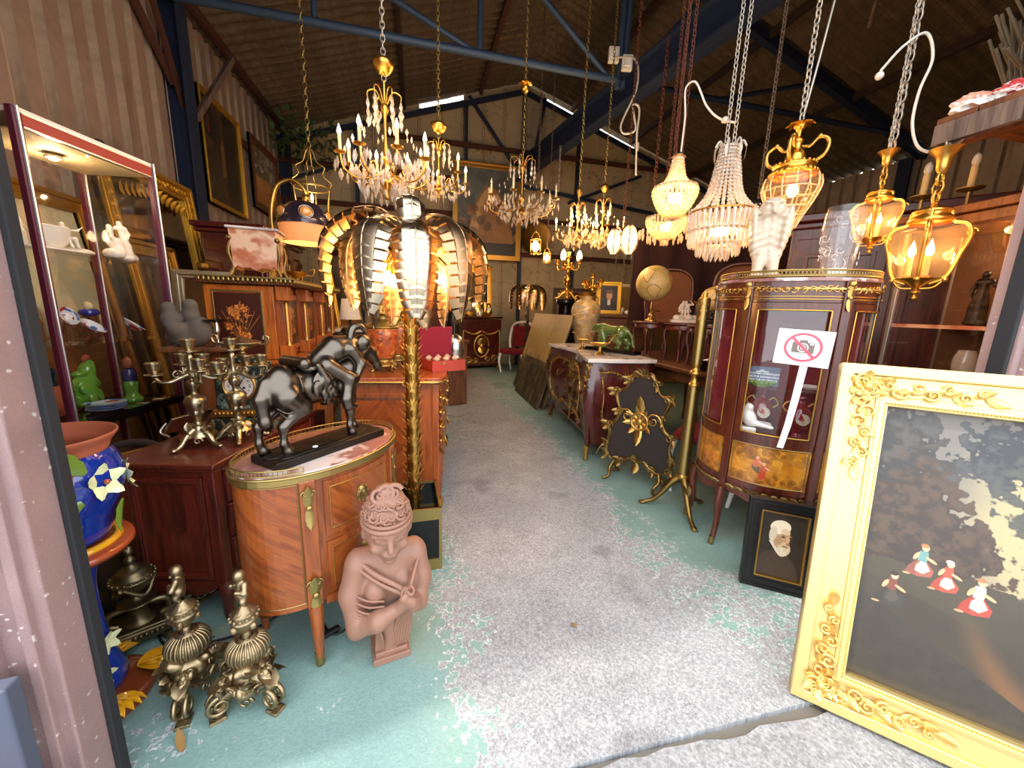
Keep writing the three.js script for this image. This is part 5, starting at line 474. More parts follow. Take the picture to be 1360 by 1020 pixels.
{ // stack of large gilt frames leaning on the wall, with carved relief
  const F = (label, w, h, x, z, lean, turn, prof, m, pm) => { const t = picture('leaning_frame', label, 'picture frame', w, h, [x, 0, z], turn, lean, prof, m, pm); return t; };
  const a = F('big carved gilt frame leaning on the wall beside the blue column', 1.3, 2.45, -2.16, -4.4, 0.09, PI / 2, profBig, M.giltWood, pMir);
  { const o = []; for (let i = 0; i < 26; i++) for (const s of [-1, 1]) o.push(pl(scrollG(0.035, 1.2, s, rnd(6), 0.008), s * 0.585, 0.15 + i * 0.085, 0.055)); for (let i = 0; i < 12; i++) o.push(pl(scrollG(0.04, 1.2, i % 2 ? 1 : -1, rnd(6), 0.009), -0.5 + i * 0.09, 2.38, 0.055), pl(LEAF(0.12, 0.05, 0.3), -0.4 + i * 0.07, 2.2 - Math.abs(i - 5.5) * 0.012, 0.045, 0, 0, i < 6 ? 0.6 : -0.6)); const r = mesh('carving', o, M.giltWood, a); r.rotation.x = -0.09; }
  F('brown and gilt landscape frame leaning behind the display cabinet', 1.2, 2.0, -2.12, -3.05, 0.14, PI / 2, prof1, M.goldOld, pic(paintTex(256, 320, (c, w, h) => { c.fillStyle = '#b7b08c'; c.fillRect(0, 0, w, h * 0.45); c.fillStyle = '#6a4c2a'; c.fillRect(0, h * 0.42, w, h); blotch(c, w, h, 60, ['#d8cfa8', '#9fb0a8', '#e8dcb8'], 14, 44, 51, 0, 0.4); blotch(c, w, h, 80, ['#5a3f22', '#7d5b30', '#8e5a2c', '#3b2a18'], 12, 40, 61, 0.4, 1); })));
  F('narrow dark frame with gilt edge leaning beside the cabinet', 0.62, 1.75, -1.98, -3.9, 0.11, PI / 2, prof1, M.goldOld, pDark);
  F('dark carved frame standing between chest and pot pedestal', 0.5, 0.62, -1.3, -1.83, 0.18, 0.9, [[0, 0.05, 0.03], [0.01, 0.03, 0.045]], M.goldDark, pDark);
  F('old brown frame propped against the end of the mahogany chest', 0.42, 0.5, -1.2, -1.75, 0.12, 1.15, [[0, 0.04, 0.02], [0.008, 0.025, 0.035]], M.iron, pDark);
  const t = thing('oval_mirror', 'oval dark wooden mirror lying under the display cabinet', 'mirror', [-1.42, 0.5, -2.1], 0.7); mesh('frame', pl(new THREE.TorusGeometry(0.17, 0.025, 8, 32), 0, 0, 0, -1.0, 0, 0.3, [1, 0.75, 1]), M.iron, t); mesh('glass', pl(new THREE.CylinderGeometry(0.165, 0.165, 0.008, 32), 0, 0, 0, PI / 2 - 1.0, 0, 0.3, [1, 1, 0.75]), pMir, t);
  const cr = thing('storage_crate', 'dark wooden crate of oddments under the cabinet', 'crate', [-1.42, 0, -2.1], 0.7); mesh('side_board', [B(0.36, 0.3, 0.02, 0, 0.17, 0.13)], M.iron, cr); mesh('side_board', [B(0.36, 0.3, 0.02, 0, 0.17, -0.13)], M.iron, cr); mesh('end_board', [B(0.02, 0.3, 0.24, 0.17, 0.17, 0)], M.iron, cr); mesh('end_board', [B(0.02, 0.3, 0.24, -0.17, 0.17, 0)], M.iron, cr); mesh('bottom_board', [B(0.36, 0.02, 0.28, 0, 0.01, 0)], M.iron, cr);
  const k = thing('gilt_bracket', 'broken gilt carved bracket lying on the floor by the crate', 'bracket', [-1.17, 0, -1.98], 0.5); mesh('carving', [...Array.from({ length: 9 }, () => pl(scrollG(rnd(0.03, 0.05), 1.3, 1, rnd(6), 0.009), rnd(-0.1, 0.1), rnd(0.01, 0.05), rnd(-0.05, 0.05), rnd(3), rnd(3))), B(0.2, 0.012, 0.05, 0, 0.012, 0)], M.goldDark, k);
}
{ // oxblood lacquer armoire
  const t = thing('lacquer_armoire', 'oxblood lacquered armoire with chrome studs behind the marquetry cabinet', 'armoire', [-1.62, 0, -5.0], PI / 2); const m = M.lacquer;
  mesh('body', RB(1.3, 1.98, 0.5, 0.02, 0, 0.99, -0.1), m, t); mesh('cornice', [RB(1.4, 0.05, 0.62, 0.012, 0, 2.0, -0.1), RB(1.36, 0.05, 0.58, 0.02, 0, 1.955, -0.1)], m, t); mesh('stud', Array.from({ length: 22 }, (_, i) => SP(0.012, -0.68 + i * 0.065, 2.0, 0.215, 1, 6)), M.brass, t); for (const s of [-1, 1]) { const d = mesh('door', RB(0.6, 1.6, 0.03, 0.012, s * 0.32, 1.0, 0.165), m, t); mesh('brass_line', rectFrame(0.5, 1.45, 0.01, [[0, 0.008, 0.004]]).map((g) => g.translate(s * 0.32, 0.28, 0.18)), M.brass, d); }
}
// ---------- marquetry cabinet and what stands on it ----------
const marq = (bg, seed, w = 256, h = 384) => canvasTex(w, h, (c) => { c.fillStyle = bg; c.fillRect(0, 0, w, h); const fl = (x, y, r, k) => { for (let i = 0; i < 6; i++) { c.fillStyle = ['#c9782c', '#b4622a', '#d89044', '#8f4a1c'][(k + i) % 4]; c.beginPath(); c.ellipse(x + r * 0.6 * cos(i * 1.05), y + r * 0.6 * sin(i * 1.05), r * 0.55, r * 0.35, i * 1.05, 0, 7); c.fill(); } c.fillStyle = '#7a3a16'; c.beginPath(); c.arc(x, y, r * 0.25, 0, 7); c.fill(); }; c.strokeStyle = '#a8702c'; c.lineWidth = 3; for (let i = 0; i < 9; i++) { const a = -PI / 2 + (i - 4) * 0.2; c.beginPath(); c.moveTo(w / 2, h * 0.8); c.quadraticCurveTo(w / 2 + 20 * (i - 4), h * 0.5, w / 2 + cos(a) * h * 0.42, h * 0.8 + sin(a) * h * 0.62); c.stroke(); } for (let i = 0; i < 16; i++) { const t = hash(i, seed); fl(w / 2 + (hash(i, seed + 1) - 0.5) * w * 0.62 * (1 - Math.abs(t - 0.5)), h * (0.2 + 0.52 * t), lerp(10, 24, hash(i, seed + 2)) * w / 256, i); } c.fillStyle = '#b4702c'; for (let i = 0; i < 24; i++) { c.beginPath(); c.ellipse(w * (0.22 + 0.56 * hash(i, seed + 4)), h * (0.15 + 0.65 * hash(i, seed + 5)), 11, 4, hash(i, seed + 6) * 6, 0, 7); c.fill(); } });
{
  const t = thing('marquetry_cabinet', 'two stage marquetry cabinet with floral end panel and brass columns', 'cabinet', [-1.0, 0, -3.3], PI / 2), L = 1.4;   // local x -> -z, local z -> +x
  const O = M.orange, mq = mat(0xffffff, 0.4, 0, { map: marq('#3c130b', 5), ...lac }), mq2 = mat(0xffffff, 0.4, 0, { map: marq('#3c130b', 11, 384, 160), ...lac });
  mesh('lower_body', [RB(1.5, 0.7, 0.62, 0.006, 0.02, 0.36, 0.15)], O, t, 0); for (const sx of [-1, 1]) for (const sz of [-1, 1]) mesh('foot', LA([[0.02, 0], [0.03, 0.02], [0.026, 0.04]], 10, 0.02 + sx * 0.68, 0, 0.15 + sz * 0.27), M.brassDull, t);
  mesh('lower_top', RB(1.54, 0.03, 0.66, 0.008, 0.02, 0.735, 0.15), O, t, 0); mesh('brass_edge', [B(1.5, 0.012, 0.006, 0.02, 0.66, 0.462), B(1.54, 0.01, 0.006, 0.02, 0.735, 0.482), B(0.006, 0.01, 0.62, -0.75, 0.735, 0.15)], M.brassDull, t);
  for (let i = 0; i < 3; i++) mesh('drawer', [pl(planeUV(0.44, 0.15, 0.014), -0.46 + i * 0.48, 0.56, 0.462)], mq2, t); mesh('end_drawer_panel', pl(planeUV(0.5, 0.2, 0.012), -0.735, 0.54, 0.16, 0, -PI / 2), mq2, t);
  mesh('middle_stage', [RB(L, 0.18, 0.42, 0.006, 0, 0.84, 0), RB(L + 0.06, 0.025, 0.5, 0.006, 0, 0.94, 0.02)], O, t, 0);
  mesh('upper_body', [RB(L - 0.02, 0.44, 0.36, 0.005, 0, 1.175, -0.02)], O, t, 1); mesh('floral_panel', pl(planeUV(0.24, 0.36, 0.01), -L / 2 + 0.008, 1.17, -0.03, 0, -PI / 2), mq, t); mesh('brass_line', rectFrame(0.26, 0.39, 0.01, [[0, 0.008, 0.005]]).map((g) => g.rotateY(-PI / 2).translate(-L / 2 + 0.008, 0.975, -0.03)), M.brassDull, t);
  for (const x of [-0.64, -0.24, 0.24, 0.64]) { const c = mesh('column', [LA(smoothP([[0.024, 1.04], [0.018, 1.055], [0.0185, 1.2], [0.016, 1.29], [0.024, 1.31]], 4), 14, x, 0, 0.21)], M.brass, t); mesh('flute', ring(8, (i, a) => CY(0.0035, 0.003, 0.22, 5, x + 0.018 * cos(a), 1.17, 0.21 + 0.018 * sin(a))), M.orange, c); for (const y of [0.997, 1.355]) mesh('column_block', RB(0.07, 0.085, 0.07, 0.004, x, y, 0.2), O, c, 1); }
  for (const x of [-0.44, 0, 0.44]) { const d = mesh('door', RB(0.32, 0.36, 0.02, 0.004, x, 1.175, 0.165), O, t, 1); mesh('inlay', pl(planeUV(0.24, 0.29, 0.006), x, 1.175, 0.177), mq, d); }
  mesh('top', [RB(L + 0.04, 0.03, 0.5, 0.008, 0, 1.415, 0.02)], M.brown, t, 0); mesh('gadroon_edge', [...Array.from({ length: 60 }, (_, i) => SP(0.014, -L / 2 + 0.02 + i * 0.0232, 1.424, 0.275, [0.7, 1.1, 0.7], 6)), ...Array.from({ length: 20 }, (_, i) => SP(0.014, -L / 2 - 0.025, 1.424, -0.2 + i * 0.0245, [0.7, 1.1, 0.7], 6)), B(L + 0.06, 0.01, 0.52, 0, 1.44, 0.02)], M.brassDull, t);
  const pot = thing('marble_cachepot', 'pink veined marble cachepot with ormolu feet on the marquetry cabinet', 'planter', [-0.95, 1.445, -2.76], 0.1); mesh('body', [EX(shapeOf([[-0.11, 0.05], [-0.095, 0.07], [-0.07, 0.055], [-0.03, 0.06], [0, 0.045], [0.03, 0.06], [0.07, 0.055], [0.095, 0.07], [0.11, 0.05], [0.118, 0.27], [-0.118, 0.27]]), 0.17, 0.006, 0, 0, -0.085)], M.marblePink, pot); mesh('rim', RB(0.27, 0.014, 0.21, 0.005, 0, 0.28, 0), M.marbleWhite, pot); for (const sx of [-1, 1]) for (const sz of [-1, 1]) mesh('foot', [TU([[sx * 0.12, 0.2, sz * 0.08], [sx * 0.13, 0.14, sz * 0.09], [sx * 0.115, 0.05, sz * 0.08], [sx * 0.13, 0.008, sz * 0.09]], 0.009, 0.011, 6, 12), SP(0.016, sx * 0.122, 0.22, sz * 0.085, 1, 8)], M.ormoluDark, pot);
  const gt = thing('gilt_tazza', 'small gilt scrolled tazza beside the marble cachepot', 'tazza', [-0.82, 1.445, -3.05]); mesh('body', [LA(smoothP([[0.05, 0], [0.02, 0.015], [0.015, 0.03], [0.05, 0.045], [0.07, 0.07]], 3), 16), ...[-1, 1].map((s) => TU([[s * 0.05, 0.05, 0], [s * 0.1, 0.05, 0], [s * 0.11, 0.09, 0], [s * 0.08, 0.085, 0]], 0.008, 0.006))], M.goldOld, gt);
  const al = thing('arched_lamp', 'brass arched lamp with jewelled dome over tan fabric shade', 'lamp', [-1.08, 1.445, -3.55], 0); mesh('arch', [TU([[0, 0.01, 0], [-0.02, 0.3, 0], [-0.02, 0.6, 0], [0.04, 0.76, 0], [0.14, 0.8, 0], [0.22, 0.74, 0], [0.23, 0.68, 0]], 0.02, 0.014, 10, 40, false), LA([[0.08, 0], [0.08, 0.012], [0.02, 0.025], [0.02, 0.03]], 20)], M.brass, al); mesh('finial', LA([[0.0, 0.71], [0.03, 0.7], [0.03, 0.66], [0.02, 0.655]], 4, 0.23, 0, 0), M.brass, al);
  mesh('dome', LA(smoothP([[0.03, 0.655], [0.12, 0.62], [0.19, 0.52], [0.2, 0.46]], 5), 24, 0.21, 0, 0), mat(0x2c2336, 0.25, 0.3, { clearcoat: 0.8 }), al); { const jm = mat(0xc98a3a, 0.1, 0, { clearcoat: 1 }); for (let i = 0; i < 6; i++) { const a = i * PI / 3 + 0.3; mesh('jewel', pl(SP(0.045, 0, 0, 0, [1, 0.8, 0.35], 10), 0.19 * sin(a) + 0.21, 0.54, 0.19 * cos(a), 0, a), jm, al); } } mesh('beading', [0.04, 0.05].flatMap((r) => ring(6, (i, a) => pl(new THREE.TorusGeometry(r, 0.003, 5, 20), 0.21 + 0.193 * sin(a + 0.3), 0.54, 0.193 * cos(a + 0.3), -0.3, a + 0.3))), M.silver, al); mesh('fabric_shade', LA([[0.195, 0.46], [0.17, 0.33], [0.165, 0.33], [0.19, 0.46]], 28, 0.21, 0, 0), M.shadeTan, al); mesh('bulb', SP(0.035, 0.21, 0.43, 0, 1, 10), M.flameSoft, al); const p2 = new THREE.PointLight(0xffb870, 0.7); p2.position.set(0.21, 0.43, 0); al.add(p2);
}
{ // things behind the chest
  const st = thing('pedestal_table', 'dark wooden stand behind the mahogany chest', 'stand', [-1.17, 0, -2.45], 0.1); mesh('top', RB(0.3, 0.025, 0.22, 0.006, 0, 1.04, 0), M.brown, st); mesh('column', LA(smoothP([[0.1, 0.02], [0.04, 0.1], [0.03, 0.5], [0.05, 0.9], [0.09, 1.03]], 3), 16), M.brown, st); mesh('foot', RB(0.24, 0.03, 0.2, 0.006, 0, 0.015, 0), M.brown, st);
  const mk = thing('stone_monkeys', 'grey stone carving of huddled monkeys behind the candelabra', 'sculpture', [-1.22, 1.054, -2.45], 0.2); mesh('body', blob([ell([0, 0.05, 0], [0.1, 0.06, 0.07]), ell([-0.06, 0.14, 0.02], [0.045, 0.05, 0.045]), ell([-0.03, 0.09, 0.05], [0.05, 0.045, 0.04]), ell([0.02, 0.17, 0], [0.04, 0.048, 0.042]), ell([-0.065, 0.2, 0.02], [0.032, 0.034, 0.034]), ell([0.025, 0.22, 0.01], [0.034, 0.032, 0.034]), ell([-0.05, 0.115, 0.06], [0.03, 0.02, 0.025]), ell([0.06, 0.09, 0.03], [0.06, 0.07, 0.05])], 0.006, 0.02), M.stone, mk);
  const dz = thing('dark_tazza', 'dark glass tazza on a chrome stem beside the stone monkeys', 'tazza', [-1.07, 1.054, -2.42]); mesh('stem', LA(smoothP([[0.04, 0], [0.01, 0.012], [0.008, 0.06], [0.014, 0.08], [0.008, 0.13]], 3), 12), M.chrome, dz); mesh('dish', LA([[0.006, 0.128], [0.05, 0.138], [0.058, 0.146], [0.05, 0.144], [0, 0.138]], 20), M.blackGloss, dz);
  const mr = picture('table_mirror', 'silver leaf framed table mirror behind the marquetry end panel', 'mirror', 0.34, 0.5, [-1.43, 1.0, -3.12], 0.25, 0.12, [[0, 0.05, 0.02], [0.012, 0.03, 0.03]], M.silverGilt, pMir); mesh('crest', [pl(LA(smoothP([[0.02, 0], [0.035, 0.02], [0.03, 0.05], [0.01, 0.065], [0, 0.08]], 3), 12), 0, 0.5, -0.05)], M.goldDark, mr); mesh('stand_leg', [B(0.3, 1.0, 0.03, 0, -0.5, -0.02)], M.brown, mr);
}
{ // kingwood commode by the palm
  const t = thing('kingwood_commode', 'long kingwood commode with quartered veneer and ormolu mounts', 'commode', [-0.1, 0, -2.86], (90 - 5.5) * PI / 180), L = 1.2, d = 0.56;   // local x runs back, local z faces the aisle
  const body = shapeOf([[-L / 2, -d / 2], [L / 2, -d / 2], [L / 2, d / 2 - 0.06], [L / 2 - 0.06, d / 2], [-L / 2 + 0.06, d / 2], [-L / 2, d / 2 - 0.06]]), top = new THREE.Shape(); top.moveTo(-L / 2 - 0.03, d / 2 + 0.03); { const r = 0.1, x0 = -L / 2 - 0.03, x1 = L / 2 + 0.03, z0 = -d / 2 - 0.01, z1 = d / 2 + 0.03; top.moveTo(x0, -z0); top.lineTo(x1, -z0); top.lineTo(x1, -(z1 - r)); top.quadraticCurveTo(x1, -z1, x1 - r, -z1); top.lineTo(x0 + r, -z1); top.quadraticCurveTo(x0, -z1, x0, -(z1 - r)); }
  mesh('carcass', EX(shapeOf([[-L / 2, d / 2], [L / 2, d / 2], [L / 2, -d / 2 + 0.06], [L / 2 - 0.06, -d / 2], [-L / 2 + 0.06, -d / 2], [-L / 2, -d / 2 + 0.06]]), 0.72, 0.002, 0, 0.14, 0, -PI / 2), M.king, t, 1);
  mesh('top', EX(top, 0.022, 0.004, 0, 0.872, 0, -PI / 2), M.king, t, 0); { const pts = top.getPoints(8).map((p) => [p.x, 0.872, -p.y]); mesh('brass_rim', TU(pts.map((p) => p).concat([pts[0]]), 0.009, 0.009, 6, 90), M.ormolu, t); }
  // end panel facing the door: quartered veneer
  const end = mesh('end_panel', RB(0.008, 0.6, 0.42, 0.002, -L / 2 - 0.001, 0.5, -0.03), M.king, t, 1); for (const [sy, sz, m] of [[1, 1, M.kingD1], [1, -1, M.kingD2], [-1, 1, M.kingD2], [-1, -1, M.kingD1]]) mesh('veneer_quarter', B(0.006, 0.26, 0.17, -L / 2 - 0.004, 0.5 + sy * 0.13, -0.03 + sz * 0.085), m, end); mesh('banding', rectFrame(0.38, 0.56, 0.02, [[0, 0.014, 0.004]]).map((g) => g.rotateY(-PI / 2).translate(-L / 2 - 0.004, 0.22, -0.03)), M.brown, end);
  for (const i of [-1, 1]) for (const y of [0.38, 0.67]) { const dr = mesh('drawer', RB(0.5, 0.27, 0.012, 0.003, i * 0.265, y, d / 2 + 0.003), i > 0 ? M.kingD1 : M.kingD2, t); mesh('swing_handle', [TU([[i * 0.265 - 0.06, y + 0.02, d / 2 + 0.012], [i * 0.265 - 0.03, y - 0.02, d / 2 + 0.03], [i * 0.265 + 0.03, y - 0.02, d / 2 + 0.03], [i * 0.265 + 0.06, y + 0.02, d / 2 + 0.012]], 0.006, 0.006, 6, 16)], M.ormolu, dr); }
  for (const s of [-1, 1]) { const x = s * (L / 2 - 0.03), z = d / 2 - 0.03; const l = mesh('corner_post', [RB(0.05, 0.76, 0.05, 0.012, x, 0.48, z), TU([[x, 0.14, z], [x + s * 0.012, 0.06, z + 0.012], [x + s * 0.008, 0, z + 0.008]], 0.03, 0.018, 8, 8)], M.king, t, 1); const o = []; for (let i = 0; i < 9; i++) o.push(pl(LEAF(0.07, 0.035, 0.7), x + s * 0.02, 0.84 - i * 0.045, z + 0.024, 0, s * 0.7, PI + (i % 2 ? 0.5 : -0.5)), SP(0.011, x + s * 0.024, 0.82 - i * 0.045, z + 0.03, 1, 7)); mesh('ormolu_garland', o, M.ormolu, l); mesh('sabot', [LA([[0.022, 0], [0.026, 0.02], [0.022, 0.06], [0.028, 0.075]], 10, x + s * 0.006, 0, z + 0.006), pl(LEAF(0.09, 0.05, 0.2), x + s * 0.02, 0.05, z + 0.03, 0, s * 0.7)], M.ormolu, l); }
  for (const s of [-1, 1]) mesh('back_leg', CY(0.02, 0.03, 0.15, 8, s * (L / 2 - 0.04), 0.075, -d / 2 + 0.04), M.king, t);
}
function oilLamp(label, pos, turn) {
  const t = thing('oil_lamp', label, 'oil lamp', pos, turn), pot = mat(0xffffff, 0.25, 0, { clearcoat: 0.6, map: canvasTex(256, 128, (c, w, h) => { c.fillStyle = '#a8552a'; c.fillRect(0, 0, w, h); blotch(c, w, h, 160, ['#c97a3a', '#7c2f18', '#d8a860', '#5a3a28', '#b06a4a'], 3, 13, 71); c.strokeStyle = '#d9b060'; c.lineWidth = 3; for (const y of [10, 118]) { c.beginPath(); c.moveTo(0, y); c.lineTo(w, y); c.stroke(); } }) });
  const ft = [LA(smoothP([[0.075, 0.035], [0.08, 0.045], [0.06, 0.065], [0.055, 0.075], [0.06, 0.085]], 3), 20)]; for (const g of ring(4, (i, a) => [pl(TU([[0.055, 0.05, 0], [0.085, 0.04, 0], [0.075, 0.015, 0], [0.09, 0.006, 0]], 0.012, 0.009, 7, 12)), SP(0.012, 0.075, 0.045, 0, 1, 7)].map((e) => e.rotateY(a + 0.5)))) ft.push(...g); mesh('foot', ft, M.brassDull, t);
  mesh('jar', LA(smoothP([[0.055, 0.085], [0.07, 0.11], [0.09, 0.18], [0.098, 0.24], [0.09, 0.275]], 5), 24), pot, t); mesh('collar', [LA(smoothP([[0.095, 0.268], [0.102, 0.278], [0.09, 0.292], [0.06, 0.31], [0.035, 0.325], [0.036, 0.345], [0.05, 0.352]], 3), 24)], M.brassDull, t); mesh('burner', [LA(smoothP([[0.04, 0.352], [0.048, 0.36], [0.046, 0.4], [0.034, 0.415]], 3), 18), ...ring(12, (i, a) => SP(0.008, 0.046 * cos(a), 0.38, 0.046 * sin(a), [1, 1.4, 1], 6))], M.brass, t); mesh('chimney', LA(smoothP([[0.03, 0.41], [0.034, 0.45], [0.026, 0.5], [0.022, 0.62], [0.023, 0.64]], 3), 18), M.glass, t); return t;
}
oilLamp('orange porcelain oil lamp with brass foot and glass chimney behind the bronze horse', [-0.215, 0.895, -2.5], 0.2); oilLamp('orange porcelain oil lamp with glass chimney, half hidden by the palm trunk', [-0.15, 0.895, -2.76], 0.6);
{ // red jewel box with crystal bits
  const t = thing('red_display_box', 'open red leather box with raised crimson lid on the commode', 'box', [0.155, 0.895, -2.56], 0.42); mesh('tray', [B(0.24, 0.012, 0.18, 0, 0.006, 0), B(0.24, 0.07, 0.008, 0, 0.035, 0.088), B(0.24, 0.07, 0.008, 0, 0.035, -0.088), B(0.008, 0.07, 0.18, 0.116, 0.035, 0), B(0.008, 0.07, 0.18, -0.116, 0.035, 0)], M.redBox, t); mesh('lid', [RB(0.24, 0.22, 0.014, 0.004, 0, 0.17, -0.1, 0.12)], M.pinkLid, t); mesh('clasp', B(0.02, 0.014, 0.004, -0.04, 0.055, 0.094), M.brassDull, t);
  for (let i = 0; i < 6; i++) { const g = thing('crystal_stopper', 'small crystal stopper lying in the red box', 'stopper', [0.155 + (i % 3 - 1) * 0.062 + (i > 2 ? -0.028 : 0.02), 0.908, -2.56 + (i > 2 ? -0.035 : 0.035) - (i % 3 - 1) * 0.028], i, 'crystal stoppers in the red box'); mesh('body', LA(smoothP([[0.016, 0], [0.022, 0.014], [0.01, 0.03], [0.012, 0.045], [0.024, 0.066], [0.0, 0.085]], 3), 9), M.crystal, g); }
  const c = thing('silver_samovar', 'embossed silver bell shaped vessel with black handle behind the red box', 'vessel', [0.27, 0.895, -3.0]); mesh('body', [LA(smoothP([[0.075, 0], [0.085, 0.01], [0.075, 0.04], [0.08, 0.1], [0.07, 0.16], [0.04, 0.2], [0.012, 0.21]], 4), 24), ...ring(12, (i, a) => pl(LEAF(0.08, 0.03, -0.2), 0.076 * sin(a), 0.06, 0.076 * cos(a), 0, a))], M.silver, c); mesh('handle', CY(0.012, 0.012, 0.1, 8, 0, 0.25, 0), M.black, c);
}
// ---------- the gilt palm lamp ----------
function palmFrond(L, R, H, W, nl = 14, droop = 1) {   // frond rising from the origin along +x, leaflets as separate blades
  const c = new THREE.CatmullRomCurve3([V(0.015, 0, 0), V(R * 0.28, H, 0), V(R * 0.66, H * 0.9, 0), V(R * 0.95, H * 0.1, 0), V(R * 1.02, -L * 0.45 * droop, 0), V(R * 0.93, -L * droop, 0)]), out = [TU(c, 0.006, 0.003, 5, 30)], P = [], I = [];
  for (const s of [-1, 1]) for (let i = 0; i < nl; i++) {
    const t0 = 0.1 + 0.88 * i / nl, t1 = t0 + 0.88 / nl * 0.86, w = (t) => W * (0.35 + 0.65 * sin(PI * Math.min(1, 0.12 + t * 0.8))) * (t > 0.9 ? (1 - (t - 0.9) * 6) : 1), b = P.length / 3, n = 4;
    for (let j = 0; j <= n; j++) { const u = j / n; for (const [tt, e] of [[t0, 0], [t1, 1]]) { const tip = 0.02 * u + (e ? 0.0 : 0.006 * u * u), t = Math.min(0.999, tt + tip), p = c.getPointAt(t), tg = c.getTangentAt(t), nx = -tg.y, ny = tg.x; const ww = w(t) * u * (j === n && e ? 0.94 : 1), dr = -ww * (0.12 + 0.55 * u) * 0.62 + 0.004 * e; P.push(p.x + nx * dr, p.y + ny * dr, s * ww * 0.92); } }
    for (let j = 0; j < n; j++) { const k = b + j * 2; s > 0 ? I.push(k, k + 1, k + 2, k + 2, k + 1, k + 3) : I.push(k, k + 2, k + 1, k + 1, k + 2, k + 3); }
  }
  for (const s of [-1, 1]) { const b = P.length / 3, n = 26; for (let i = 0; i <= n; i++) { const t = 0.06 + 0.9 * i / n, p = c.getPointAt(t), tg = c.getTangentAt(t), w = W * 0.52 * sin(PI * Math.min(1, 0.1 + t * 0.85)); for (const u of [0, 0.5, 1]) { const ww = w * u, dr = -ww * (0.1 + 0.25 * u) * 0.62 + 0.002; P.push(p.x - tg.y * dr, p.y + tg.x * dr, s * ww); } } for (let i = 0; i < n; i++) for (const j of [0, 1]) { const k = b + i * 3 + j; s > 0 ? I.push(k, k + 3, k + 1, k + 1, k + 3, k + 4) : I.push(k, k + 1, k + 3, k + 1, k + 4, k + 3); } }
  const g = new THREE.BufferGeometry(); g.setAttribute('position', new THREE.Float32BufferAttribute(P, 3)); g.setIndex(I); g.computeVertexNormals(); out.push(g); return MG(out);
}
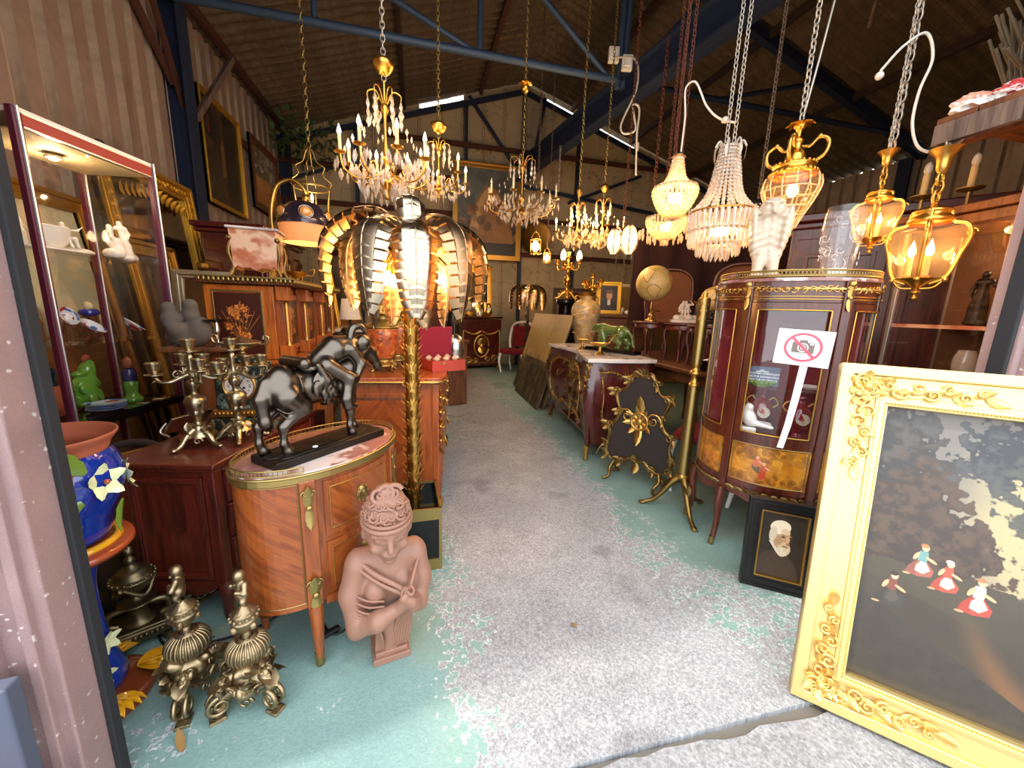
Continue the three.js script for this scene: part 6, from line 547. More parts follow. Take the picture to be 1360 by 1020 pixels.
{
  const bx = thing('planter_box', 'square black planter box with brass edges under the palm lamp', 'planter', [-0.03, 0, -1.9], 0.04), w = 0.24, d = 0.32, h = 0.335; mesh('panel', B(w - 0.01, h - 0.02, 0.008, 0, h / 2, d / 2 - 0.008), M.blackGloss, bx); mesh('panel', B(w - 0.01, h - 0.02, 0.008, 0, h / 2, -d / 2 + 0.008), M.blackGloss, bx); mesh('panel', B(0.008, h - 0.02, d - 0.01, w / 2 - 0.008, h / 2, 0), M.black, bx); mesh('panel', B(0.008, h - 0.02, d - 0.01, -w / 2 + 0.008, h / 2, 0), M.black, bx); mesh('inner_plate', B(w - 0.02, 0.01, d - 0.02, 0, 0.255, 0), M.blackGloss, bx);
  for (const y of [0.03, h - 0.03]) for (const s of [-1, 1]) mesh('brass_band', [B(w, 0.06, 0.01, 0, y, s * (d / 2 - 0.004)), B(0.01, 0.06, d, s * (w / 2 - 0.004), y, 0)], M.brassDull, bx); for (const sx of [-1, 1]) for (const sz of [-1, 1]) mesh('corner_strip', B(0.014, h, 0.014, sx * (w / 2 - 0.005), h / 2, sz * (d / 2 - 0.005)), M.brassDull, bx);
  const t = thing('palm_lamp', 'gilt metal palm tree lamp with spiny trunk and drooping fronds', 'lamp', [-0.035, 0.26, -1.9], 0), tr = [TU([[0, 0, 0], [0, 0.5, 0.005], [0, 1.16, 0]], 0.03, 0.026, 10, 12)]; mesh('trunk', tr, M.brass, t);
  const bract = LEAF(0.066, 0.034, 0.12, 0.3, 5, 0.12), sp = [], sk = []; for (let i = 0; i < 24; i++) for (let k = 0; k < 5; k++) { const a = k * PI / 2.5 + (i % 2) * PI / 5; sp.push(pl(cp(bract), 0, 0, 0, 0.1).translate(0, 0.02 + i * 0.046, 0.0275).rotateY(a)); sk.push(pl(new THREE.ConeGeometry(0.0035, 0.05, 5), 0, 0.066 + i * 0.046, 0.046, 0.75).rotateY(a)); } mesh('bark_scale', sp, M.brass, t).userData.kind = 'stuff'; mesh('bark_spike', sk, M.goldOld, t).userData.kind = 'stuff';
  const Fd = [[0.15, 0.42, 0.37, 0.1, 0.11], [0.95, 0.42, 0.36, 0.12, 0.1], [1.75, 0.4, 0.3, 0.11, 0.1], [2.5, 0.42, 0.38, 0.11, 0.1], [3.15, 0.4, 0.38, 0.12, 0.11], [4.1, 0.44, 0.3, 0.07, 0.11], [4.85, 0.46, 0.24, 0.06, 0.105], [5.5, 0.46, 0.33, 0.09, 0.11]];
  Fd.forEach(([a, L, R, H, W], i) => { const f = mesh('frond', palmFrond(L * 0.78, R, H, W), i % 3 === 1 ? M.copperLeaf : M.silverLeaf, t); f.position.y = 1.34; f.rotation.y = a; }); { const f = mesh('frond', palmFrond(0.2, 0.12, 0.14, 0.07, 10), M.silverLeaf, t); f.position.y = 1.38; f.rotation.y = 4.9; } for (const [a, k] of [[0.5, 0], [2.1, 1], [3.7, 0], [5.1, 1]]) { const f = mesh('frond', palmFrond(0.3, 0.2, 0.05, 0.07, 11), k ? M.copperLeaf : M.silverLeaf, t); f.position.y = 1.24; f.rotation.y = a; }
  mesh('crown_hub', SP(0.04, 0, 1.33, 0, [1, 1.4, 1], 10), M.brass, t);
  for (const a of [0.6, 2.2, 3.9, 5.2]) { const x = 0.13 * cos(a), z = -0.13 * sin(a); const b = mesh('bulb', [SP(0.022, x, 1.16, z, [1, 1.5, 1], 10)], M.flame, t); mesh('socket', [CY(0.014, 0.014, 0.05, 8, x, 1.215, z), TU([[x, 1.24, z], [x * 0.5, 1.3, z * 0.5], [0, 1.3, 0]], 0.006)], M.brass, b); const p = new THREE.PointLight(0xffbb66, 0.55); p.position.set(x, 1.16, z); p.castShadow = true; t.add(p); }
}

// ---------- right side ----------
{ // demi-lune vitrine
  const t = thing('demilune_vitrine', 'demilune glazed vitrine with ormolu mounts and painted pastoral panels', 'vitrine', [1.977, 0, -1.707], -PI / 4), a = 0.34, b = 0.3, W = M.vitrine, P0 = 56, P1 = 124;
  const land = (seed, fig) => canvasTex(384, 256, (c, w, h) => { c.fillStyle = '#c07d1c'; c.fillRect(0, 0, w, h); blotch(c, w, h, 120, ['#d08c22', '#b06a16', '#d9a036', '#a0601a'], 14, 50, seed); blotch(c, w, h, 130, ['#7a4a16', '#8a5a20', '#a86c24'], 6, 26, seed + 9, 0.0, 0.42); blotch(c, w, h, 60, ['#6e4014', '#84501a'], 8, 24, seed + 19, 0.75, 1); if (fig) { c.fillStyle = '#5c5a34'; c.beginPath(); c.ellipse(w * 0.37, h * 0.62, 34, 18, 0.7, 0, 7); c.fill(); for (const [x, y, k] of [[0.36, 0.42, '#c9654a'], [0.45, 0.55, '#b8502f']]) { c.fillStyle = k; c.beginPath(); c.ellipse(w * x, h * y + 14, 17, 30, 0.4, 0, 7); c.fill(); c.fillStyle = '#dba27a'; c.beginPath(); c.ellipse(w * x, h * y - 20, 9, 11, 0, 0, 7); c.fill(); c.beginPath(); c.ellipse(w * x + 18, h * y + 6, 16, 5, 0.5, 0, 7); c.fill(); } c.fillStyle = '#b8422c'; c.beginPath(); c.ellipse(w * 0.44, h * 0.76, 16, 30, 0.2, 0, 7); c.fill(); } });
  const pm = (s, f) => { const m = mat(0xffffff, 0.3, 0, { map: land(s, f), clearcoat: 0.6 }); return m; }, fitUV = (g, s0) => { const p = g.attributes.position, u = g.attributes.uv; let mx = 0; for (let i = 0; i < u.count; i++) mx = Math.max(mx, u.getX(i)); for (let i = 0; i < u.count; i++) u.setXY(i, 1 - u.getX(i) / mx, (p.getY(i) - 0.43) / 0.22); return g; };
  mesh('back_panel', B(a * 2, 1.1, 0.015, 0, 0.9, 0.008), W, t, 1); mesh('red_lining', B(a * 2 - 0.03, 1.02, 0.008, 0, 0.92, 0.02), M.redVelvet, t);
  mesh('base_board', ellDisc(a - 0.01, b - 0.01, 0.655, 0.675, 40).translate(0, 0, 0), M.redVelvet, t); mesh('top_board', ellDisc(a - 0.005, b - 0.005, 1.385, 1.475, 48), W, t, 0); mesh('lower_floor', ellDisc(a - 0.01, b - 0.01, 0.33, 0.345, 40), W, t, 0);
  mesh('glass_shelf', [ellDisc(a - 0.03, b - 0.03, 0.935, 0.941, 40)], M.glass, t);
  const secs = [[2, P0 - 4], [P0 + 4, P1 - 4], [P1 + 4, 178]];
  secs.forEach(([p0, p1], i) => {
    const d = i === 1 ? mesh('door', [ellPanel(a, b, p0, p1, 0.675, 0.7, 0.014), ellPanel(a, b, p0, p1, 1.345, 1.375, 0.014), ellPanel(a, b, p0, p0 + 5, 0.675, 1.375, 0.014, 3), ellPanel(a, b, p1 - 5, p1, 0.675, 1.375, 0.014, 3)], W, t, 1) : mesh('side_frame', [ellPanel(a, b, p0, p1, 0.675, 0.7, 0.012), ellPanel(a, b, p0, p1, 1.345, 1.375, 0.012), ellPanel(a, b, p0, p0 + 4, 0.675, 1.375, 0.012, 3), ellPanel(a, b, p1 - 4, p1, 0.675, 1.375, 0.012, 3)], W, t, 1);
    mesh('curved_pane', ellPanel(a, b, p0 + 3, p1 - 3, 0.69, 1.355, 0.003), M.glass, d); mesh('brass_line', ellFrame(a, b, p0 + 5.5, p1 - 5.5, 0.705, 1.34, 0.014, 0.004), M.brass, d);
    const q = mesh('painted_panel', fitUV(ellPanel(a, b, p0, p1, 0.42, 0.65, 0.008)), pm(101 + i * 40, i === 1), t); mesh('brass_line', ellFrame(a, b, p0 + 2, p1 - 2, 0.43, 0.64, 0.009, 0.003), M.brassDull, q);
  });
  mesh('lower_rail', ellPanel(a, b, 0, 180, 0.64, 0.68, 0.01, 40), W, t); mesh('lower_rail', ellPanel(a, b, 0, 180, 0.4, 0.425, 0.012, 40), W, t);
  const ap = mesh('apron', [ellPanel(a - 0.004, b - 0.004, 0, 180, (u) => 0.325 + 0.02 * cos(u * PI * 6), 0.405, 0.01, 60)], W, t); { const o = []; for (let d = 8; d < 175; d += 7) { const [x, z, r] = ellPt(a, b, d, 0.01); o.push(pl(MG([pl(LEAF(0.05, 0.022, 0.3), 0, 0, 0, 0, 0, PI / 2 - 0.4), pl(scrollG(0.014, 1.2, 1, 0, 0.003), 0.01, 0.008, 0.002)]), 0, 0, 0, 0, r).translate(x, 0.366, z)); } mesh('ormolu_frieze', o, M.ormoluDark, ap); }
  const fr = mesh('frieze', [ellPanel(a, b, 0, 180, 1.378, 1.475, 0.01, 40)], W, t); { const o = [ellRing(a, b, 0, 180, 1.392, 0.003, 0.011, 40), ellRing(a, b, 0, 180, 1.405, 0.003, 0.011, 40)]; for (let d = 4; d < 177; d += 5.5) { const [x, z, r] = ellPt(a, b, d, 0.012); o.push(pl(scrollG(0.017, 1.1, 1, d, 0.004), 0, 0, 0, 0, r).translate(x, 1.438, z), pl(LEAF(0.035, 0.014, 0.3), 0, 0, 0, 0, 0, -PI / 2).rotateY(r).translate(x, 1.44, z)); } mesh('ormolu_frieze', o, M.ormolu, fr); }
  mesh('marble_top', ellDisc(a + 0.016, b + 0.016, 1.475, 1.492, 48, 0.003), M.marbleRed, t); { const o = [ellRing(a, b, 0, 180, 1.5, 0.005, 0.01, 40), ellRing(a, b, 0, 180, 1.527, 0.004, 0.01, 40)]; for (let d = 2; d < 179; d += 2.6) { const [x, z] = ellPt(a, b, d, 0.01); o.push(TO(0.0085, 0.002, x, 1.514, z, 0, PI / 2 - d * PI / 180, 0, 8, 4)); } mesh('gallery', o, M.brassDull, t); }
  for (const d of [0.5, P0, P1, 179.5]) { const [x, z, r] = ellPt(a, b, d, 0.0), q = (g) => g.map((e) => e.rotateY(r).translate(x, 0, z)); const l = mesh('leg', q([RB(0.042, 1.16, 0.03, 0.005, 0, 0.9, 0.006), TU([[0, 0.36, 0.012], [0, 0.28, 0.022], [0, 0.14, 0.01], [0, 0.04, 0.026], [0, 0.004, 0.04]], 0.026, 0.013, 8, 16)]), W, t, 1); mesh('mount', q([pl(MG(mount(0.13, 0.03)), 0, 1.4, 0.024), SP(0.016, 0, 1.462, 0.022, 1, 8)]), M.ormolu, l); mesh('sabot', q([LA([[0.013, 0], [0.016, 0.012], [0.014, 0.05]], 8, 0, 0, 0.034)]), M.brassDull, l); }
}
const VIT = (x, y, z) => { const c = cos(-PI / 4), s = sin(-PI / 4); return [1.977 + x * c + z * s, y, -1.707 - x * s + z * c]; };
{ // things in and on the vitrine
  const put = (n, l, c, x, y, z, turn = 0, g) => thing(n, l, c, VIT(x, y, z), -PI / 4 + turn, g);
  let t = put('alabaster_dove', 'white alabaster dove with fanned tail inside the vitrine', 'sculpture', -0.1, 0.676, 0.2, 0.1); mesh('body', blob([ell([-0.015, 0.085, 0], [0.036, 0.05, 0.032], 0.5), ell([-0.02, 0.145, 0.004], [0.021, 0.021, 0.02]), cap([-0.02, 0.12, 0], [-0.02, 0.14, 0], 0.02, 0.017), ...[-3, -2, -1, 0, 1, 2, 3].map((k) => cap([0.01, 0.06, k * 0.004], [0.09, 0.04 + Math.abs(k) * 0.004, k * 0.014], 0.012, 0.009)), cap([-0.04, 0.135, 0.008], [-0.05, 0.13, 0.01], 0.006, 0.002)], 0.0045, 0.012), M.porcelain, t); mesh('base', RB(0.07, 0.035, 0.06, 0.008, -0.01, 0.018, 0), M.porcelain, t);
  const rv = put('red_vase', 'oxblood porcelain vase with floral medallion behind the alabaster dove', 'vase', -0.06, 0.676, 0.09, 0); mesh('body', LA(smoothP([[0.03, 0], [0.032, 0.01], [0.022, 0.03], [0.05, 0.08], [0.058, 0.12], [0.045, 0.16], [0.02, 0.19], [0.018, 0.205], [0.026, 0.215]], 4), 20), M.redVase, rv); mesh('lid', LA(smoothP([[0.027, 0.215], [0.02, 0.23], [0.006, 0.24], [0.01, 0.25], [0, 0.258]], 3), 14), M.redVase, rv); mesh('medallion', [pl(new THREE.CylinderGeometry(0.03, 0.03, 0.006, 24), 0.012, 0.11, 0.054, PI / 2 - 0.1)], mat(0xffffff, 0.3, 0, { map: canvasTex(96, 96, (c) => { c.fillStyle = '#b8ae98'; c.fillRect(0, 0, 96, 96); c.fillStyle = '#b03a30'; c.beginPath(); c.arc(46, 54, 18, 0, 7); c.fill(); blotch(c, 96, 96, 24, ['#6d7a54', '#d8c8b0', '#8a5a48'], 3, 9, 5); }) }), rv); mesh('handle', [-1, 1].map((s) => TU([[s * 0.05, 0.13, 0], [s * 0.075, 0.16, 0], [s * 0.05, 0.19, 0], [s * 0.03, 0.17, 0]], 0.005)), M.ormolu, rv);
  dup(rv, VIT(0.11, 0.676, 0.14), -PI / 4, 'oxblood porcelain vase with floral medallion standing apart from the alabaster dove');
  t = put('text_panel', 'small slate blue card with white lettering inside the vitrine', 'sign', -0.085, 0.942, 0.2, -0.06); { const pb = mesh('card', planeUV(0.155, 0.1, 0.004, 0, 0.052, 0), mat(0xffffff, 0.5, 0, { map: canvasTex(512, 330, (c, w, h) => { c.fillStyle = '#55627a'; c.fillRect(0, 0, w, h); c.fillStyle = '#f6f7fa'; c.strokeStyle = '#f6f7fa'; c.lineWidth = 5; c.textAlign = 'center'; c.font = 'bold 44px serif'; c.fillText('EXPERTISE COMPTANT', w / 2, 138); c.fillText('ACHETER ANTIQUITES', w / 2, 194); c.fillText('MOBILIER ET OBJETS', w / 2, 250); c.fillText('ANCIENS', w / 2, 304); for (let i = -3; i <= 3; i++) { c.beginPath(); c.ellipse(w / 2 + i * 20, 66 + Math.abs(i) * 9, 7, 20 - Math.abs(i) * 3, i * 0.4, 0, 7); c.stroke(); } for (const s of [-1, 1]) { c.beginPath(); c.arc(w / 2 + s * 80, 86, 13, 0, 7); c.stroke(); } }) }), t); pb.rotation.x = -0.15; }
  t = put('green_glass_dish', 'green cut glass dish in front of the lettered card', 'dish', -0.085, 0.942, 0.235); mesh('dish', [LA(smoothP([[0.02, 0], [0.04, 0.006], [0.062, 0.02], [0.06, 0.022], [0.03, 0.01]], 3), 20), ...ring(16, (i, q) => SP(0.007, 0.058 * cos(q), 0.02, 0.058 * sin(q), 1, 6))], mat(0x6f9a2a, 0.1, 0, { clearcoat: 1, transmission: 0.3, thickness: 0 }), t); t.scale.set(1, 1.2, 0.5);
  for (let i = 0; i < 2; i++) { t = put('white_dish', i ? 'shallow white dish beside the curved side pane of the vitrine' : 'shallow white dish behind the vitrine door, beside the sign stick', 'dish', 0.13 + i * 0.11, 0.942, 0.17 - i * 0.07); mesh('dish', LA([[0, 0.004], [0.03, 0.004], [0.062, 0.018], [0.06, 0.02], [0.03, 0.009]], 20), M.porcelain, t); }
  t = thing('no_photo_sign', 'white board with red crossed out camera on a white stick', 'sign', VIT(0.055, 0.66, 0.335), -PI / 4 - 0.05); mesh('stick', EX(shapeOf([[-0.035, 0], [-0.01, 0], [0.006, 0.12], [0.018, 0.25], [0.03, 0.43], [0.0, 0.43], [-0.01, 0.25], [-0.02, 0.12]]), 0.006, 0.001), M.white, t);
  const sg = canvasTex(512, 400, (c, w, h) => { c.fillStyle = '#fbfaf8'; c.fillRect(0, 0, w, h); c.fillStyle = '#7a6a62'; c.beginPath(); c.roundRect(150, 138, 205, 120, 14); c.fill(); c.beginPath(); c.roundRect(212, 112, 76, 40, 12); c.fill(); c.fillStyle = '#fbfaf8'; c.beginPath(); c.arc(252, 198, 50, 0, 7); c.fill(); c.fillStyle = '#7a6a62'; c.beginPath(); c.arc(252, 198, 40, 0, 7); c.fill(); c.fillStyle = '#fbfaf8'; c.beginPath(); c.arc(252, 198, 24, 0, 7); c.fill(); c.beginPath(); c.roundRect(312, 146, 32, 16, 6); c.fill(); c.strokeStyle = '#d9596a'; c.lineWidth = 27; c.beginPath(); c.ellipse(252, 196, 164, 150, 0, 0, 7); c.stroke(); c.lineWidth = 30; c.beginPath(); c.moveTo(140, 92); c.lineTo(362, 302); c.stroke(); });
  const bd = mesh('board', planeUV(0.215, 0.168, 0.006, 0, 0, 0), mat(0xffffff, 0.5, 0, { map: sg }), t); bd.position.set(0.0, 0.505, 0.012); bd.rotation.set(-0.02, 0, -0.045);
  t = put('owl_statue', 'cream crackled ceramic owl statue on top of the vitrine', 'statue', -0.15, 1.493, 0.13, 0.15); t.scale.setScalar(1.2); mesh('body', blob([ell([0, 0.19, -0.005], [0.056, 0.13, 0.052]), ell([0, 0.29, 0.014], [0.05, 0.05, 0.046]), ell([-0.056, 0.2, 0.012], [0.022, 0.11, 0.042], 0.12), ell([0.056, 0.2, 0.012], [0.022, 0.11, 0.042], -0.12), ell([0, 0.07, -0.03], [0.04, 0.07, 0.03]), ...[-1, 1].flatMap((q) => [cap([q * 0.022, 0.1, 0.02], [q * 0.03, 0.03, 0.036], 0.03, 0.018), ...[-1, 0, 1].map((k) => cap([q * 0.03, 0.026, 0.036], [q * 0.034 + k * 0.018, 0.012, 0.075], 0.012, 0.008)), ell([q * 0.02, 0.312, 0.05], [0.02, 0.006, 0.01], q * 0.35)]), ell([0, 0.012, 0], [0.07, 0.014, 0.066]), cap([0, 0.295, 0.056], [0, 0.272, 0.066], 0.011, 0.005)], 0.0052, 0.014, (x, y, z, d) => Math.max(d, -(Math.hypot(x - 0.021, y - 0.298, z - 0.064) - 0.013), -(Math.hypot(x + 0.021, y - 0.298, z - 0.064) - 0.013)) - (y > 0.1 && y < 0.27 ? 0.0022 * sin(x * 170) + 0.0014 * sin(y * 210 + Math.abs(x) * 90) : 0)), M.crackle, t);
  t = put('hurricane_vase', 'tall etched glass hurricane vase on the vitrine', 'vase', 0.15, 1.493, 0.13); mesh('glass', [LA([[0.001, 0.004], ...smoothP([[0.06, 0.004], [0.068, 0.1], [0.08, 0.2], [0.078, 0.29], [0.07, 0.335]], 5)], 32)], mat(0xffffff, 0.05, 0, { transmission: 0.95, thickness: 0, ior: 1.5 }), t); mesh('etching', Array.from({ length: 26 }, (_, i) => { const q = rnd(6.28), y = rnd(0.06, 0.3), R = 0.068 + 0.012 * sin(y * 8); return pl(scrollG(rnd(0.012, 0.03), 1, i % 2 ? 1 : -1, rnd(6), 0.0012), 0, 0, R, 0, 0, 0).rotateY(q).translate(0, y, 0); }), M.porcelain, t);
  { const c = tag(mesh('price_card', B(0.07, 0.045, 0.003, 0, 0.023, 0, -0.2), M.paper), 'white price card leaning on the hurricane vase', 'card'); c.position.set(...VIT(0.14, 1.493, 0.235)); c.rotation.y = -PI / 4; }
}
{ // small black framed portrait
  const tex = paintTex(384, 512, (c, w, h) => { const E = (f, x, y, rx, ry, r = 0) => { c.fillStyle = f; c.beginPath(); c.ellipse(x, y, rx, ry, r, 0, 7); c.fill(); }; c.fillStyle = '#241b12'; c.fillRect(0, 0, w, h); blotch(c, w, h, 80, ['#2c2217', '#1c150d', '#34291b'], 20, 70, 201); c.fillStyle = '#403122'; c.beginPath(); c.moveTo(0, h); c.quadraticCurveTo(10, 330, 130, 300); c.quadraticCurveTo(320, 290, 350, h); c.fill(); c.strokeStyle = '#3a2c1e'; c.lineWidth = 8; c.beginPath(); c.moveTo(90, 330); c.quadraticCurveTo(170, 380, 190, 500); c.stroke(); c.fillStyle = '#cfc4b0'; c.beginPath(); c.moveTo(96, 232); c.lineTo(170, 318); c.lineTo(215, 330); c.lineTo(150, 225); c.fill(); E('#b39069', 190, 200, 62, 84, 0.12); E('#ddd0b4', 172, 124, 76, 52, -0.1); E('#c9baa0', 122, 178, 28, 56, 0.1); E('#ceb391', 214, 150, 34, 22, 0.1); blotch(c, w, h, 0, [], 1, 1, 1); E('#c4ad8a', 214, 276, 50, 50, 0.15); E('#d2c0a0', 204, 300, 36, 34, 0.1); E('#a98462', 172, 222, 26, 30, 0.3); E('#c69c74', 236, 214, 13, 34, 0.05); E('#96704f', 240, 238, 15, 10); E('#3d2b1c', 200, 190, 15, 6, 0.1); E('#3d2b1c', 254, 190, 10, 5, 0.1); E('#8d6c4c', 200, 176, 22, 5, 0.2); E('#8d6c4c', 252, 177, 14, 4, 0.2); E('#6a4630', 222, 258, 22, 5, 0.1); for (let i = 0; i < 60; i++) { c.strokeStyle = i % 2 ? '#e2d6bc' : '#b7a688'; c.lineWidth = 2; const x = 178 + 70 * hash(i, 7), y = 262 + 40 * hash(i, 8); c.beginPath(); c.moveTo(x, y); c.lineTo(x + 4, y + 26); c.stroke(); } });
  const t = picture('small_portrait', 'black framed portrait of a bearded old man on the floor', 'painting', 0.3, 0.44, [1.68, 0, -1.285], -36.5 * PI / 180, 0.1, [[0, 0.055, 0.02], [0, 0.01, 0.035], [0.016, 0.036, 0.032], [0.04, 0.05, 0.026]], M.black, pic(tex)); const f = mesh('gilt_slip', rectFrame(0.3, 0.44, 0.07, [[0.052, 0.058, 0.026]]), M.goldOld, t); f.rotation.x = -0.1;
}
{ // large gilt framed pastoral painting in the doorway
  const tex = paintTex(1024, 900, (c, w, h) => {
    const im = c.createImageData(w, h), d = im.data; for (let j = 0, o = 0; j < h; j++) for (let i = 0; i < w; i++, o += 4) {
      const u = i / w * 1.7, v = j / h, n1 = fbm(u * 5, v * 7, 3), n2 = fbm(u * 30 + 9, v * 44, 3), rag = (n1 - 0.5) * 0.4 + (n2 - 0.5) * 0.55, gl = sstep(0.5, 0, Math.hypot((u - 0.6) * 1.2, v - 0.4));
      let q = mix3([150, 142, 132], [226, 208, 152], sstep(0.05, 0.9, gl + (n1 - 0.5) * 0.5));
      const leafy = (a, b2, m) => { if (m > 0) q = mix3(q, mix3(a, b2, sstep(0.35, 0.7, n2)), Math.min(1, m)); };
      leafy([64, 58, 54], [98, 90, 80], sstep(-0.02, 0.03, 0.27 + 0.2 * Math.max(0, v - 0.3) - u + rag)); leafy([72, 54, 40], [104, 78, 56], sstep(-0.02, 0.03, 0.44 - Math.abs(u - 0.2) - Math.abs(v - 0.5) * 1.5 + rag * 0.8)); leafy([62, 62, 66], [94, 94, 92], sstep(-0.02, 0.03, 0.21 + 0.12 * sstep(0.5, 0.9, u) - v + rag * 0.9 - sstep(0.5, 0.2, u) * 0.22)); leafy([66, 66, 62], [100, 98, 84], sstep(-0.02, 0.03, 0.16 - Math.hypot(u - 0.72, (v - 0.3) * 1.4) + rag * 0.6)); leafy([76, 70, 54], [112, 102, 74], sstep(-0.02, 0.03, 0.17 - Math.hypot((u - 0.82) * 0.8, (v - 0.46) * 1.5) + rag * 0.6)); leafy([70, 56, 42], [100, 80, 56], sstep(-0.02, 0.03, v - 0.5 + rag * 0.35 - 0.12 * sstep(0.25, 0.6, u) * sstep(0.75, 0.55, u)));
      if (Math.abs(u - 0.79 - 0.02 * sin(v * 9)) < 0.024 + v * 0.01 && v > 0.2 && v < 0.58) q = [66, 54, 44];
      if (v > 0.56 + rag * 0.1) { const lit = sstep(0.1, 0, Math.abs(v - 0.52 - 0.42 * u + 0.1 * sin(u * 7)) ); q = mix3(mix3([74, 62, 48], [98, 84, 60], n1), [150, 104, 62], lit * sstep(0.35, 0.6, u) * 0.9); if (v > 0.66 + 0.36 * u) q = mix3([66, 58, 48], [84, 74, 60], n2); else if (v < 0.6 + 0.2 * u) q = mix3(q, [104, 96, 62], 0.35 * sstep(0.45, 0.1, Math.abs(u - 0.3))); }
      d[o] = q[0] * 0.7; d[o + 1] = q[1] * 0.7; d[o + 2] = q[2] * 0.7; d[o + 3] = 255;
    } c.putImageData(im, 0, 0);
    const fig = (x, y, s, top, skirt, apron, cap, dir = 1) => { c.save(); c.translate(x, y); c.scale(s * dir, s); const E = (f, px, py, rx, ry, r = 0) => { c.fillStyle = f; c.beginPath(); c.ellipse(px, py, rx, ry, r, 0, 7); c.fill(); }, Pg = (f, pts) => { c.fillStyle = f; c.beginPath(); pts.forEach(([a, b], i) => (i ? c.lineTo(a, b) : c.moveTo(a, b))); c.closePath(); c.fill(); }; Pg(skirt, [[-10, 0], [8, 2], [26, 26], [22, 44], [-6, 50], [-34, 44], [-28, 24]]); Pg(apron, [[-4, 4], [8, 6], [18, 26], [4, 40], [-14, 34], [-12, 16]]); Pg('#00000022', [[-10, 0], [-2, 2], [-12, 46], [-34, 44], [-28, 24]]); Pg(top, [[-8, -26], [10, -26], [12, -8], [8, 6], [-10, 4], [-12, -12]]); E('#c8966e', 18, -4, 14, 4, 0.5); E('#c8966e', -14, -8, 5, 13, 0.4); E('#d6a880', 3, -36, 8, 10); E(cap, 1, -42, 9, 6); E('#b98a64', -30, 48, 9, 3); c.restore(); };
    fig(158, 470, 1.05, '#5f8580', '#8f5040', '#c8bca8', '#9a6a3c'); fig(215, 498, 1.0, '#a8452f', '#a8442f', '#d8ccb8', '#dfd5c2'); fig(282, 532, 1.15, '#cfc4b0', '#a83c2c', '#e0d6c4', '#9a6440'); fig(100, 580, 1.1, '#6e3a2c', '#37352c', '#4a4238', '#2c2018'); fig(455, 640, 1.3, '#666a6a', '#835052', '#d8cebf', '#a3684a'); fig(535, 690, 1.25, '#46525c', '#56606a', '#cfc6b8', '#b58a60', -1); fig(600, 705, 1.2, '#606a72', '#a86c3a', '#d6ccbc', '#80583c'); fig(405, 500, 0.9, '#836848', '#8f734e', '#836848', '#5e4630');
    c.fillStyle = '#7a4a2a'; c.fillRect(412, 420, 26, 120); c.fillStyle = '#2c2824'; c.fillRect(444, 400, 7, 130); c.fillRect(456, 400, 7, 130);
  });
  const W = 1.28, H = 1.166, lean = 0.215, th = -47 * PI / 180, e = [cos(th), -sin(th)], t = picture('large_painting', 'large pastoral painting in a wide carved gilt frame by the entrance', 'painting', W, H, [1.295 + e[0] * W / 2, 0, -0.87 + e[1] * W / 2], th, lean, [[0, 0.125, 0.03], [0, 0.028, 0.06], [0.034, 0.095, 0.046], [0.1, 0.125, 0.052], [0.108, 0.117, 0.058]], M.giltBright, pic(tex, 0.35));
  const carve = (sx, sy) => { const o = [], at = (u, v) => [sx * (W / 2 - u), sy > 0 ? H - v : v]; const put = (u, v, r, k) => { const [x, y] = at(u, v); o.push(pl(scrollG(r, 1.3, k, rnd(6), 0.006), x, y, 0.064)); }; for (let i = 0; i < 9; i++) { const q = 0.05 + i * 0.035, r = 0.03 * (1 - i / 13); put(q, 0.062 + (i % 2) * 0.018, r, 1); put(0.062 + (i % 2) * 0.018, q, r, -1); const [x, y] = at(q + 0.01, 0.07), [x2, y2] = at(0.07, q + 0.01); o.push(pl(LEAF(0.055, 0.028, 0.4), x, y, 0.056, 0, 0, sx * PI / 2 + rnd(-0.7, 0.7)), pl(LEAF(0.055, 0.028, 0.4), x2, y2, 0.056, 0, 0, (sy > 0 ? PI : 0) + rnd(-0.7, 0.7))); } const [cx, cy] = at(0.07, 0.07); for (let i = 0; i < 6; i++) o.push(pl(LEAF(0.06, 0.03, 0.5), cx, cy, 0.055, 0, 0, i * PI / 3)); o.push(SP(0.014, cx, cy, 0.066, 1, 8)); return o; };
  for (const sx of [-1, 1]) for (const sy of [-1, 1]) { const c = mesh('corner_carving', carve(sx, sy), M.carveGilt, t); c.rotation.x = -lean; }
  const bd = []; for (let i = 0; i < 120; i++) { bd.push(SP(0.004, -W / 2 + 0.12 + i * (W - 0.24) / 119, H - 0.12, 0.056, 1, 5), SP(0.004, -W / 2 + 0.12 + i * (W - 0.24) / 119, 0.12, 0.056, 1, 5)); if (i < 100) for (const s of [-1, 1]) bd.push(SP(0.004, s * (W / 2 - 0.12), 0.12 + i * (H - 0.24) / 99, 0.056, 1, 5)); } const q = mesh('beading', bd, M.giltWood, t); q.rotation.x = -lean; q.userData.kind = 'stuff';
}
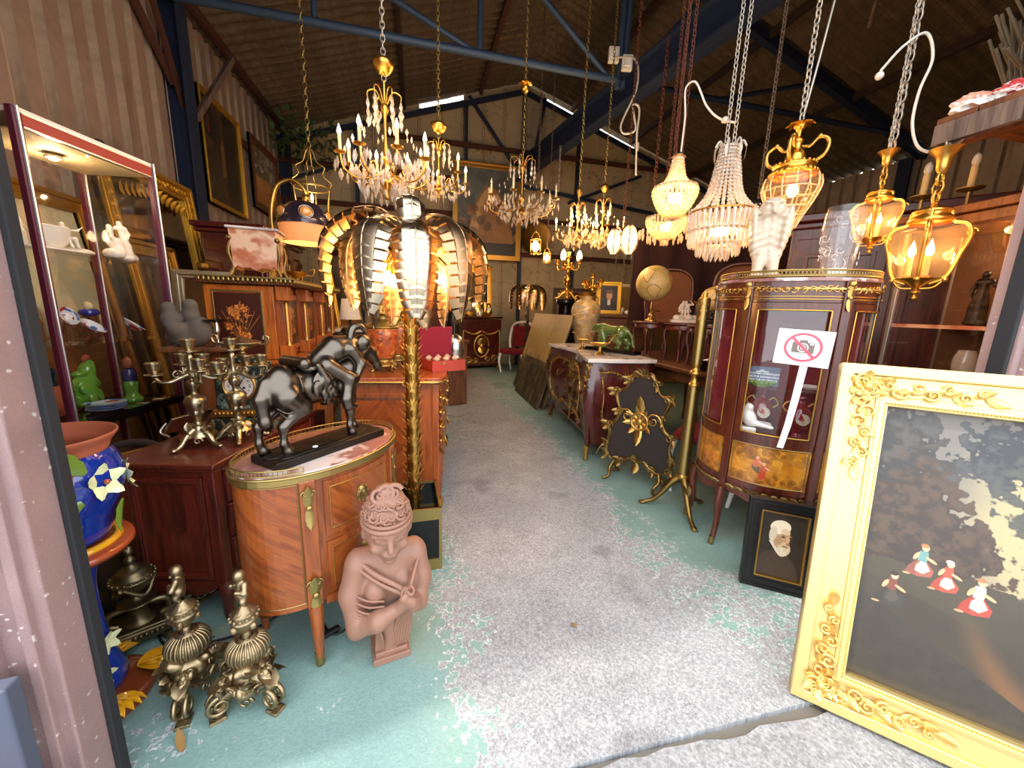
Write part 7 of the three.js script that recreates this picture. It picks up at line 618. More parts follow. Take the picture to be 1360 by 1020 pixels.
{ // rococo fire screen
  const t = thing('fire_screen', 'rococo gilt bronze fire screen with dark mesh panel', 'fire screen', [1.62, 0, -2.46], -1.0), m = M.ormoluDark;
  const half = [[0, 0.84], [0.05, 0.86], [0.1, 0.8], [0.13, 0.73], [0.2, 0.7], [0.19, 0.62], [0.165, 0.55], [0.19, 0.47], [0.245, 0.42], [0.235, 0.35], [0.26, 0.25], [0.245, 0.17], [0.17, 0.13], [0.1, 0.16], [0.06, 0.19], [0, 0.17]]; const all = [...half, ...half.slice(1, -1).reverse().map(([x, y]) => [-x, y])];
  mesh('mesh_panel', EX(shapeOf(all.map(([x, y]) => [x * 0.96, y]), true), 0.006, 0, 0, 0, -0.003), M.screenCloth, t);
  mesh('scroll_frame', [TU(all.map(([x, y]) => [x, y, 0]), (q) => 0.014 + 0.006 * sin(q * 60), 0, 7, 150, true), TU(all.map(([x, y]) => [x * 1.03, y + 0.008, 0.012]), (q) => 0.006 + 0.003 * sin(q * 90 + 1), 0, 5, 150, true)], m, t);
  const o = []; for (const s of [-1, 1]) for (const [x, y, r] of [[0.2, 0.7, 0.035], [0.24, 0.42, 0.035], [0.16, 0.55, 0.03], [0.25, 0.17, 0.03], [0.1, 0.8, 0.03], [0.12, 0.15, 0.03], [0.26, 0.26, 0.026]]) { o.push(pl(scrollG(r, 1.4, s, s > 0 ? 0 : PI, 0.008), s * x, y, 0.012), pl(LEAF(r * 2.4, r * 1.2, 0.4), s * x, y, 0.012, 0, 0, -s * (0.6 + rnd(1))), pl(LEAF(r * 2, r, 0.4), s * x, y, 0.012, 0, 0, -s * (2 + rnd(1)))); } mesh('scroll_ornament', o, m, t);
  mesh('crest', [...[-2, -1, 0, 1, 2].map((k) => pl(LEAF(0.09, 0.035, 0.4), 0, 0.83, 0.006, 0, 0, k * 0.45)), pl(scrollG(0.03, 1.3, 1, 0, 0.008), 0.05, 0.85, 0.008), pl(scrollG(0.03, 1.3, -1, PI, 0.008), -0.05, 0.85, 0.008)], m, t);
  const cm = []; for (let i = 0; i < 8; i++) cm.push(pl(LEAF(0.1, 0.03, 0.35), 0, 0.5, 0.012, 0, 0, i * PI / 4 + 0.2)); cm.push(TO(0.05, 0.009, 0, 0.5, 0.016, 0, 0, 0, 20, 6), pl(scrollG(0.045, 1.4, 1, 0, 0.008), 0.08, 0.52, 0.014), pl(scrollG(0.045, 1.4, -1, PI, 0.008), -0.08, 0.52, 0.014), pl(LEAF(0.14, 0.05, 0.2), 0, 0.52, 0.012), pl(LEAF(0.13, 0.045, 0.2), 0, 0.48, 0.012, 0, 0, PI), SP(0.02, 0, 0.5, 0.02, [1, 1, 0.6], 10)); mesh('central_mask', pl(MG(cm), 0, -0.5, 0, 0, 0, 0).scale(1.3, 1.3, 1).translate(0, 0.5, 0), M.ormolu, t);
  mesh('lower_shell', [...[-3, -2, -1, 0, 1, 2, 3].map((k) => pl(LEAF(0.08, 0.03, 0.4), k * 0.01, 0.18, 0.008, 0, 0, k * 0.35)), pl(LEAF(0.09, 0.06, 0.4), 0, 0.17, 0.008, 0, 0, PI)], m, t);
  for (const s of [-1, 1]) mesh('foot', [TU([[s * 0.18, 0.14, 0], [s * 0.2, 0.08, 0.03], [s * 0.18, 0.03, 0.08], [s * 0.21, 0.012, 0.12]], 0.014, 0.011, 7, 16), TU([[s * 0.18, 0.14, 0], [s * 0.2, 0.08, -0.03], [s * 0.18, 0.03, -0.08], [s * 0.21, 0.012, -0.12]], 0.014, 0.011, 7, 16), pl(scrollG(0.03, 1.3, s, 0, 0.009), s * 0.19, 0.07, 0)], m, t);
}
{ // brass torchere
  const t = thing('brass_torchere', 'tall square tapering brass torchere on a three legged paw foot base', 'torchere', [1.69, 0, -2.02], 0.2), m = M.brassDull;
  for (const a of [2.3, 4.25, 0.1]) { const q = (g) => g.map((e) => e.rotateY(a)); mesh('leg', q([TU([[0.02, 0.24, 0], [0.06, 0.2, 0], [0.11, 0.12, 0], [0.17, 0.045, 0], [0.225, 0.018, 0]], 0.026, 0.012, 7, 18), SP(0.02, 0.232, 0.013, 0, [1.3, 0.65, 1], 8), ...[-1, 0, 1].map((k) => SP(0.008, 0.252, 0.008, k * 0.011, 1, 6)), pl(LEAF(0.09, 0.05, 0.5), 0.05, 0.22, 0, 0, PI / 2, -1.9)]), M.ormoluDark, t); }
  mesh('pole', [pl(new THREE.CylinderGeometry(0.034, 0.04, 0.62, 4), 0, 0.55, 0, 0, PI / 4), pl(new THREE.CylinderGeometry(0.036, 0.03, 0.4, 4), 0, 1.2, 0, 0, PI / 4)], m, t); mesh('upper_knop', LA([[0.03, 1.395], [0.032, 1.405], [0.012, 1.41], [0.016, 1.44], [0, 1.445]], 12), M.brass, t); mesh('base_knop', LA([[0.03, 0.23], [0.045, 0.25], [0.035, 0.27]], 12), M.brass, t); mesh('knop', [LA(smoothP([[0.024, 0.85], [0.034, 0.87], [0.02, 0.89], [0.018, 0.92], [0.036, 0.945], [0.02, 0.97], [0.024, 1.0]], 3), 14)], M.brass, t); mesh('mount', [0, PI / 2, PI, -PI / 2].map((a) => pl(MG(mount(0.12, 0.024)), 0, 1.33, 0.022).rotateY(a + 0.0)), M.ormolu, t);
}
{ // serpentine bombe commode with white marble
  const th = -96 * PI / 180, t = thing('bombe_commode', 'bombe rosewood commode with white marble top and rococo ormolu', 'commode', [1.8, 0, -3.62], th), L = 1.42, d = 0.52, m = M.rose;
  const front = (u, k = 1) => d / 2 + k * (0.05 * cos(u * PI * 2) - 0.0); // serpentine
  const lv = [[0.14, -0.045], [0.25, -0.02], [0.4, 0.02], [0.55, 0.05], [0.7, 0.045], [0.82, 0.01], [0.885, 0.0]], P = [], I = [], n = 28, prof = []; const outline = (off) => { const o = []; for (let i = 0; i <= n; i++) { const u = i / n; o.push([lerp(-L / 2 - off, L / 2 + off, u), front(u) + off]); } for (let i = 1; i < 8; i++) o.push([L / 2 + off + 0.02 * sin(PI * i / 8), lerp(front(1) + off, -d / 2, i / 8)]); o.push([L / 2 + off, -d / 2], [-L / 2 - off, -d / 2]); for (let i = 1; i < 8; i++) o.push([-L / 2 - off - 0.02 * sin(PI * i / 8), lerp(-d / 2, front(0) + off, i / 8)]); return o; };
  lv.forEach(([y, o]) => outline(o).forEach(([x, z]) => P.push(x, y, z))); const N = outline(0).length; for (let l = 0; l < lv.length - 1; l++) for (let i = 0; i < N; i++) { const a = l * N + i, b = l * N + (i + 1) % N; I.push(a, b, a + N, a + N, b, b + N); } const g = new THREE.BufferGeometry(); g.setAttribute('position', new THREE.Float32BufferAttribute(P, 3)); g.setIndex(I); g.computeVertexNormals(); mesh('carcass', g, m, t, 1); mesh('bottom', B(L - 0.1, 0.02, d - 0.04, 0, 0.17, 0), m, t);
  const topS = shapeOf(outline(0.03).map(([x, z]) => [x, -z])); mesh('marble_top', EX(topS, 0.024, 0.005, 0, 0.89, 0, -PI / 2), M.marbleWhite, t);
  for (const sx of [-1, 1]) for (const sz of [1, -1]) { const x = sx * (L / 2 - 0.03), z = sz > 0 ? front(sx > 0 ? 1 : 0) - 0.03 : -d / 2 + 0.04; const l = mesh('leg', [TU([[x, 0.86, z], [x + sx * 0.035, 0.6, z + sz * 0.035], [x + sx * 0.012, 0.35, z + sz * 0.012], [x - sx * 0.01, 0.15, z], [x + sx * 0.014, 0.0, z + sz * 0.014]], 0.034, 0.02, 8, 20)], m, t, 1); if (sz > 0) { const o = []; for (let i = 0; i < 8; i++) { const y = 0.84 - i * 0.05, q = 0.03 * sin(i * 0.45) + 0.02; o.push(pl(LEAF(0.08, 0.04, 0.5), x + sx * q, y, z + q + 0.01, 0, sx * 0.7, i % 2 ? 0.4 : -0.4), pl(scrollG(0.02, 1.2, sx, i, 0.005), x + sx * (q + 0.012), y, z + q + 0.018, 0, sx * 0.7)); } mesh('corner_mount', o, M.ormolu, l); mesh('sabot', [LA([[0.02, 0], [0.024, 0.012], [0.02, 0.05], [0.026, 0.1], [0.02, 0.13]], 8, x + sx * 0.01, 0, z + 0.01), pl(LEAF(0.12, 0.04, 0.2), x + sx * 0.022, 0.04, z + 0.026, 0, sx * 0.7)], M.ormolu, l); } }
  const rib = (pts, r = 0.01) => { const o = [TU(pts, r, r * 0.8, 6, pts.length * 8)]; const c = new THREE.CatmullRomCurve3(pts.map((p) => V(...p))); for (let i = 0; i < pts.length * 3; i++) { const p = c.getPoint(i / (pts.length * 3)); o.push(pl(LEAF(0.06, 0.03, 0.4), p.x, p.y, p.z, 0, 0, i * 1.7), pl(scrollG(0.02, 1.2, i % 2 ? 1 : -1, i, 0.004), p.x, p.y, p.z + 0.005)); } return MG(o); };
  const fz = (x, y) => front((x + L / 2) / L) + (y > 0.3 ? 0.035 : 0) + 0.012; for (const s of [-1, 1]) { mesh('ormolu_scroll', rib([[s * 0.08, 0.78], [s * 0.3, 0.8], [s * 0.5, 0.74], [s * 0.56, 0.6], [s * 0.52, 0.4], [s * 0.4, 0.3], [s * 0.2, 0.34], [s * 0.1, 0.28]].map(([x, y]) => [x, y, fz(x, y)])), M.ormolu, t); mesh('ormolu_scroll', rib([[s * 0.05, 0.66], [s * 0.14, 0.55], [s * 0.08, 0.45], [s * 0.2, 0.4]].map(([x, y]) => [x, y, fz(x, y)])), M.ormoluDark, t); mesh('drop_handle', [TU([[s * 0.36, 0.66, fz(0.36, 0.66)], [s * 0.32, 0.6, fz(0.36, 0.6) + 0.02], [s * 0.27, 0.62, fz(0.3, 0.6) + 0.02], [s * 0.24, 0.67, fz(0.24, 0.66)]], 0.009, 0.009, 6, 14)], M.ormoluDark, t); }
  mesh('ormolu_cartouche', [rib([[0, 0.8, fz(0, 0.8)], [0.05, 0.72, fz(0, 0.7)], [0, 0.62, fz(0, 0.6)], [-0.05, 0.72, fz(0, 0.7)], [0, 0.8, fz(0, 0.8)]]), pl(MG(mount(0.3, 0.08)), 0, 0.3, fz(0, 0.4))], M.ormolu, t);
  const ex = L / 2 + 0.068, sc = (pts) => rib(pts.map(([z, y]) => [ex - (y < 0.4 ? 0.03 : y > 0.75 ? 0.025 : 0), y, z]), 0.008); mesh('ormolu_scroll', sc([[0.22, 0.8], [0.12, 0.8], [0.0, 0.77], [-0.1, 0.8], [-0.2, 0.79]]), M.ormolu, t); mesh('ormolu_scroll', sc([[0.22, 0.78], [0.2, 0.6], [0.2, 0.42], [0.14, 0.36], [0.02, 0.42], [-0.06, 0.44]]), M.ormolu, t); mesh('apron_edge', TU([[ex - 0.1, 0.06, 0.2], [ex - 0.09, 0.14, 0.16], [ex - 0.085, 0.165, 0.08], [ex - 0.085, 0.15, 0], [ex - 0.085, 0.165, -0.08], [ex - 0.09, 0.14, -0.18]].map(([x, y, z]) => [x + 0.02, y, z]), 0.007), M.brass, t);
}
{ // on the commode
  const yT = 0.9205; let t = thing('panther_sculpture', 'green patinated walking panther on a long black marble plinth', 'sculpture', [1.86, yT, -3.42], 2.0); mesh('plinth', [RB(0.58, 0.035, 0.13, 0.004, 0, 0.018, 0)], M.blackGloss, t); const L = [], y0 = 0.035, Q = (x, y, z) => [x, y + y0, z];
  L.push(ell(Q(-0.1, 0.17, 0), [0.07, 0.06, 0.048]), ell(Q(0.1, 0.175, 0), [0.065, 0.065, 0.048]), cap(Q(-0.1, 0.17, 0), Q(0.1, 0.175, 0), 0.048, 0.054), chain([Q(0.13, 0.2, 0), Q(0.2, 0.195, 0.01)], [0.045, 0.036]), ell(Q(0.225, 0.185, 0.012), [0.042, 0.034, 0.032]), cap(Q(0.25, 0.175, 0.013), Q(0.268, 0.168, 0.014), 0.02, 0.016)); for (const s of [-1, 1]) { L.push(cap(Q(0.215, 0.215, 0.012 + s * 0.02), Q(0.212, 0.226, 0.012 + s * 0.024), 0.01, 0.006), chain([Q(0.11, 0.15, s * 0.03), Q(0.13 + s * 0.05, 0.09, s * 0.034), Q(0.12 + s * 0.06, 0.02, s * 0.034), Q(0.145 + s * 0.06, 0.012, s * 0.034)], [0.042, 0.026, 0.018, 0.017]), chain([Q(-0.11, 0.15, s * 0.03), Q(-0.08 - s * 0.03, 0.1, s * 0.036), Q(-0.14 - s * 0.03, 0.06, s * 0.034), Q(-0.125 - s * 0.03, 0.015, s * 0.034), Q(-0.1 - s * 0.03, 0.012, s * 0.034)], [0.05, 0.032, 0.019, 0.016, 0.016])); } L.push(chain([Q(-0.165, 0.18, 0), Q(-0.215, 0.13, 0), Q(-0.235, 0.05, 0), Q(-0.25, 0.03, 0)], [0.018, 0.013, 0.011, 0.009])); mesh('panther', blob(L, 0.0055, 0.016), M.greenPanther, t);
  const dish = (label, pos, turn, s) => { const k = thing('gilt_centrepiece', label, 'centrepiece', pos, turn); k.scale.setScalar(s); mesh('stem', [LA(smoothP([[0.05, 0], [0.035, 0.012], [0.014, 0.03], [0.016, 0.05], [0.01, 0.07]], 3), 14), LA(smoothP([[0.01, 0.07], [0.05, 0.085], [0.07, 0.1], [0.06, 0.1], [0.02, 0.08]], 3), 16)], M.ormolu, k); for (const a of [0, PI]) mesh('arm', [TU([[0.03, 0.08, 0], [0.09, 0.09, 0], [0.14, 0.14, 0], [0.17, 0.17, 0]], 0.007, 0.005, 6, 14), ...ring(5, (i, q) => pl(LEAF(0.03, 0.018, 0.6), 0.17, 0.17, 0, 0.9, q)), SP(0.012, 0.1, 0.1, 0, 1, 7), pl(scrollG(0.018, 1.2, 1, 0, 0.004), 0.12, 0.13, 0)].map((g) => g.rotateY(a)), M.ormolu, k); return k; };
  dish('gilt bronze branching centrepiece standing alone towards the painted vase', [1.68, yT, -3.72], 0.6, 1); dish('gilt bronze branching centrepiece in front of the black plinth', [1.63, yT, -3.22], 0.25, 1.05);
}
{ // tall vase, ebonised pedestal, gilt candelabra behind the commode
  let t = thing('vase_stand', 'low dark plinth under the large painted vase', 'plinth', [2.2, 0, -4.84]); mesh('body', [RB(0.34, 0.78, 0.34, 0.01, 0, 0.39, 0), RB(0.38, 0.03, 0.38, 0.008, 0, 0.795, 0)], M.black, t);
  t = thing('painted_vase', 'large tan and grey painted baluster vase behind the panther', 'vase', [2.2, 0.81, -4.84]); const vt = canvasTex(512, 512, (c, w, h) => { c.fillStyle = '#b59a6a'; c.fillRect(0, 0, w, h); blotch(c, w, h, 160, ['#c9b184', '#8d7a58', '#a98a5c', '#7a6a50'], 10, 40, 401); blotch(c, w, h, 60, ['#c8bfae', '#8f8a80', '#b0562c'], 8, 30, 411, 0.3, 0.75); c.strokeStyle = '#5a4426'; c.lineWidth = 5; for (let i = 0; i < 24; i++) { c.beginPath(); c.arc(w * hash(i, 421), h * (0.1 + 0.25 * hash(i, 422)), 22, 0, 5); c.stroke(); } c.strokeStyle = '#e0c486'; for (let i = 0; i < 18; i++) { c.beginPath(); c.moveTo(w * hash(i, 431), h * (0.4 + 0.5 * hash(i, 432))); c.quadraticCurveTo(w * hash(i, 433), h * 0.6, w * hash(i, 434), h * (0.4 + 0.5 * hash(i, 435))); c.stroke(); } }); mesh('body', LA(smoothP([[0.1, 0], [0.11, 0.03], [0.16, 0.25], [0.19, 0.42], [0.19, 0.54], [0.15, 0.62], [0.09, 0.66], [0.09, 0.7]], 5), 36), mat(0xffffff, 0.3, 0, { map: vt, clearcoat: 0.5 }), t); mesh('lip', LA([[0.09, 0.7], [0.12, 0.74], [0.115, 0.745], [0.08, 0.7]], 24), M.goldOld, t); mesh('handle', [-1, 1].map((s) => TO(0.04, 0.009, s * 0.13, 0.66, 0, 0, 0, 0, 14, 6, PI * 2)), M.goldOld, t);
  t = thing('ebonised_pedestal', 'round black pedestal column with ribbed shaft beside the canvases', 'pedestal', [2.2, 0, -5.58]); mesh('shaft', [LA(smoothP([[0.16, 0], [0.16, 0.08], [0.12, 0.12], [0.115, 0.8], [0.12, 1.36], [0.15, 1.42], [0.15, 1.48]], 4).concat([[0, 1.48]]), 28)], M.blackGloss, t); mesh('ring', [TO(0.122, 0.008, 0, 1.0, 0, PI / 2, 0, 0, 28, 6), TO(0.15, 0.006, 0, 1.47, 0, PI / 2, 0, 0, 28, 6)], M.blackGloss, t);
}
{ // old canvases leaning in a row along the right of the aisle
  const tex = paintTex(320, 320, (c, w, h) => { c.fillStyle = '#b09150'; c.fillRect(0, 0, w, h); blotch(c, w, h, 60, ['#bb9c52', '#a58646', '#c0a462'], 20, 60, 451); for (let i = 0; i < 46; i++) { const x = w * hash(i, 461), y = h * (0.42 + 0.3 * hash(i, 462)); c.fillStyle = ['#4a3d22', '#3a301c', '#5a4a28'][i % 3]; c.beginPath(); c.moveTo(x - 16, h); c.lineTo(x, y); c.lineTo(x + 16, h); c.fill(); } blotch(c, w, h, 120, ['#3a311d', '#4e4326', '#2c2618', '#6a5a34'], 6, 24, 471, 0.62, 1); });
  const cv = (label, w, h, p, lean, turn, m) => { const t = thing('canvas_painting', label, 'painting', p, turn); const g = mesh('canvas', B(w, h, 0.012, 0, h / 2, 0.014), m, t); g.rotation.x = -lean; const s = mesh('stretcher', [B(w, 0.05, 0.02, 0, 0.025, 0), B(w, 0.05, 0.02, 0, h - 0.025, 0), B(0.05, h, 0.02, -w / 2 + 0.025, h / 2, 0), B(0.05, h, 0.02, w / 2 - 0.025, h / 2, 0)], M.oldWood, t); s.rotation.x = -lean; };
  cv('large tan reed landscape canvas leaning beside the black pedestal', 1.75, 1.3, [1.62, 0, -5.55], 0.28, -PI / 2 - 0.02, pic(tex, 0.9)); cv('dark unframed woodland canvas leaning in front of the reed landscape', 1.25, 0.62, [1.53, 0, -5.3], 0.3, -PI / 2 - 0.02, pic(paintTex(256, 160, (c, w, h) => { c.fillStyle = '#4a3d24'; c.fillRect(0, 0, w, h); blotch(c, w, h, 160, ['#2f2717', '#6b5a36', '#3c321e', '#7d6a40'], 6, 26, 481); for (let i = 0; i < 16; i++) { c.fillStyle = '#2a2114'; c.fillRect(w * hash(i, 491), h * 0.15, 6, h); } }), 0.9));
}
{ // tables with globes, marble group and chairs
  const tb = thing('serving_table', 'heavy brown wooden table carrying smaller tables and chairs', 'table', [2.76, 0, -3.34], 0); mesh('top', [RB(1.24, 0.04, 1.6, 0.012, 0, 0.84, 0), RB(1.12, 0.09, 1.46, 0.006, 0, 0.775, 0)], M.brown, tb, 0); for (const sx of [-1, 1]) for (const sz of [-1, 1]) mesh('leg', LA(smoothP([[0.03, 0], [0.04, 0.05], [0.028, 0.15], [0.045, 0.4], [0.035, 0.6], [0.05, 0.73]], 4), 12, sx * 0.52, 0, sz * 0.68), M.brown, tb);
  const gu = (label, p, s) => { const t = thing('gueridon_table', label, 'side table', p, 0.3); mesh('top', [LA([[0, 0.345], [0.17, 0.345], [0.178, 0.355], [0.17, 0.366], [0, 0.366]], 32), LA([[0.155, 0.3], [0.155, 0.346], [0.14, 0.346], [0.14, 0.3]], 32)], M.mahog, t); for (let i = 0; i < 4; i++) { const a = i * PI / 2 + 0.5; const l = mesh('leg', [TU([[0.145, 0.32, 0], [0.165, 0.26, 0], [0.14, 0.12, 0], [0.15, 0.0, 0]], 0.016, 0.01, 7, 14)].map((g) => g.rotateY(a)), M.mahog, t); mesh('mount', [pl(LEAF(0.06, 0.03, 0.3), 0.168, 0.25, 0, 0, PI / 2)].map((g) => g.rotateY(a)), M.ormolu, l); } t.scale.setScalar(s); return t; };
  gu('round mahogany gueridon with ormolu mounts under the larger globe', [2.34, 0.861, -3.54], 1); gu('round mahogany gueridon carrying the smaller globe and a paper', [2.41, 0.861, -2.79], 0.98);
  gu('round mahogany gueridon under the marble putti group', [2.46, 0.861, -3.18], 1.0);
  const gl = canvasTex(512, 256, (c, w, h) => { c.fillStyle = '#b79c5c'; c.fillRect(0, 0, w, h); blotch(c, w, h, 120, ['#bfa768', '#a98d50', '#c4ae74'], 12, 40, 501); c.strokeStyle = '#8a733f'; c.lineWidth = 1; for (let i = 0; i < 12; i++) { c.beginPath(); c.moveTo(i * w / 12, 0); c.lineTo(i * w / 12, h); c.stroke(); } for (let i = 1; i < 6; i++) { c.beginPath(); c.moveTo(0, i * h / 6); c.lineTo(w, i * h / 6); c.stroke(); } const land = (x, y, pts, f) => { c.fillStyle = f; c.strokeStyle = '#5a4522'; c.lineWidth = 2.5; c.beginPath(); pts.forEach(([a, b], i) => (i ? c.lineTo(x + a, y + b) : c.moveTo(x + a, y + b))); c.closePath(); c.fill(); c.stroke(); }; const SA = [[0, 0], [26, -6], [40, 8], [52, 22], [36, 44], [24, 74], [14, 88], [8, 60], [-4, 36], [-10, 14]], NA = [[-60, -80], [0, -86], [40, -60], [10, -30], [-6, -10], [-20, -22], [-44, -46]]; for (const x of [130, 386]) { land(x, 118, SA, '#c2a468'); land(x, 110, NA, '#c9ac70'); land(x + 110, 90, [[0, 0], [50, -8], [70, 30], [50, 60], [36, 96], [20, 60], [-6, 36]], '#c0884a'); } });
  const globe = (label, p, R, sth) => { const t = thing('globe', label, 'globe', p, 0.4); mesh('ball', new THREE.SphereGeometry(R, 36, 24).rotateY(-1.3).rotateZ(0.35).translate(0, sth + R, 0), mat(0xffffff, 0.4, 0, { map: gl, clearcoat: 0.3 }), t); mesh('stand', [LA(smoothP([[0.06, 0], [0.05, 0.02], [0.02, 0.04], [0.03, 0.06], [0.012, 0.09]], 3), 16), TU([[0, 0.085, 0], [-0.02, sth * 0.7, 0], [-0.01, sth + 0.005, 0]], 0.008), TU([[0, 0.09, 0], [0.05, 0.11, 0.02], [0.1, 0.1, 0.03]], 0.01, 0.006)], R > 0.15 ? M.ormolu : M.black, t); };
  globe('larger antique terrestrial globe on a gilt branch stand', [2.34, 1.228, -3.54], 0.178, 0.2); globe('smaller antique globe on a black stand by the brass pole', [2.42, 1.221, -2.79], 0.1, 0.12);
  const pu = thing('marble_putti_group', 'white marble group of two playful putti on a block base', 'sculpture', [2.46, 1.228, -3.18], -0.5); mesh('base', RB(0.24, 0.03, 0.14, 0.005, 0, 0.015, 0), M.bisque, pu); mesh('figures', blob([manikin([-0.045, 0.05, 0], 0.2, 0.5, { seat: 1, armR: [[0.22, 0.55, 0.1], [0.34, 0.66, 0.05]], lean: 0.2 }), manikin([0.05, 0.05, 0], 0.2, -0.6, { seat: 1, lean: -0.35, armR: [[0.3, 0.6, 0], [0.25, 0.8, 0.1]] }), ...Array.from({ length: 9 }, () => ell([rnd(-0.09, 0.09), 0.045, rnd(-0.04, 0.05)], [0.035, 0.03, 0.03]))], 0.005, 0.012), M.bisque, pu);
  tag(mesh('paper_sheet', B(0.09, 0.002, 0.06, 2.32, 1.222, -2.71, 0, 0.5), M.paper), 'pale paper lying on the small globe table', 'paper'); 
  const chair = (label, p, turn) => { const t = thing('armchair', label, 'chair', p, turn); const bk = [[-0.2, 0.34], [-0.235, 0.5], [-0.25, 0.75], [-0.22, 0.88], [-0.12, 0.95], [0, 0.965], [0.12, 0.95], [0.22, 0.88], [0.25, 0.75], [0.235, 0.5], [0.2, 0.34]]; mesh('backrest', EX(shapeOf(bk), 0.03, 0.008, 0, 0, -0.25, -0.08), mat(0x6b3f22, 0.9, 0, { bumpMap: bumpFine, bumpScale: 0.002 }), t); mesh('back_frame', TU(bk.map(([x, y]) => [x, y * 0.997 - 0.0, -0.22 - (y - 0.3) * 0.08]), 0.017, 0.017, 7, 50), M.chairWood, t); mesh('seat', RB(0.5, 0.08, 0.46, 0.03, 0, 0.34, 0), mat(0x6b3f22, 0.9), t); for (const sx of [-1, 1]) for (const sz of [-1, 1]) mesh('leg', TU([[sx * 0.22, 0.32, sz * 0.2], [sx * 0.24, 0.2, sz * 0.21], [sx * 0.21, 0.0, sz * 0.21]], 0.024, 0.014, 7, 10), M.chairWood, t); for (const s of [-1, 1]) mesh('arm', TU([[s * 0.24, 0.6, -0.24], [s * 0.27, 0.58, -0.05], [s * 0.27, 0.55, 0.1], [s * 0.25, 0.38, 0.12]], 0.016), M.chairWood, t); };
  chair('brown upholstered armchair standing behind the larger globe', [2.78, 0.861, -3.86], -0.55); chair('brown upholstered armchair standing behind the smaller globe', [3.0, 0.861, -3.1], -0.75);
  const pa = thing('black_bowl', 'glossy black bowl beside the marble commode top', 'bowl', [2.25, 0.861, -2.6]); mesh('bowl', LA(smoothP([[0.05, 0], [0.06, 0.01], [0.09, 0.07], [0.1, 0.09], [0.092, 0.088], [0.05, 0.02], [0, 0.015]], 3), 24), M.blackGloss, pa);
  tag(mesh('white_box', RB(0.16, 0.18, 0.02, 0.003, 2.6, 0.95, -2.6, 0, -0.6), M.whitePaint), 'white flat panel behind the black bowl', 'panel');
  const wc = thing('white_chair', 'white painted chair with red seat between vitrine and torchere', 'chair', [2.1, 0, -2.27], -0.9); mesh('seat', RB(0.44, 0.06, 0.42, 0.02, 0, 0.43, 0), M.redVelvet, wc); mesh('back_frame', [TU([[-0.2, 0.4, -0.2], [-0.22, 0.7, -0.24], [-0.18, 0.92, -0.27], [0, 0.97, -0.28], [0.18, 0.92, -0.27], [0.22, 0.7, -0.24], [0.2, 0.4, -0.2]], 0.02)], M.whitePaint, wc); for (const sx of [-1, 1]) for (const sz of [-1, 1]) mesh('leg', TU([[sx * 0.2, 0.42, sz * 0.19], [sx * 0.22, 0.25, sz * 0.2], [sx * 0.19, 0, sz * 0.2]], 0.022, 0.014, 7, 10), M.whitePaint, wc);
}
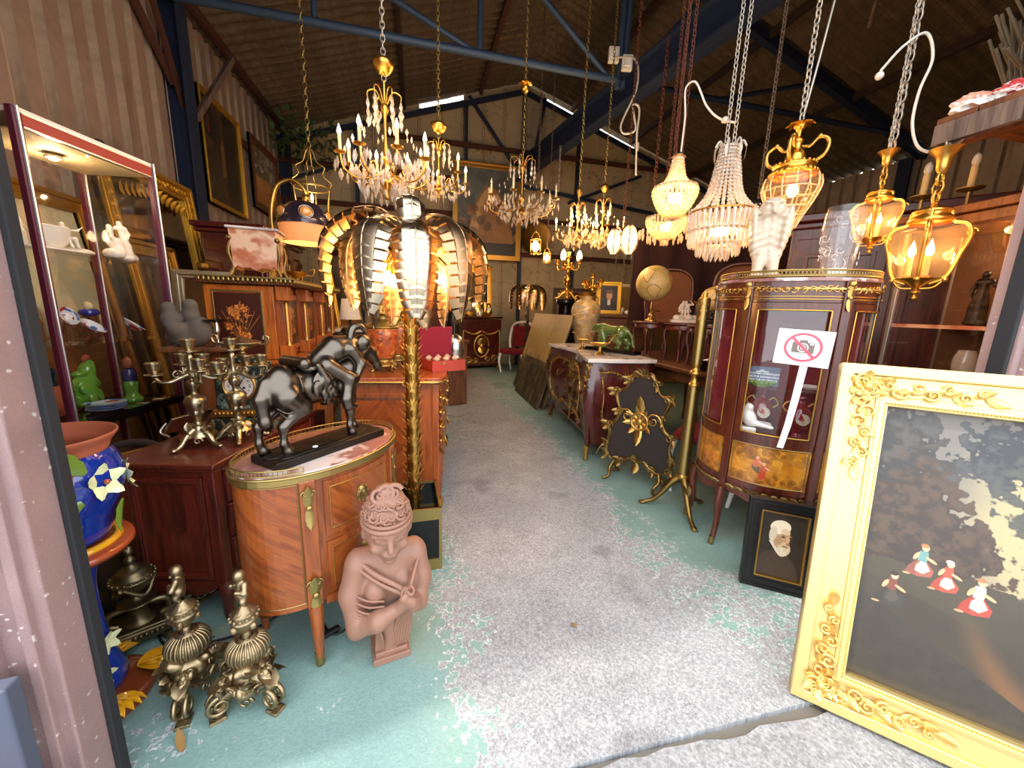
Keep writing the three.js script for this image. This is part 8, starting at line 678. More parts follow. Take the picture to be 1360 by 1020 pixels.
{ // right hand display case and shelves
  const t = thing('glass_showcase', 'dark framed glass showcase behind the grey door post', 'cabinet', [2.9, 0, -1.42], -PI / 2 - 0.1), w = 0.55, h = 1.85; mesh('top', [RB(w + 0.06, 0.04, 0.46, 0.006, 0, h + 0.02, 0), RB(w + 0.02, 0.05, 0.42, 0.006, 0, h - 0.03, 0)], M.brown, t); mesh('bottom', RB(w, 0.2, 0.4, 0.006, 0, 0.1, 0), M.brown, t); mesh('back', B(w, h - 0.1, 0.02, 0, h / 2, -0.19), M.wallCloth, t); for (const sx of [-1, 1]) for (const sz of [-1, 1]) mesh('post', RB(0.02, h - 0.2, 0.02, 0.003, sx * (w / 2 - 0.01), h / 2 + 0.05, sz * 0.19), M.alu, t); mesh('glass_pane', B(w - 0.04, h - 0.25, 0.005, 0, h / 2 + 0.06, 0.195), M.glass, t); mesh('shelf', B(w - 0.03, 0.02, 0.36, 0, 1.28, 0), M.marblePink, t); mesh('shelf', B(w - 0.03, 0.015, 0.36, 0, 0.95, 0), M.brown, t);
  const s = thing('bronze_warrior', 'dark bronze standing figure on the pink showcase shelf', 'sculpture', [2.86, 1.291, -1.4], -PI / 2); mesh('figure', blob([manikin([0, 0.02, 0], 0.26, 0, { robe: true, armR: [[0.2, 0.7, 0.1], [0.25, 0.95, 0.1]] }), ell([0, 0.012, 0], [0.05, 0.016, 0.05])], 0.006, 0.012), M.bronzeDk, s);
  const l = thing('showcase_candelabrum', 'small lit gilt candelabrum behind the bronze figure', 'candelabrum', [2.96, 1.291, -1.28], 0); mesh('stem', [LA(smoothP([[0.05, 0], [0.012, 0.03], [0.01, 0.3]], 3), 10), TU([[-0.07, 0.34, 0], [0, 0.28, 0], [0.07, 0.34, 0]], 0.006)], M.goldOld, l); for (const x of [-0.07, 0, 0.07]) mesh('flame_bulb', SP(0.014, x, 0.37, 0, [1, 1.8, 1], 8), M.flameSoft, l); const p = new THREE.PointLight(0xffc890, 0.3); p.position.set(0, 0.38, 0.0); l.add(p);
  const v = thing('cut_glass_vase', 'cut glass vase on the lower showcase shelf', 'vase', [2.86, 0.96, -1.4]); mesh('body', LA(smoothP([[0.03, 0], [0.01, 0.03], [0.04, 0.07], [0.05, 0.14], [0.035, 0.2]], 3), 12), M.crystal, v);
  // candle lamps on the showcase
  const cl = (label, x, z, s) => { const k = thing('candle_lamp', label, 'lamp', [x, 1.893, z]); mesh('stem', [LA([[0.035, 0], [0.01, 0.012], [0.008, 0.1]], 10), LA(smoothP([[0.006, 0.1], [0.05, 0.112], [0.058, 0.122], [0.045, 0.118], [0, 0.112]], 3), 20)], M.brassDull, k); mesh('candle_tube', CY(0.016, 0.016, 0.12, 10, 0, 0.175, 0), M.candleDirty, k); mesh('bulb', LA(smoothP([[0.01, 0.235], [0.019, 0.255], [0.016, 0.285], [0, 0.305]], 3), 12), M.bulbOff, k); k.scale.setScalar(s); };
  cl('unlit candle lamp with drip pan on the showcase, next to the brass lantern', 2.84, -1.74, 1); cl('unlit candle lamp with drip pan on the showcase, by the door post', 2.86, -1.55, 0.95);
  const sh = thing('overhead_shelf', 'rough brown plank shelf high beside the grey door post', 'shelf', [2.75, 2.12, -1.26], 0); mesh('fascia_board', RB(0.03, 0.085, 0.27, 0.004, -0.48, 0.0, 0), M.oldWood, sh); mesh('plank', RB(1.0, 0.024, 0.13, 0.003, 0.01, 0.055, 0.067), M.brown, sh, 0); mesh('plank', RB(1.0, 0.024, 0.13, 0.003, 0.01, 0.055, -0.067), M.brown, sh, 0); mesh('bracket', B(0.05, 0.05, 0.26, 0.3, 0.018, 0), M.brown, sh); mesh('bracket', B(0.05, 0.05, 0.26, -0.3, 0.018, 0), M.brown, sh);
  const bagM = (c1, c2, sd) => mat(0xffffff, 0.35, 0, { map: texD(128, 128, (u, v) => mix3(hexc(c1), hexc(c2), sstep(0.55, 0.62, fbm(u * 5 + sd, v * 5, 3)))), s: 5 }); const crumple = (r, sd) => { const g = new THREE.IcosahedronGeometry(r, 5), p = g.attributes.position; for (let i = 0; i < p.count; i++) { const x = p.getX(i), y = p.getY(i), z = p.getZ(i), k = 1 + 0.55 * (Math.abs(fbm(x / r * 2.4 + sd, y / r * 2.4 + z / r * 1.7, 4) - 0.5) * 2) - 0.2; p.setXYZ(i, x * k, y * k * 0.62, z * k); } g.computeVertexNormals(); return g; };
  [[2.35, -1.33, 0.075, 0xf2efec, 0xe6a58a, 'crumpled white and orange plastic bag at the tip of the plank shelf'], [2.37, -1.22, 0.07, 0xf4f4f4, 0xc83a3a, 'crumpled white plastic bag with red print on the plank shelf'], [2.47, -1.3, 0.085, 0xeeeae6, 0x9a8ab8, 'crumpled pale plastic bag with violet print on the plank shelf'], [2.5, -1.19, 0.075, 0xe8a860, 0xf2efe8, 'crumpled orange plastic bag beside the dried grass on the plank shelf']].forEach(([x, z, r, c1, c2, l], i) => tag(mesh('plastic_bag', crumple(r, i * 7 + 1), bagM(c1, c2, i)), l, 'plastic bag').position.set(x, 2.19 + r * 0.58, z));
  const gr = thing('dried_grass_bundle', 'big bundle of dried grass lying above the plastic bags', 'dried grass', [2.72, 2.19, -1.3]); const bl = []; for (let i = 0; i < 220; i++) { const a = rnd(-0.9, 0.9), l2 = rnd(0.25, 0.5), x0 = rnd(-0.1, 0.25), z0 = rnd(-0.07, 0.07); bl.push(TU([[x0, 0.0, z0], [x0 + rnd(-0.06, 0.06), l2 * 0.6, z0 + a * 0.12], [x0 - rnd(-0.1, 0.22), l2, z0 + a * 0.12]], 0.004, 0.006, 4, 5)); } mesh('stalks', bl, M.straw, gr).userData.kind = 'stuff';
}

// ---------- hanging lights ----------
const flameG = (x, y, z, s = 1) => LA([[0.004, 0], [0.0105, 0.012], [0.0095, 0.024], [0.004, 0.04], [0, 0.052]].map(([a, b]) => [a * s, b * s]), 8, x, y, z);
const dropG = (x, y, z, s) => pl(new THREE.OctahedronGeometry(s, 0), x, y, z, 0, rnd(3), 0, [0.62, 1.35, 0.4]);
const lightAt = (t, x, y, z, I, c = 0xffcf96) => { const p = new THREE.PointLight(c, I * 0.46); p.position.set(x, y, z); p.castShadow = true; p.shadow.radius = 1; t.add(p); };
const tee = { off: 0.0 };
function chandelier(label, pos, h, R, n, { lit = true, I = 0.55, m = M.gold, top = 4.2, drops = 90, tiers = 1, chainM = M.brassDull, canopy = 0.06, crystal = M.crystal, a0 = 0.3, ds = 1 } = {}) {
  top = roofY(pos[0]) - 0.03;
  const t = thing('chandelier', label, 'chandelier', pos);
  mesh('stem', [LA(smoothP([[0, 0], [0.02, 0.02], [0.012, 0.06], [0.035, 0.12], [0.05, 0.16], [0.02, 0.22], [0.014, 0.3], [0.03, 0.36], [0.012, 0.44], [0.014, 0.7], [0.035, 0.78], [0.016, 0.84], [0.01, 1]].map(([a, b]) => [a * Math.min(0.75, h / 0.9), b * h]), 3), 14)], m, t);
  const cr = []; for (let q = 0; q < tiers; q++) for (let i = 0; i < n; i++) {
    const a = (i + q * 0.5) / n * PI * 2 + a0, rr = R * (1 - q * 0.35), yb = h * (0.22 + q * 0.2), rot = (g) => g.map((e) => e.rotateY(a)), yc = yb + h * 0.1;
    const ar = mesh('arm', rot([TU([[0.015, yb + h * 0.03, 0], [rr * 0.3, yb - h * 0.03, 0], [rr * 0.65, yb - h * 0.07, 0], [rr * 0.95, yb, 0], [rr, yc, 0]], 0.006, 0.005, 6, 18), pl(scrollG(rr * 0.12, 1.2, 1, 0, 0.004), rr * 0.5, yb + 0.01, 0), LA([[0, 0], [0.012, 0.002], [0.034, 0.01], [0.036, 0.014], [0.01, 0.01], [0.012, 0.022], [0, 0.022]], 12, rr, yc, 0)]), m, t);
    mesh('candle_tube', rot([CY(0.0095, 0.0095, 0.085, 8, rr, yc + 0.062, 0)]), M.candle, ar); mesh('flame_bulb', rot([flameG(rr, yc + 0.104, 0, 1.15)]), lit ? M.flame : M.bulbOff, ar); if (lit) lightAt(t, rr * cos(a), yc + 0.13, -rr * sin(a), I);
    for (let k = 0; k < 4; k++) { const c2 = a + (k - 1.5) * 0.12, r2 = rr + (k % 2 ? 0.03 : -0.02); cr.push(dropG(r2 * cos(c2), yc - 0.035 - (k % 2) * 0.03, -r2 * sin(c2), 0.024 * ds)); }
  }
  for (let i = 0; i < drops; i++) { const a = rnd(PI * 2), q = rnd(), r2 = R * (0.15 + 0.75 * Math.sqrt(rnd())) * (0.55 + 0.45 * q); cr.push(dropG(r2 * cos(a), h * (0.03 + 0.3 * q) - 0.02, -r2 * sin(a), rnd(0.014, 0.027) * ds)); }
  for (let i = 0; i < n * 4; i++) { const a = i / (n * 4) * PI * 2, q = (i % 4) / 4; cr.push(dropG(R * lerp(0.9, 0.15, q) * cos(a), h * lerp(0.4, 0.75, q), -R * lerp(0.9, 0.15, q) * sin(a), 0.014 * ds)); }
  const cw = []; for (let i = 0; i < 6; i++) { const a = i / 6 * PI * 2; cw.push(TU([[0.01, h * 0.8, 0], [R * 0.2, h * 0.92, 0], [R * 0.36, h * 0.9, 0], [R * 0.36, h * 0.84, 0]], 0.005, 0.004, 5, 14).rotateY(a)); for (let k = 0; k < 3; k++) cr.push(dropG(R * 0.36 * cos(a), h * 0.8 - k * 0.045, -R * 0.36 * sin(a), 0.026 * ds)); } mesh('crown', cw, m, t);
  mesh('crystal_drop', cr, crystal, t).userData.kind = 'stuff';
  const L = top - pos[1] - h; mesh('chain', chainLinks(L, 0.045, 0.005, 0.6).map((g) => g.translate(0, h + L, 0)), chainM, t); if (canopy) mesh('canopy', [LA(smoothP([[0.008, 0], [canopy * 0.5, 0.01], [canopy, 0.05], [canopy * 0.9, 0.08], [0.01, 0.1]], 3), 18, 0, h + 0.03, 0)], m, t);
  return t;
}
chandelier('large gilt and crystal chandelier glowing above the palm lamp', [-0.18, 1.97, -2.76], 0.68, 0.27, 8, { drops: 150, I: 0.5, chainM: M.chainGrey, canopy: 0.06, ds: 1.2 });
chandelier('lit gilt chandelier hanging just behind the large one', [0.2, 2.26, -3.74], 0.5, 0.26, 5, { I: 0.8, top: 4.3, drops: 70, canopy: 0.07 });
chandelier('unlit crystal chandelier with candle tubes before the big painting', [1.08, 2.2, -4.16], 0.7, 0.36, 8, { lit: false, top: 4.25, drops: 170, m: M.goldOld, canopy: 0.0 });
{ const t = scene.children[scene.children.length - 1]; mesh('canopy', [...ring(8, (i, a) => pl(LEAF(0.08, 0.05, 0.6), 0, 1.28, 0, 0.6, a)), SP(0.045, 0, 1.28, 0, 1, 10)], M.gold, t); }
chandelier('lit gilt chandelier above the black pedestal', [1.78, 2.02, -4.3], 0.52, 0.24, 5, { I: 1.0, drops: 60, top: 4.0, m: M.goldOld, canopy: 0.03, crystal: M.crystalWarm });
chandelier('lit crystal basket chandelier near the painted vase', [2.28, 2.12, -4.7], 0.62, 0.27, 6, { I: 1.0, drops: 120, top: 4.15, m: M.goldOld, canopy: 0.05, crystal: M.crystalWarm });
// beaded bag lamps
function beadLamp(label, pos, prof, strings, { top = 4, glow = 1, I = 1.2, rings = [], m = M.crystalWarm, bead = 0.011, icicles = [] } = {}) {
  const t = thing('bead_chandelier', label, 'chandelier', pos), o = [], c = new THREE.SplineCurve(prof.map(([a, b]) => new THREE.Vector2(a, b))), L = c.getLength(), nb = Math.round(L / (bead * 1.75)), base = new THREE.IcosahedronGeometry(bead, 0);
  for (let i = 0; i < strings; i++) for (let k = 0; k <= nb; k++) { const p = c.getPointAt(k / nb), a = i / strings * PI * 2; o.push(base.clone().rotateY(a + k).translate(p.x * cos(a), p.y, p.x * sin(a))); }
  mesh('bead_string', o, m, t).userData.kind = 'stuff'; mesh('hoop', rings.map(([r, y]) => TO(r, 0.006, 0, y, 0, PI / 2, 0, 0, 28, 6)), M.goldOld, t);
  if (icicles.length) { const q = []; for (const [r, y, n, l] of icicles) for (let i = 0; i < n; i++) { const a = i / n * PI * 2; q.push(pl(LA([[0.002, 0], [0.011, -l * 0.12], [0.009, -l * 0.8], [0, -l]].reverse(), 5), r * cos(a), y, r * sin(a))); } mesh('icicle_drop', q, m, t).userData.kind = 'stuff'; }
  const yl = glow; mesh('bulb', [SP(0.03, 0.02, yl, 0, [1, 1.2, 1], 10), SP(0.026, -0.04, yl - 0.02, 0.03, 1, 10)], M.flame, t); lightAt(t, 0.02, yl, 0, I); lightAt(t, -0.04, yl - 0.02, 0.03, I * 0.7);
  const yt = prof[0][1], Lc = roofY(pos[0]) - 0.05 - pos[1] - yt; for (const x of [0.02, -0.03]) mesh('chain', chainLinks(Lc, 0.035, 0.0032, 0.6).map((g) => g.translate(x, yt + Lc, 0)), icicles.length > 3 ? M.chainGrey : M.rustChain, t); return t;
}
beadLamp('glowing beaded tent lamp with bright bowl, between two other crystal lamps', [1.66, 1.93, -2.38], [[0.025, 0.38], [0.05, 0.26], [0.085, 0.21], [0.13, 0.19]], 22, { top: 3.9, glow: 0.13, I: 0.9, rings: [[0.03, 0.38], [0.13, 0.19]] });
{ const t = scene.children[scene.children.length - 1]; const o = [], c = new THREE.SplineCurve([[0.13, 0.19], [0.135, 0.15], [0.1, 0.07], [0.05, 0.02], [0.01, 0]].map((p) => new THREE.Vector2(...p))), g0 = new THREE.IcosahedronGeometry(0.0115, 0); for (let i = 0; i < 30; i++) for (let k = 0; k <= 12; k++) { const p = c.getPointAt(k / 12), a = i / 30 * PI * 2; o.push(g0.clone().rotateY(k + i).translate(p.x * cos(a), p.y, p.x * sin(a))); } mesh('bead_bowl', o, M.crystalWarm, t).userData.kind = 'stuff'; mesh('top_leaves', ring(6, (i, a) => pl(LEAF(0.05, 0.03, 0.7), 0, 0.37, 0, 0.9, a)), M.crystal, t); }
beadLamp('small beaded bowl lamp with crystal fringe behind the tent lamp', [1.93, 1.86, -2.84], [[0.15, 0.19], [0.145, 0.14], [0.1, 0.07], [0.03, 0.03]], 34, { top: 3.95, glow: 0.13, I: 0.55, rings: [[0.15, 0.19], [0.03, 0.03]], icicles: [[0.2, 0.1, 22, 0.06], [0.13, 0.05, 16, 0.05], [0.02, 0.04, 6, 0.06]] });
beadLamp('tall crystal bag chandelier with tiers of icicle drops', [1.7, 1.62, -1.98], [[0.045, 0.6], [0.06, 0.5], [0.09, 0.36], [0.15, 0.28], [0.17, 0.27]], 22, { top: 4.1, glow: 0.17, I: 0.55, m: M.crystal, rings: [[0.045, 0.6], [0.17, 0.26], [0.155, 0.16], [0.1, 0.09], [0.05, 0.05]], icicles: [[0.17, 0.26, 36, 0.11], [0.158, 0.17, 34, 0.1], [0.11, 0.11, 24, 0.09], [0.06, 0.065, 14, 0.07], [0.14, 0.25, 26, 0.1]] });
{ const t = scene.children[scene.children.length - 1]; mesh('top_leaves', ring(7, (i, a) => pl(MG([TU([[0, 0.59, 0.03], [0, 0.63, 0.06], [0, 0.6, 0.08]], 0.006), pl(LEAF(0.07, 0.016, 0.1), 0, 0.6, 0.08, PI)]), 0, 0, 0, 0, a)), M.crystal, t); }
// gilt lanterns
function lantern(label, pos, s, { top = 3.5, I = 1.5, amber = true, bulbs = 3, ribs = 4, bell = true, chainLen } = {}) {
  const t = thing('gilt_lantern', label, 'lantern', pos); t.scale.setScalar(s); const m = M.gold, pr = [[0.035, 0.07], [0.075, 0.09], [0.105, 0.19], [0.12, 0.26], [0.105, 0.3], [0.065, 0.315], [0.055, 0.36]];
  for (let i = 0; i < ribs; i++) { const a = i / ribs * PI * 2 + 0.5; mesh('rib', [TU(pr.map(([r, y]) => [r, y, 0]), 0.0075, 0.0075, 6, 26), pl(scrollG(0.016, 1.2, 1, 0, 0.004), 0.12, 0.265, 0), pl(LEAF(0.05, 0.02, 0.4), 0.115, 0.25, 0, 0, PI / 2, PI), SP(0.011, 0.078, 0.085, 0, 1, 7), TU([[0.075, 0.085, 0], [0.05, 0.055, 0], [0.012, 0.05, 0]], 0.005)].map((g) => g.rotateY(a)), m, t); const c = new THREE.SplineCurve(pr.slice(1, 5).map((p) => new THREE.Vector2(...p))), P = [], I2 = []; for (let k = 0; k <= 10; k++) { const p = c.getPoint(k / 10); for (const q of [0, 1]) { const b = a + q * 2 * PI / ribs; P.push(p.x * 0.97 * cos(b), p.y, -p.x * 0.97 * sin(b)); } } for (let k = 0; k < 10; k++) I2.push(k * 2, k * 2 + 1, k * 2 + 2, k * 2 + 2, k * 2 + 1, k * 2 + 3); const g = new THREE.BufferGeometry(); g.setAttribute('position', new THREE.Float32BufferAttribute(P, 3)); g.setIndex(I2); g.computeVertexNormals(); mesh('glass_pane', g, amber ? M.glassAmber : M.glass, t); }
  mesh('crown', [LA(smoothP([[0.062, 0.31], [0.07, 0.325], [0.055, 0.345], [0.06, 0.36], [0.035, 0.375], [0.01, 0.385]], 3), 20), TO(0.012, 0.004, 0, 0.395, 0, 0, 0, 0, 12, 5)], m, t); mesh('finial', [LA(smoothP([[0.0, 0], [0.012, 0.01], [0.006, 0.022], [0.018, 0.035], [0.008, 0.05], [0.036, 0.07], [0.076, 0.09]], 3), 16)], m, t);
  for (let i = 0; i < bulbs; i++) { const a = i / bulbs * PI * 2, x = 0.035 * cos(a), z = 0.035 * sin(a); const b = mesh('candle_tube', [CY(0.011, 0.011, 0.08, 8, x, 0.14, z), LA([[0, 0], [0.02, 0.004], [0.008, 0.008]], 10, x, 0.095, z), TU([[x, 0.1, z], [x * 0.5, 0.08, z * 0.5], [0, 0.07, 0]], 0.004)], M.candle, t); mesh('flame_bulb', flameG(x, 0.18, z, 1.3), M.flame, b); lightAt(t, x, 0.205, z, I / bulbs); }
  const L = chainLen ?? (top - pos[1]) / s - 0.4; mesh('link_pair', chainLinks(0.1, 0.05, 0.006, 0.7).map((g) => g.translate(0, 0.5, 0)), M.brass, t); mesh('chain', chainLinks(Math.max(0.05, L - 0.18), 0.04, 0.0035, 0.6).map((g) => g.translate(0, 0.4 + L, 0)), M.chainGrey, t); if (bell) mesh('bell_canopy', LA(smoothP([[0.008, 0.5], [0.02, 0.52], [0.026, 0.56], [0.05, 0.59], [0.046, 0.588], [0.0, 0.56]], 3), 18), M.brass, t); return t;
}
lantern('brass framed glass lantern hanging below the plank shelf', [2.27, 1.4, -1.34], 1.1, { top: 2.16, I: 1.0 });
lantern('brass framed glass lantern behind the hurricane vase', [2.27, 1.64, -1.57], 0.82, { top: 5.9, I: 0.7, bulbs: 2 });
{ // large urn shaped lantern with scroll handles
  const t = thing('urn_lantern', 'large gilt urn lantern with cut amber glass and scroll handles', 'lantern', [2.07, 1.69, -1.9]), m = M.gold;
  mesh('glass_urn', [LA(smoothP([[0.035, 0.09], [0.05, 0.12], [0.075, 0.18], [0.12, 0.27], [0.142, 0.34], [0.135, 0.385], [0.105, 0.405]], 4), 24)], M.glassAmber, t); const cut = []; for (let i = 0; i < 14; i++) { const a = i / 14 * PI * 2; cut.push(TU([[0.05, 0.12, 0], [0.076, 0.18, 0], [0.121, 0.27, 0], [0.143, 0.34, 0], [0.134, 0.388, 0]], 0.0035, 0.0035, 4, 16).rotateY(a)); } for (const [r, y] of [[0.077, 0.18], [0.1, 0.225], [0.122, 0.27], [0.137, 0.32]]) cut.push(TO(r, 0.0035, 0, y, 0, PI / 2, 0, 0, 28, 4)); mesh('cut_ribs', cut, M.crystalWarm, t);
  mesh('band', [LA(smoothP([[0.11, 0.395], [0.118, 0.41], [0.1, 0.43], [0.104, 0.45], [0.09, 0.46]], 3), 24), ...ring(26, (i, a) => SP(0.011, 0.112 * cos(a), 0.41, 0.112 * sin(a), [1, 0.9, 1], 6)), ...ring(22, (i, a) => SP(0.008, 0.1 * cos(a), 0.455, 0.1 * sin(a), 1, 6))], m, t); for (let i = 0; i < 4; i++) mesh('scroll_handle', [TU([[0.09, 0.455, 0], [0.135, 0.49, 0], [0.14, 0.55, 0], [0.1, 0.575, 0], [0.06, 0.54, 0], [0.035, 0.545, 0]], 0.011, 0.008, 7, 22), SP(0.014, 0.1, 0.578, 0, 1, 7)].map((g) => g.rotateY(i * PI / 2 + 0.5)), M.brass, t);
  mesh('crown', [LA(smoothP([[0.045, 0.455], [0.05, 0.5], [0.03, 0.53], [0.022, 0.56], [0.03, 0.58], [0.012, 0.6], [0.014, 0.63], [0.03, 0.65], [0.02, 0.67]], 3), 16), ...ring(8, (i, a) => pl(LEAF(0.075, 0.045, 0.7), 0, 0.64, 0, 0.7, a))], m, t); mesh('finial', [LA(smoothP([[0.0, 0.0], [0.016, 0.012], [0.022, 0.03], [0.012, 0.05], [0.03, 0.07], [0.045, 0.09]], 3), 14), ...ring(10, (i, a) => SP(0.008, 0.017 * cos(a), 0.022, 0.017 * sin(a), 1, 5))], M.goldOld, t);
  mesh('bulb', [SP(0.028, -0.03, 0.31, 0.04, [1, 1.3, 1], 10)], M.flame, t); lightAt(t, -0.03, 0.31, 0.04, 0.5); mesh('chain', [chainLinks(3.7, 0.045, 0.005, 0.6).map((g) => g.translate(0, 4.38, 0)), TU([[0.01, 0.7, 0], [0.05, 1.1, 0.02], [0.1, 1.4, 0.0], [0.02, 2.2, 0]], 0.006)], M.chainGrey, t);
}
{ // milk glass tulip lantern pair
  const t = thing('milk_glass_pendant', 'pendant with two lit milk glass shades in iron straps', 'lamp', [2.03, 1.84, -3.7]); for (const [x, z, s] of [[-0.075, -0.03, 0.9], [0.06, 0.03, 1.05]]) { const g = mesh('glass_shade', pl(LA(smoothP([[0.04, 0], [0.075, 0.06], [0.085, 0.14], [0.06, 0.22], [0.03, 0.25]], 4), 20), x, 0.06, z, 0, 0, 0, s), M.milk, t); mesh('iron_strap', ring(6, (i, a) => TU([[0.042, 0, 0], [0.08, 0.06, 0], [0.09, 0.14, 0], [0.066, 0.22, 0], [0.02, 0.27, 0]], 0.005).rotateY(a).scale(s, s, s).translate(x, 0.06, z)), M.iron, g); mesh('bulb', SP(0.028, x, 0.18, z, 1, 8), M.flameSoft, g); lightAt(t, x, 0.18, z, 1.0, 0xffc98a); } for (const [x, z] of [[-0.05, 0], [0.03, 0.02], [0.1, 0.04]]) mesh('foot_rod', CY(0.006, 0.006, 0.12, 5, x, 0.01, z), M.iron, t); mesh('chain', chainLinks(3.75, 0.045, 0.004, 0.6).map((g) => g.translate(0, 4.1, 0)), M.rustChain, t);
}
{ // small lanterns far back
  const sl = (label, p, s) => { const t = thing('small_lantern', label, 'lantern', p); mesh('cage', [...ring(4, (i, a) => TU([[0.07, 0.02, 0], [0.075, 0.2, 0]], 0.006, 0.006, 5, 2).rotateY(a)), TO(0.075, 0.01, 0, 0.02, 0, PI / 2), TO(0.075, 0.01, 0, 0.2, 0, PI / 2), TU([[-0.07, 0.2, 0], [-0.03, 0.28, 0], [0, 0.3, 0], [0.03, 0.28, 0], [0.07, 0.2, 0]], 0.006), ...ring(8, (i, a) => SP(0.012, 0.07 * cos(a), 0.01, 0.07 * sin(a), 1, 6))], M.goldOld, t); mesh('glass_globe', SP(0.055, 0, 0.11, 0, [1, 1.2, 1], 14), M.flameSoft, t); lightAt(t, 0, 0.11, 0, 2.4); mesh('chain', chainLinks((roofY(p[0]) - p[1]) / s - 0.32, 0.05, 0.005, 0.6).map((g) => g.translate(0, (roofY(p[0]) - p[1]) / s - 0.02, 0)), M.wire, t); t.scale.setScalar(s); };
  sl('small gilt lantern with bright globe before the back wall', [1.82, 2.17, -6.05], 1.15); sl('smaller gilt lantern lower down beside the bright globe', [2.05, 2.06, -6.15], 0.8);
  const t = thing('scroll_lantern', 'open brass lantern with scrolled top above the arched lamp', 'lantern', [-0.93, 2.12, -4.1]); mesh('cage', [TO(0.15, 0.009, 0, 0.22, 0, PI / 2, 0, 0, 24), TO(0.13, 0.008, 0, 0.0, 0, PI / 2, 0, 0, 24), ...ring(4, (i, a) => MG([TU([[0.15, 0.22, 0], [0.13, 0, 0]], 0.006, 0.006, 5, 2), TU([[0.15, 0.22, 0], [0.17, 0.27, 0], [0.1, 0.34, 0], [0.12, 0.4, 0], [0.06, 0.44, 0], [0.03, 0.52, 0], [0, 0.56, 0]], 0.006, 0.006, 5, 24)]).rotateY(a))], M.brassDull, t); mesh('candle_tube', CY(0.012, 0.012, 0.1, 8, 0, 0.06, 0), M.candle, t); mesh('flame_bulb', flameG(0, 0.11, 0, 1.3), M.flame, t); lightAt(t, 0, 0.14, 0, 0.8); mesh('chain', chainLinks(2.4, 0.06, 0.005, 0.55).map((g) => g.translate(0, 2.96, 0)), M.brassDull, t);
}
{ // cables, sockets, loose chains
  const cb = (label, pts, r, m, name = 'cable') => tag(mesh(name, TU(pts, r, r, 6, pts.length * 10), m), label, 'cable');
  for (const [p, l] of [[[2.42, 4.45, -5.0], 'white electrical junction box at the truss node'], [[2.6, 4.38, -4.98], 'smaller white socket box beside the junction box']]) { const t = thing('junction_box', l, 'socket', p, -0.2); mesh('body', RB(0.13, 0.17, 0.06, 0.01, 0, 0, 0), M.whitePaint, t); mesh('cover', RB(0.09, 0.1, 0.02, 0.006, 0, 0, 0.035), M.paper, t); }
  cb('white cable looping down from the junction box', [[2.42, 4.4, -4.95], [2.5, 4.2, -4.6], [2.44, 3.8, -4.4], [2.3, 3.4, -4.44], [2.33, 3.33, -4.42], [2.44, 3.35, -4.36], [2.42, 3.5, -4.37], [2.4, 3.62, -4.38], [2.46, 3.6, -4.36], [2.47, 3.3, -4.36], [2.49, 2.88, -4.34]], 0.011, M.cableWhite); tag(mesh('cable_switch', RB(0.03, 0.09, 0.025, 0.008, 2.48, 3.18, -4.345), M.cableWhite), 'white inline switch on the looped hanging cable', 'switch');
  cb('white cable strung between the tent lamp and the icicle chandelier', [[1.66, 2.33, -2.36], [1.62, 2.5, -2.3], [1.58, 2.64, -2.26], [1.6, 2.65, -2.22], [1.66, 2.5, -2.16], [1.7, 2.42, -2.1], [1.76, 2.38, -2.04], [1.72, 2.36, -1.99]], 0.0055, M.cableWhite); tag(mesh('cable_switch', RB(0.03, 0.026, 0.03, 0.006, 1.72, 2.4, -2.07), M.cableWhite), 'white inline connector on the strung cable', 'switch');
  cb('stiff white cable curling round the lantern chain', [[2.16, 2.47, -1.6], [2.2, 2.55, -1.55], [2.28, 2.6, -1.52], [2.32, 2.5, -1.5], [2.28, 2.35, -1.5], [2.27, 2.2, -1.49], [2.3, 2.1, -1.46], [2.36, 2.08, -1.42], [2.42, 2.12, -1.38], [2.44, 2.25, -1.36]], 0.006, M.cableWhite); tag(mesh('cable_switch', SP(0.018, 2.16, 2.45, -1.6, 1, 8), M.cableWhite), 'white plug at the end of the curled cable', 'plug');
  const lc = (label, p, len, m, link = 0.05) => { const t = thing('hanging_chain', label, 'chain', [p[0], p[1], p[2]]); mesh('links', chainLinks(len, link, 0.006, 0.6), m, t); }; lc('rusty chain looped over the blue beam', [2.72, 4.3, -4.3], 1.5, M.rustChain, 0.06); lc('second rusty chain hanging beside the looped one', [2.8, 4.2, -4.1], 1.0, M.rustChain, 0.06); lc('grey chain with big links hanging empty beside the urn lantern', [2.33, 3.9, -1.6], 1.75, M.chainGrey, 0.055); lc('thin chain hanging empty from the blue beam', [2.35, 4.0, -6.6], 0.7, M.chainGrey); lc('thin chain with hook hanging near the back of the beam', [2.2, 4.0, -7.6], 0.9, M.wire); lc('thin dark chain hanging empty behind the urn lantern', [2.55, 4.2, -2.6], 2.0, M.wire, 0.04);
  cb('dark cable sagging under the roof above the urn lantern', [[1.9, 3.6, -2.2], [2.4, 3.3, -2.1], [2.8, 3.5, -1.9], [2.7, 3.2, -1.9], [2.1, 3.0, -1.95]], 0.007, M.wire);
  cb('bamboo pole tied along the roof beyond the lanterns', [[2.6, 4.9, -1.8], [4.6, 4.3, -3.6]], 0.022, M.oldWood, 'bamboo_pole');
  cb('black lamp flex lying across the teal floor', [[-1.1, 0.006, -1.72], [-0.95, 0.006, -1.5], [-0.7, 0.006, -1.5], [-0.5, 0.006, -1.62], [-0.34, 0.006, -1.42], [-0.2, 0.006, -1.6]], 0.005, M.cableBlack, 'lamp_flex'); tag(mesh('flex_switch', RB(0.07, 0.02, 0.025, 0.006, -0.36, 0.012, -1.43, 0, 0.6), M.cableBlack), 'black inline switch under the oval commode', 'switch');
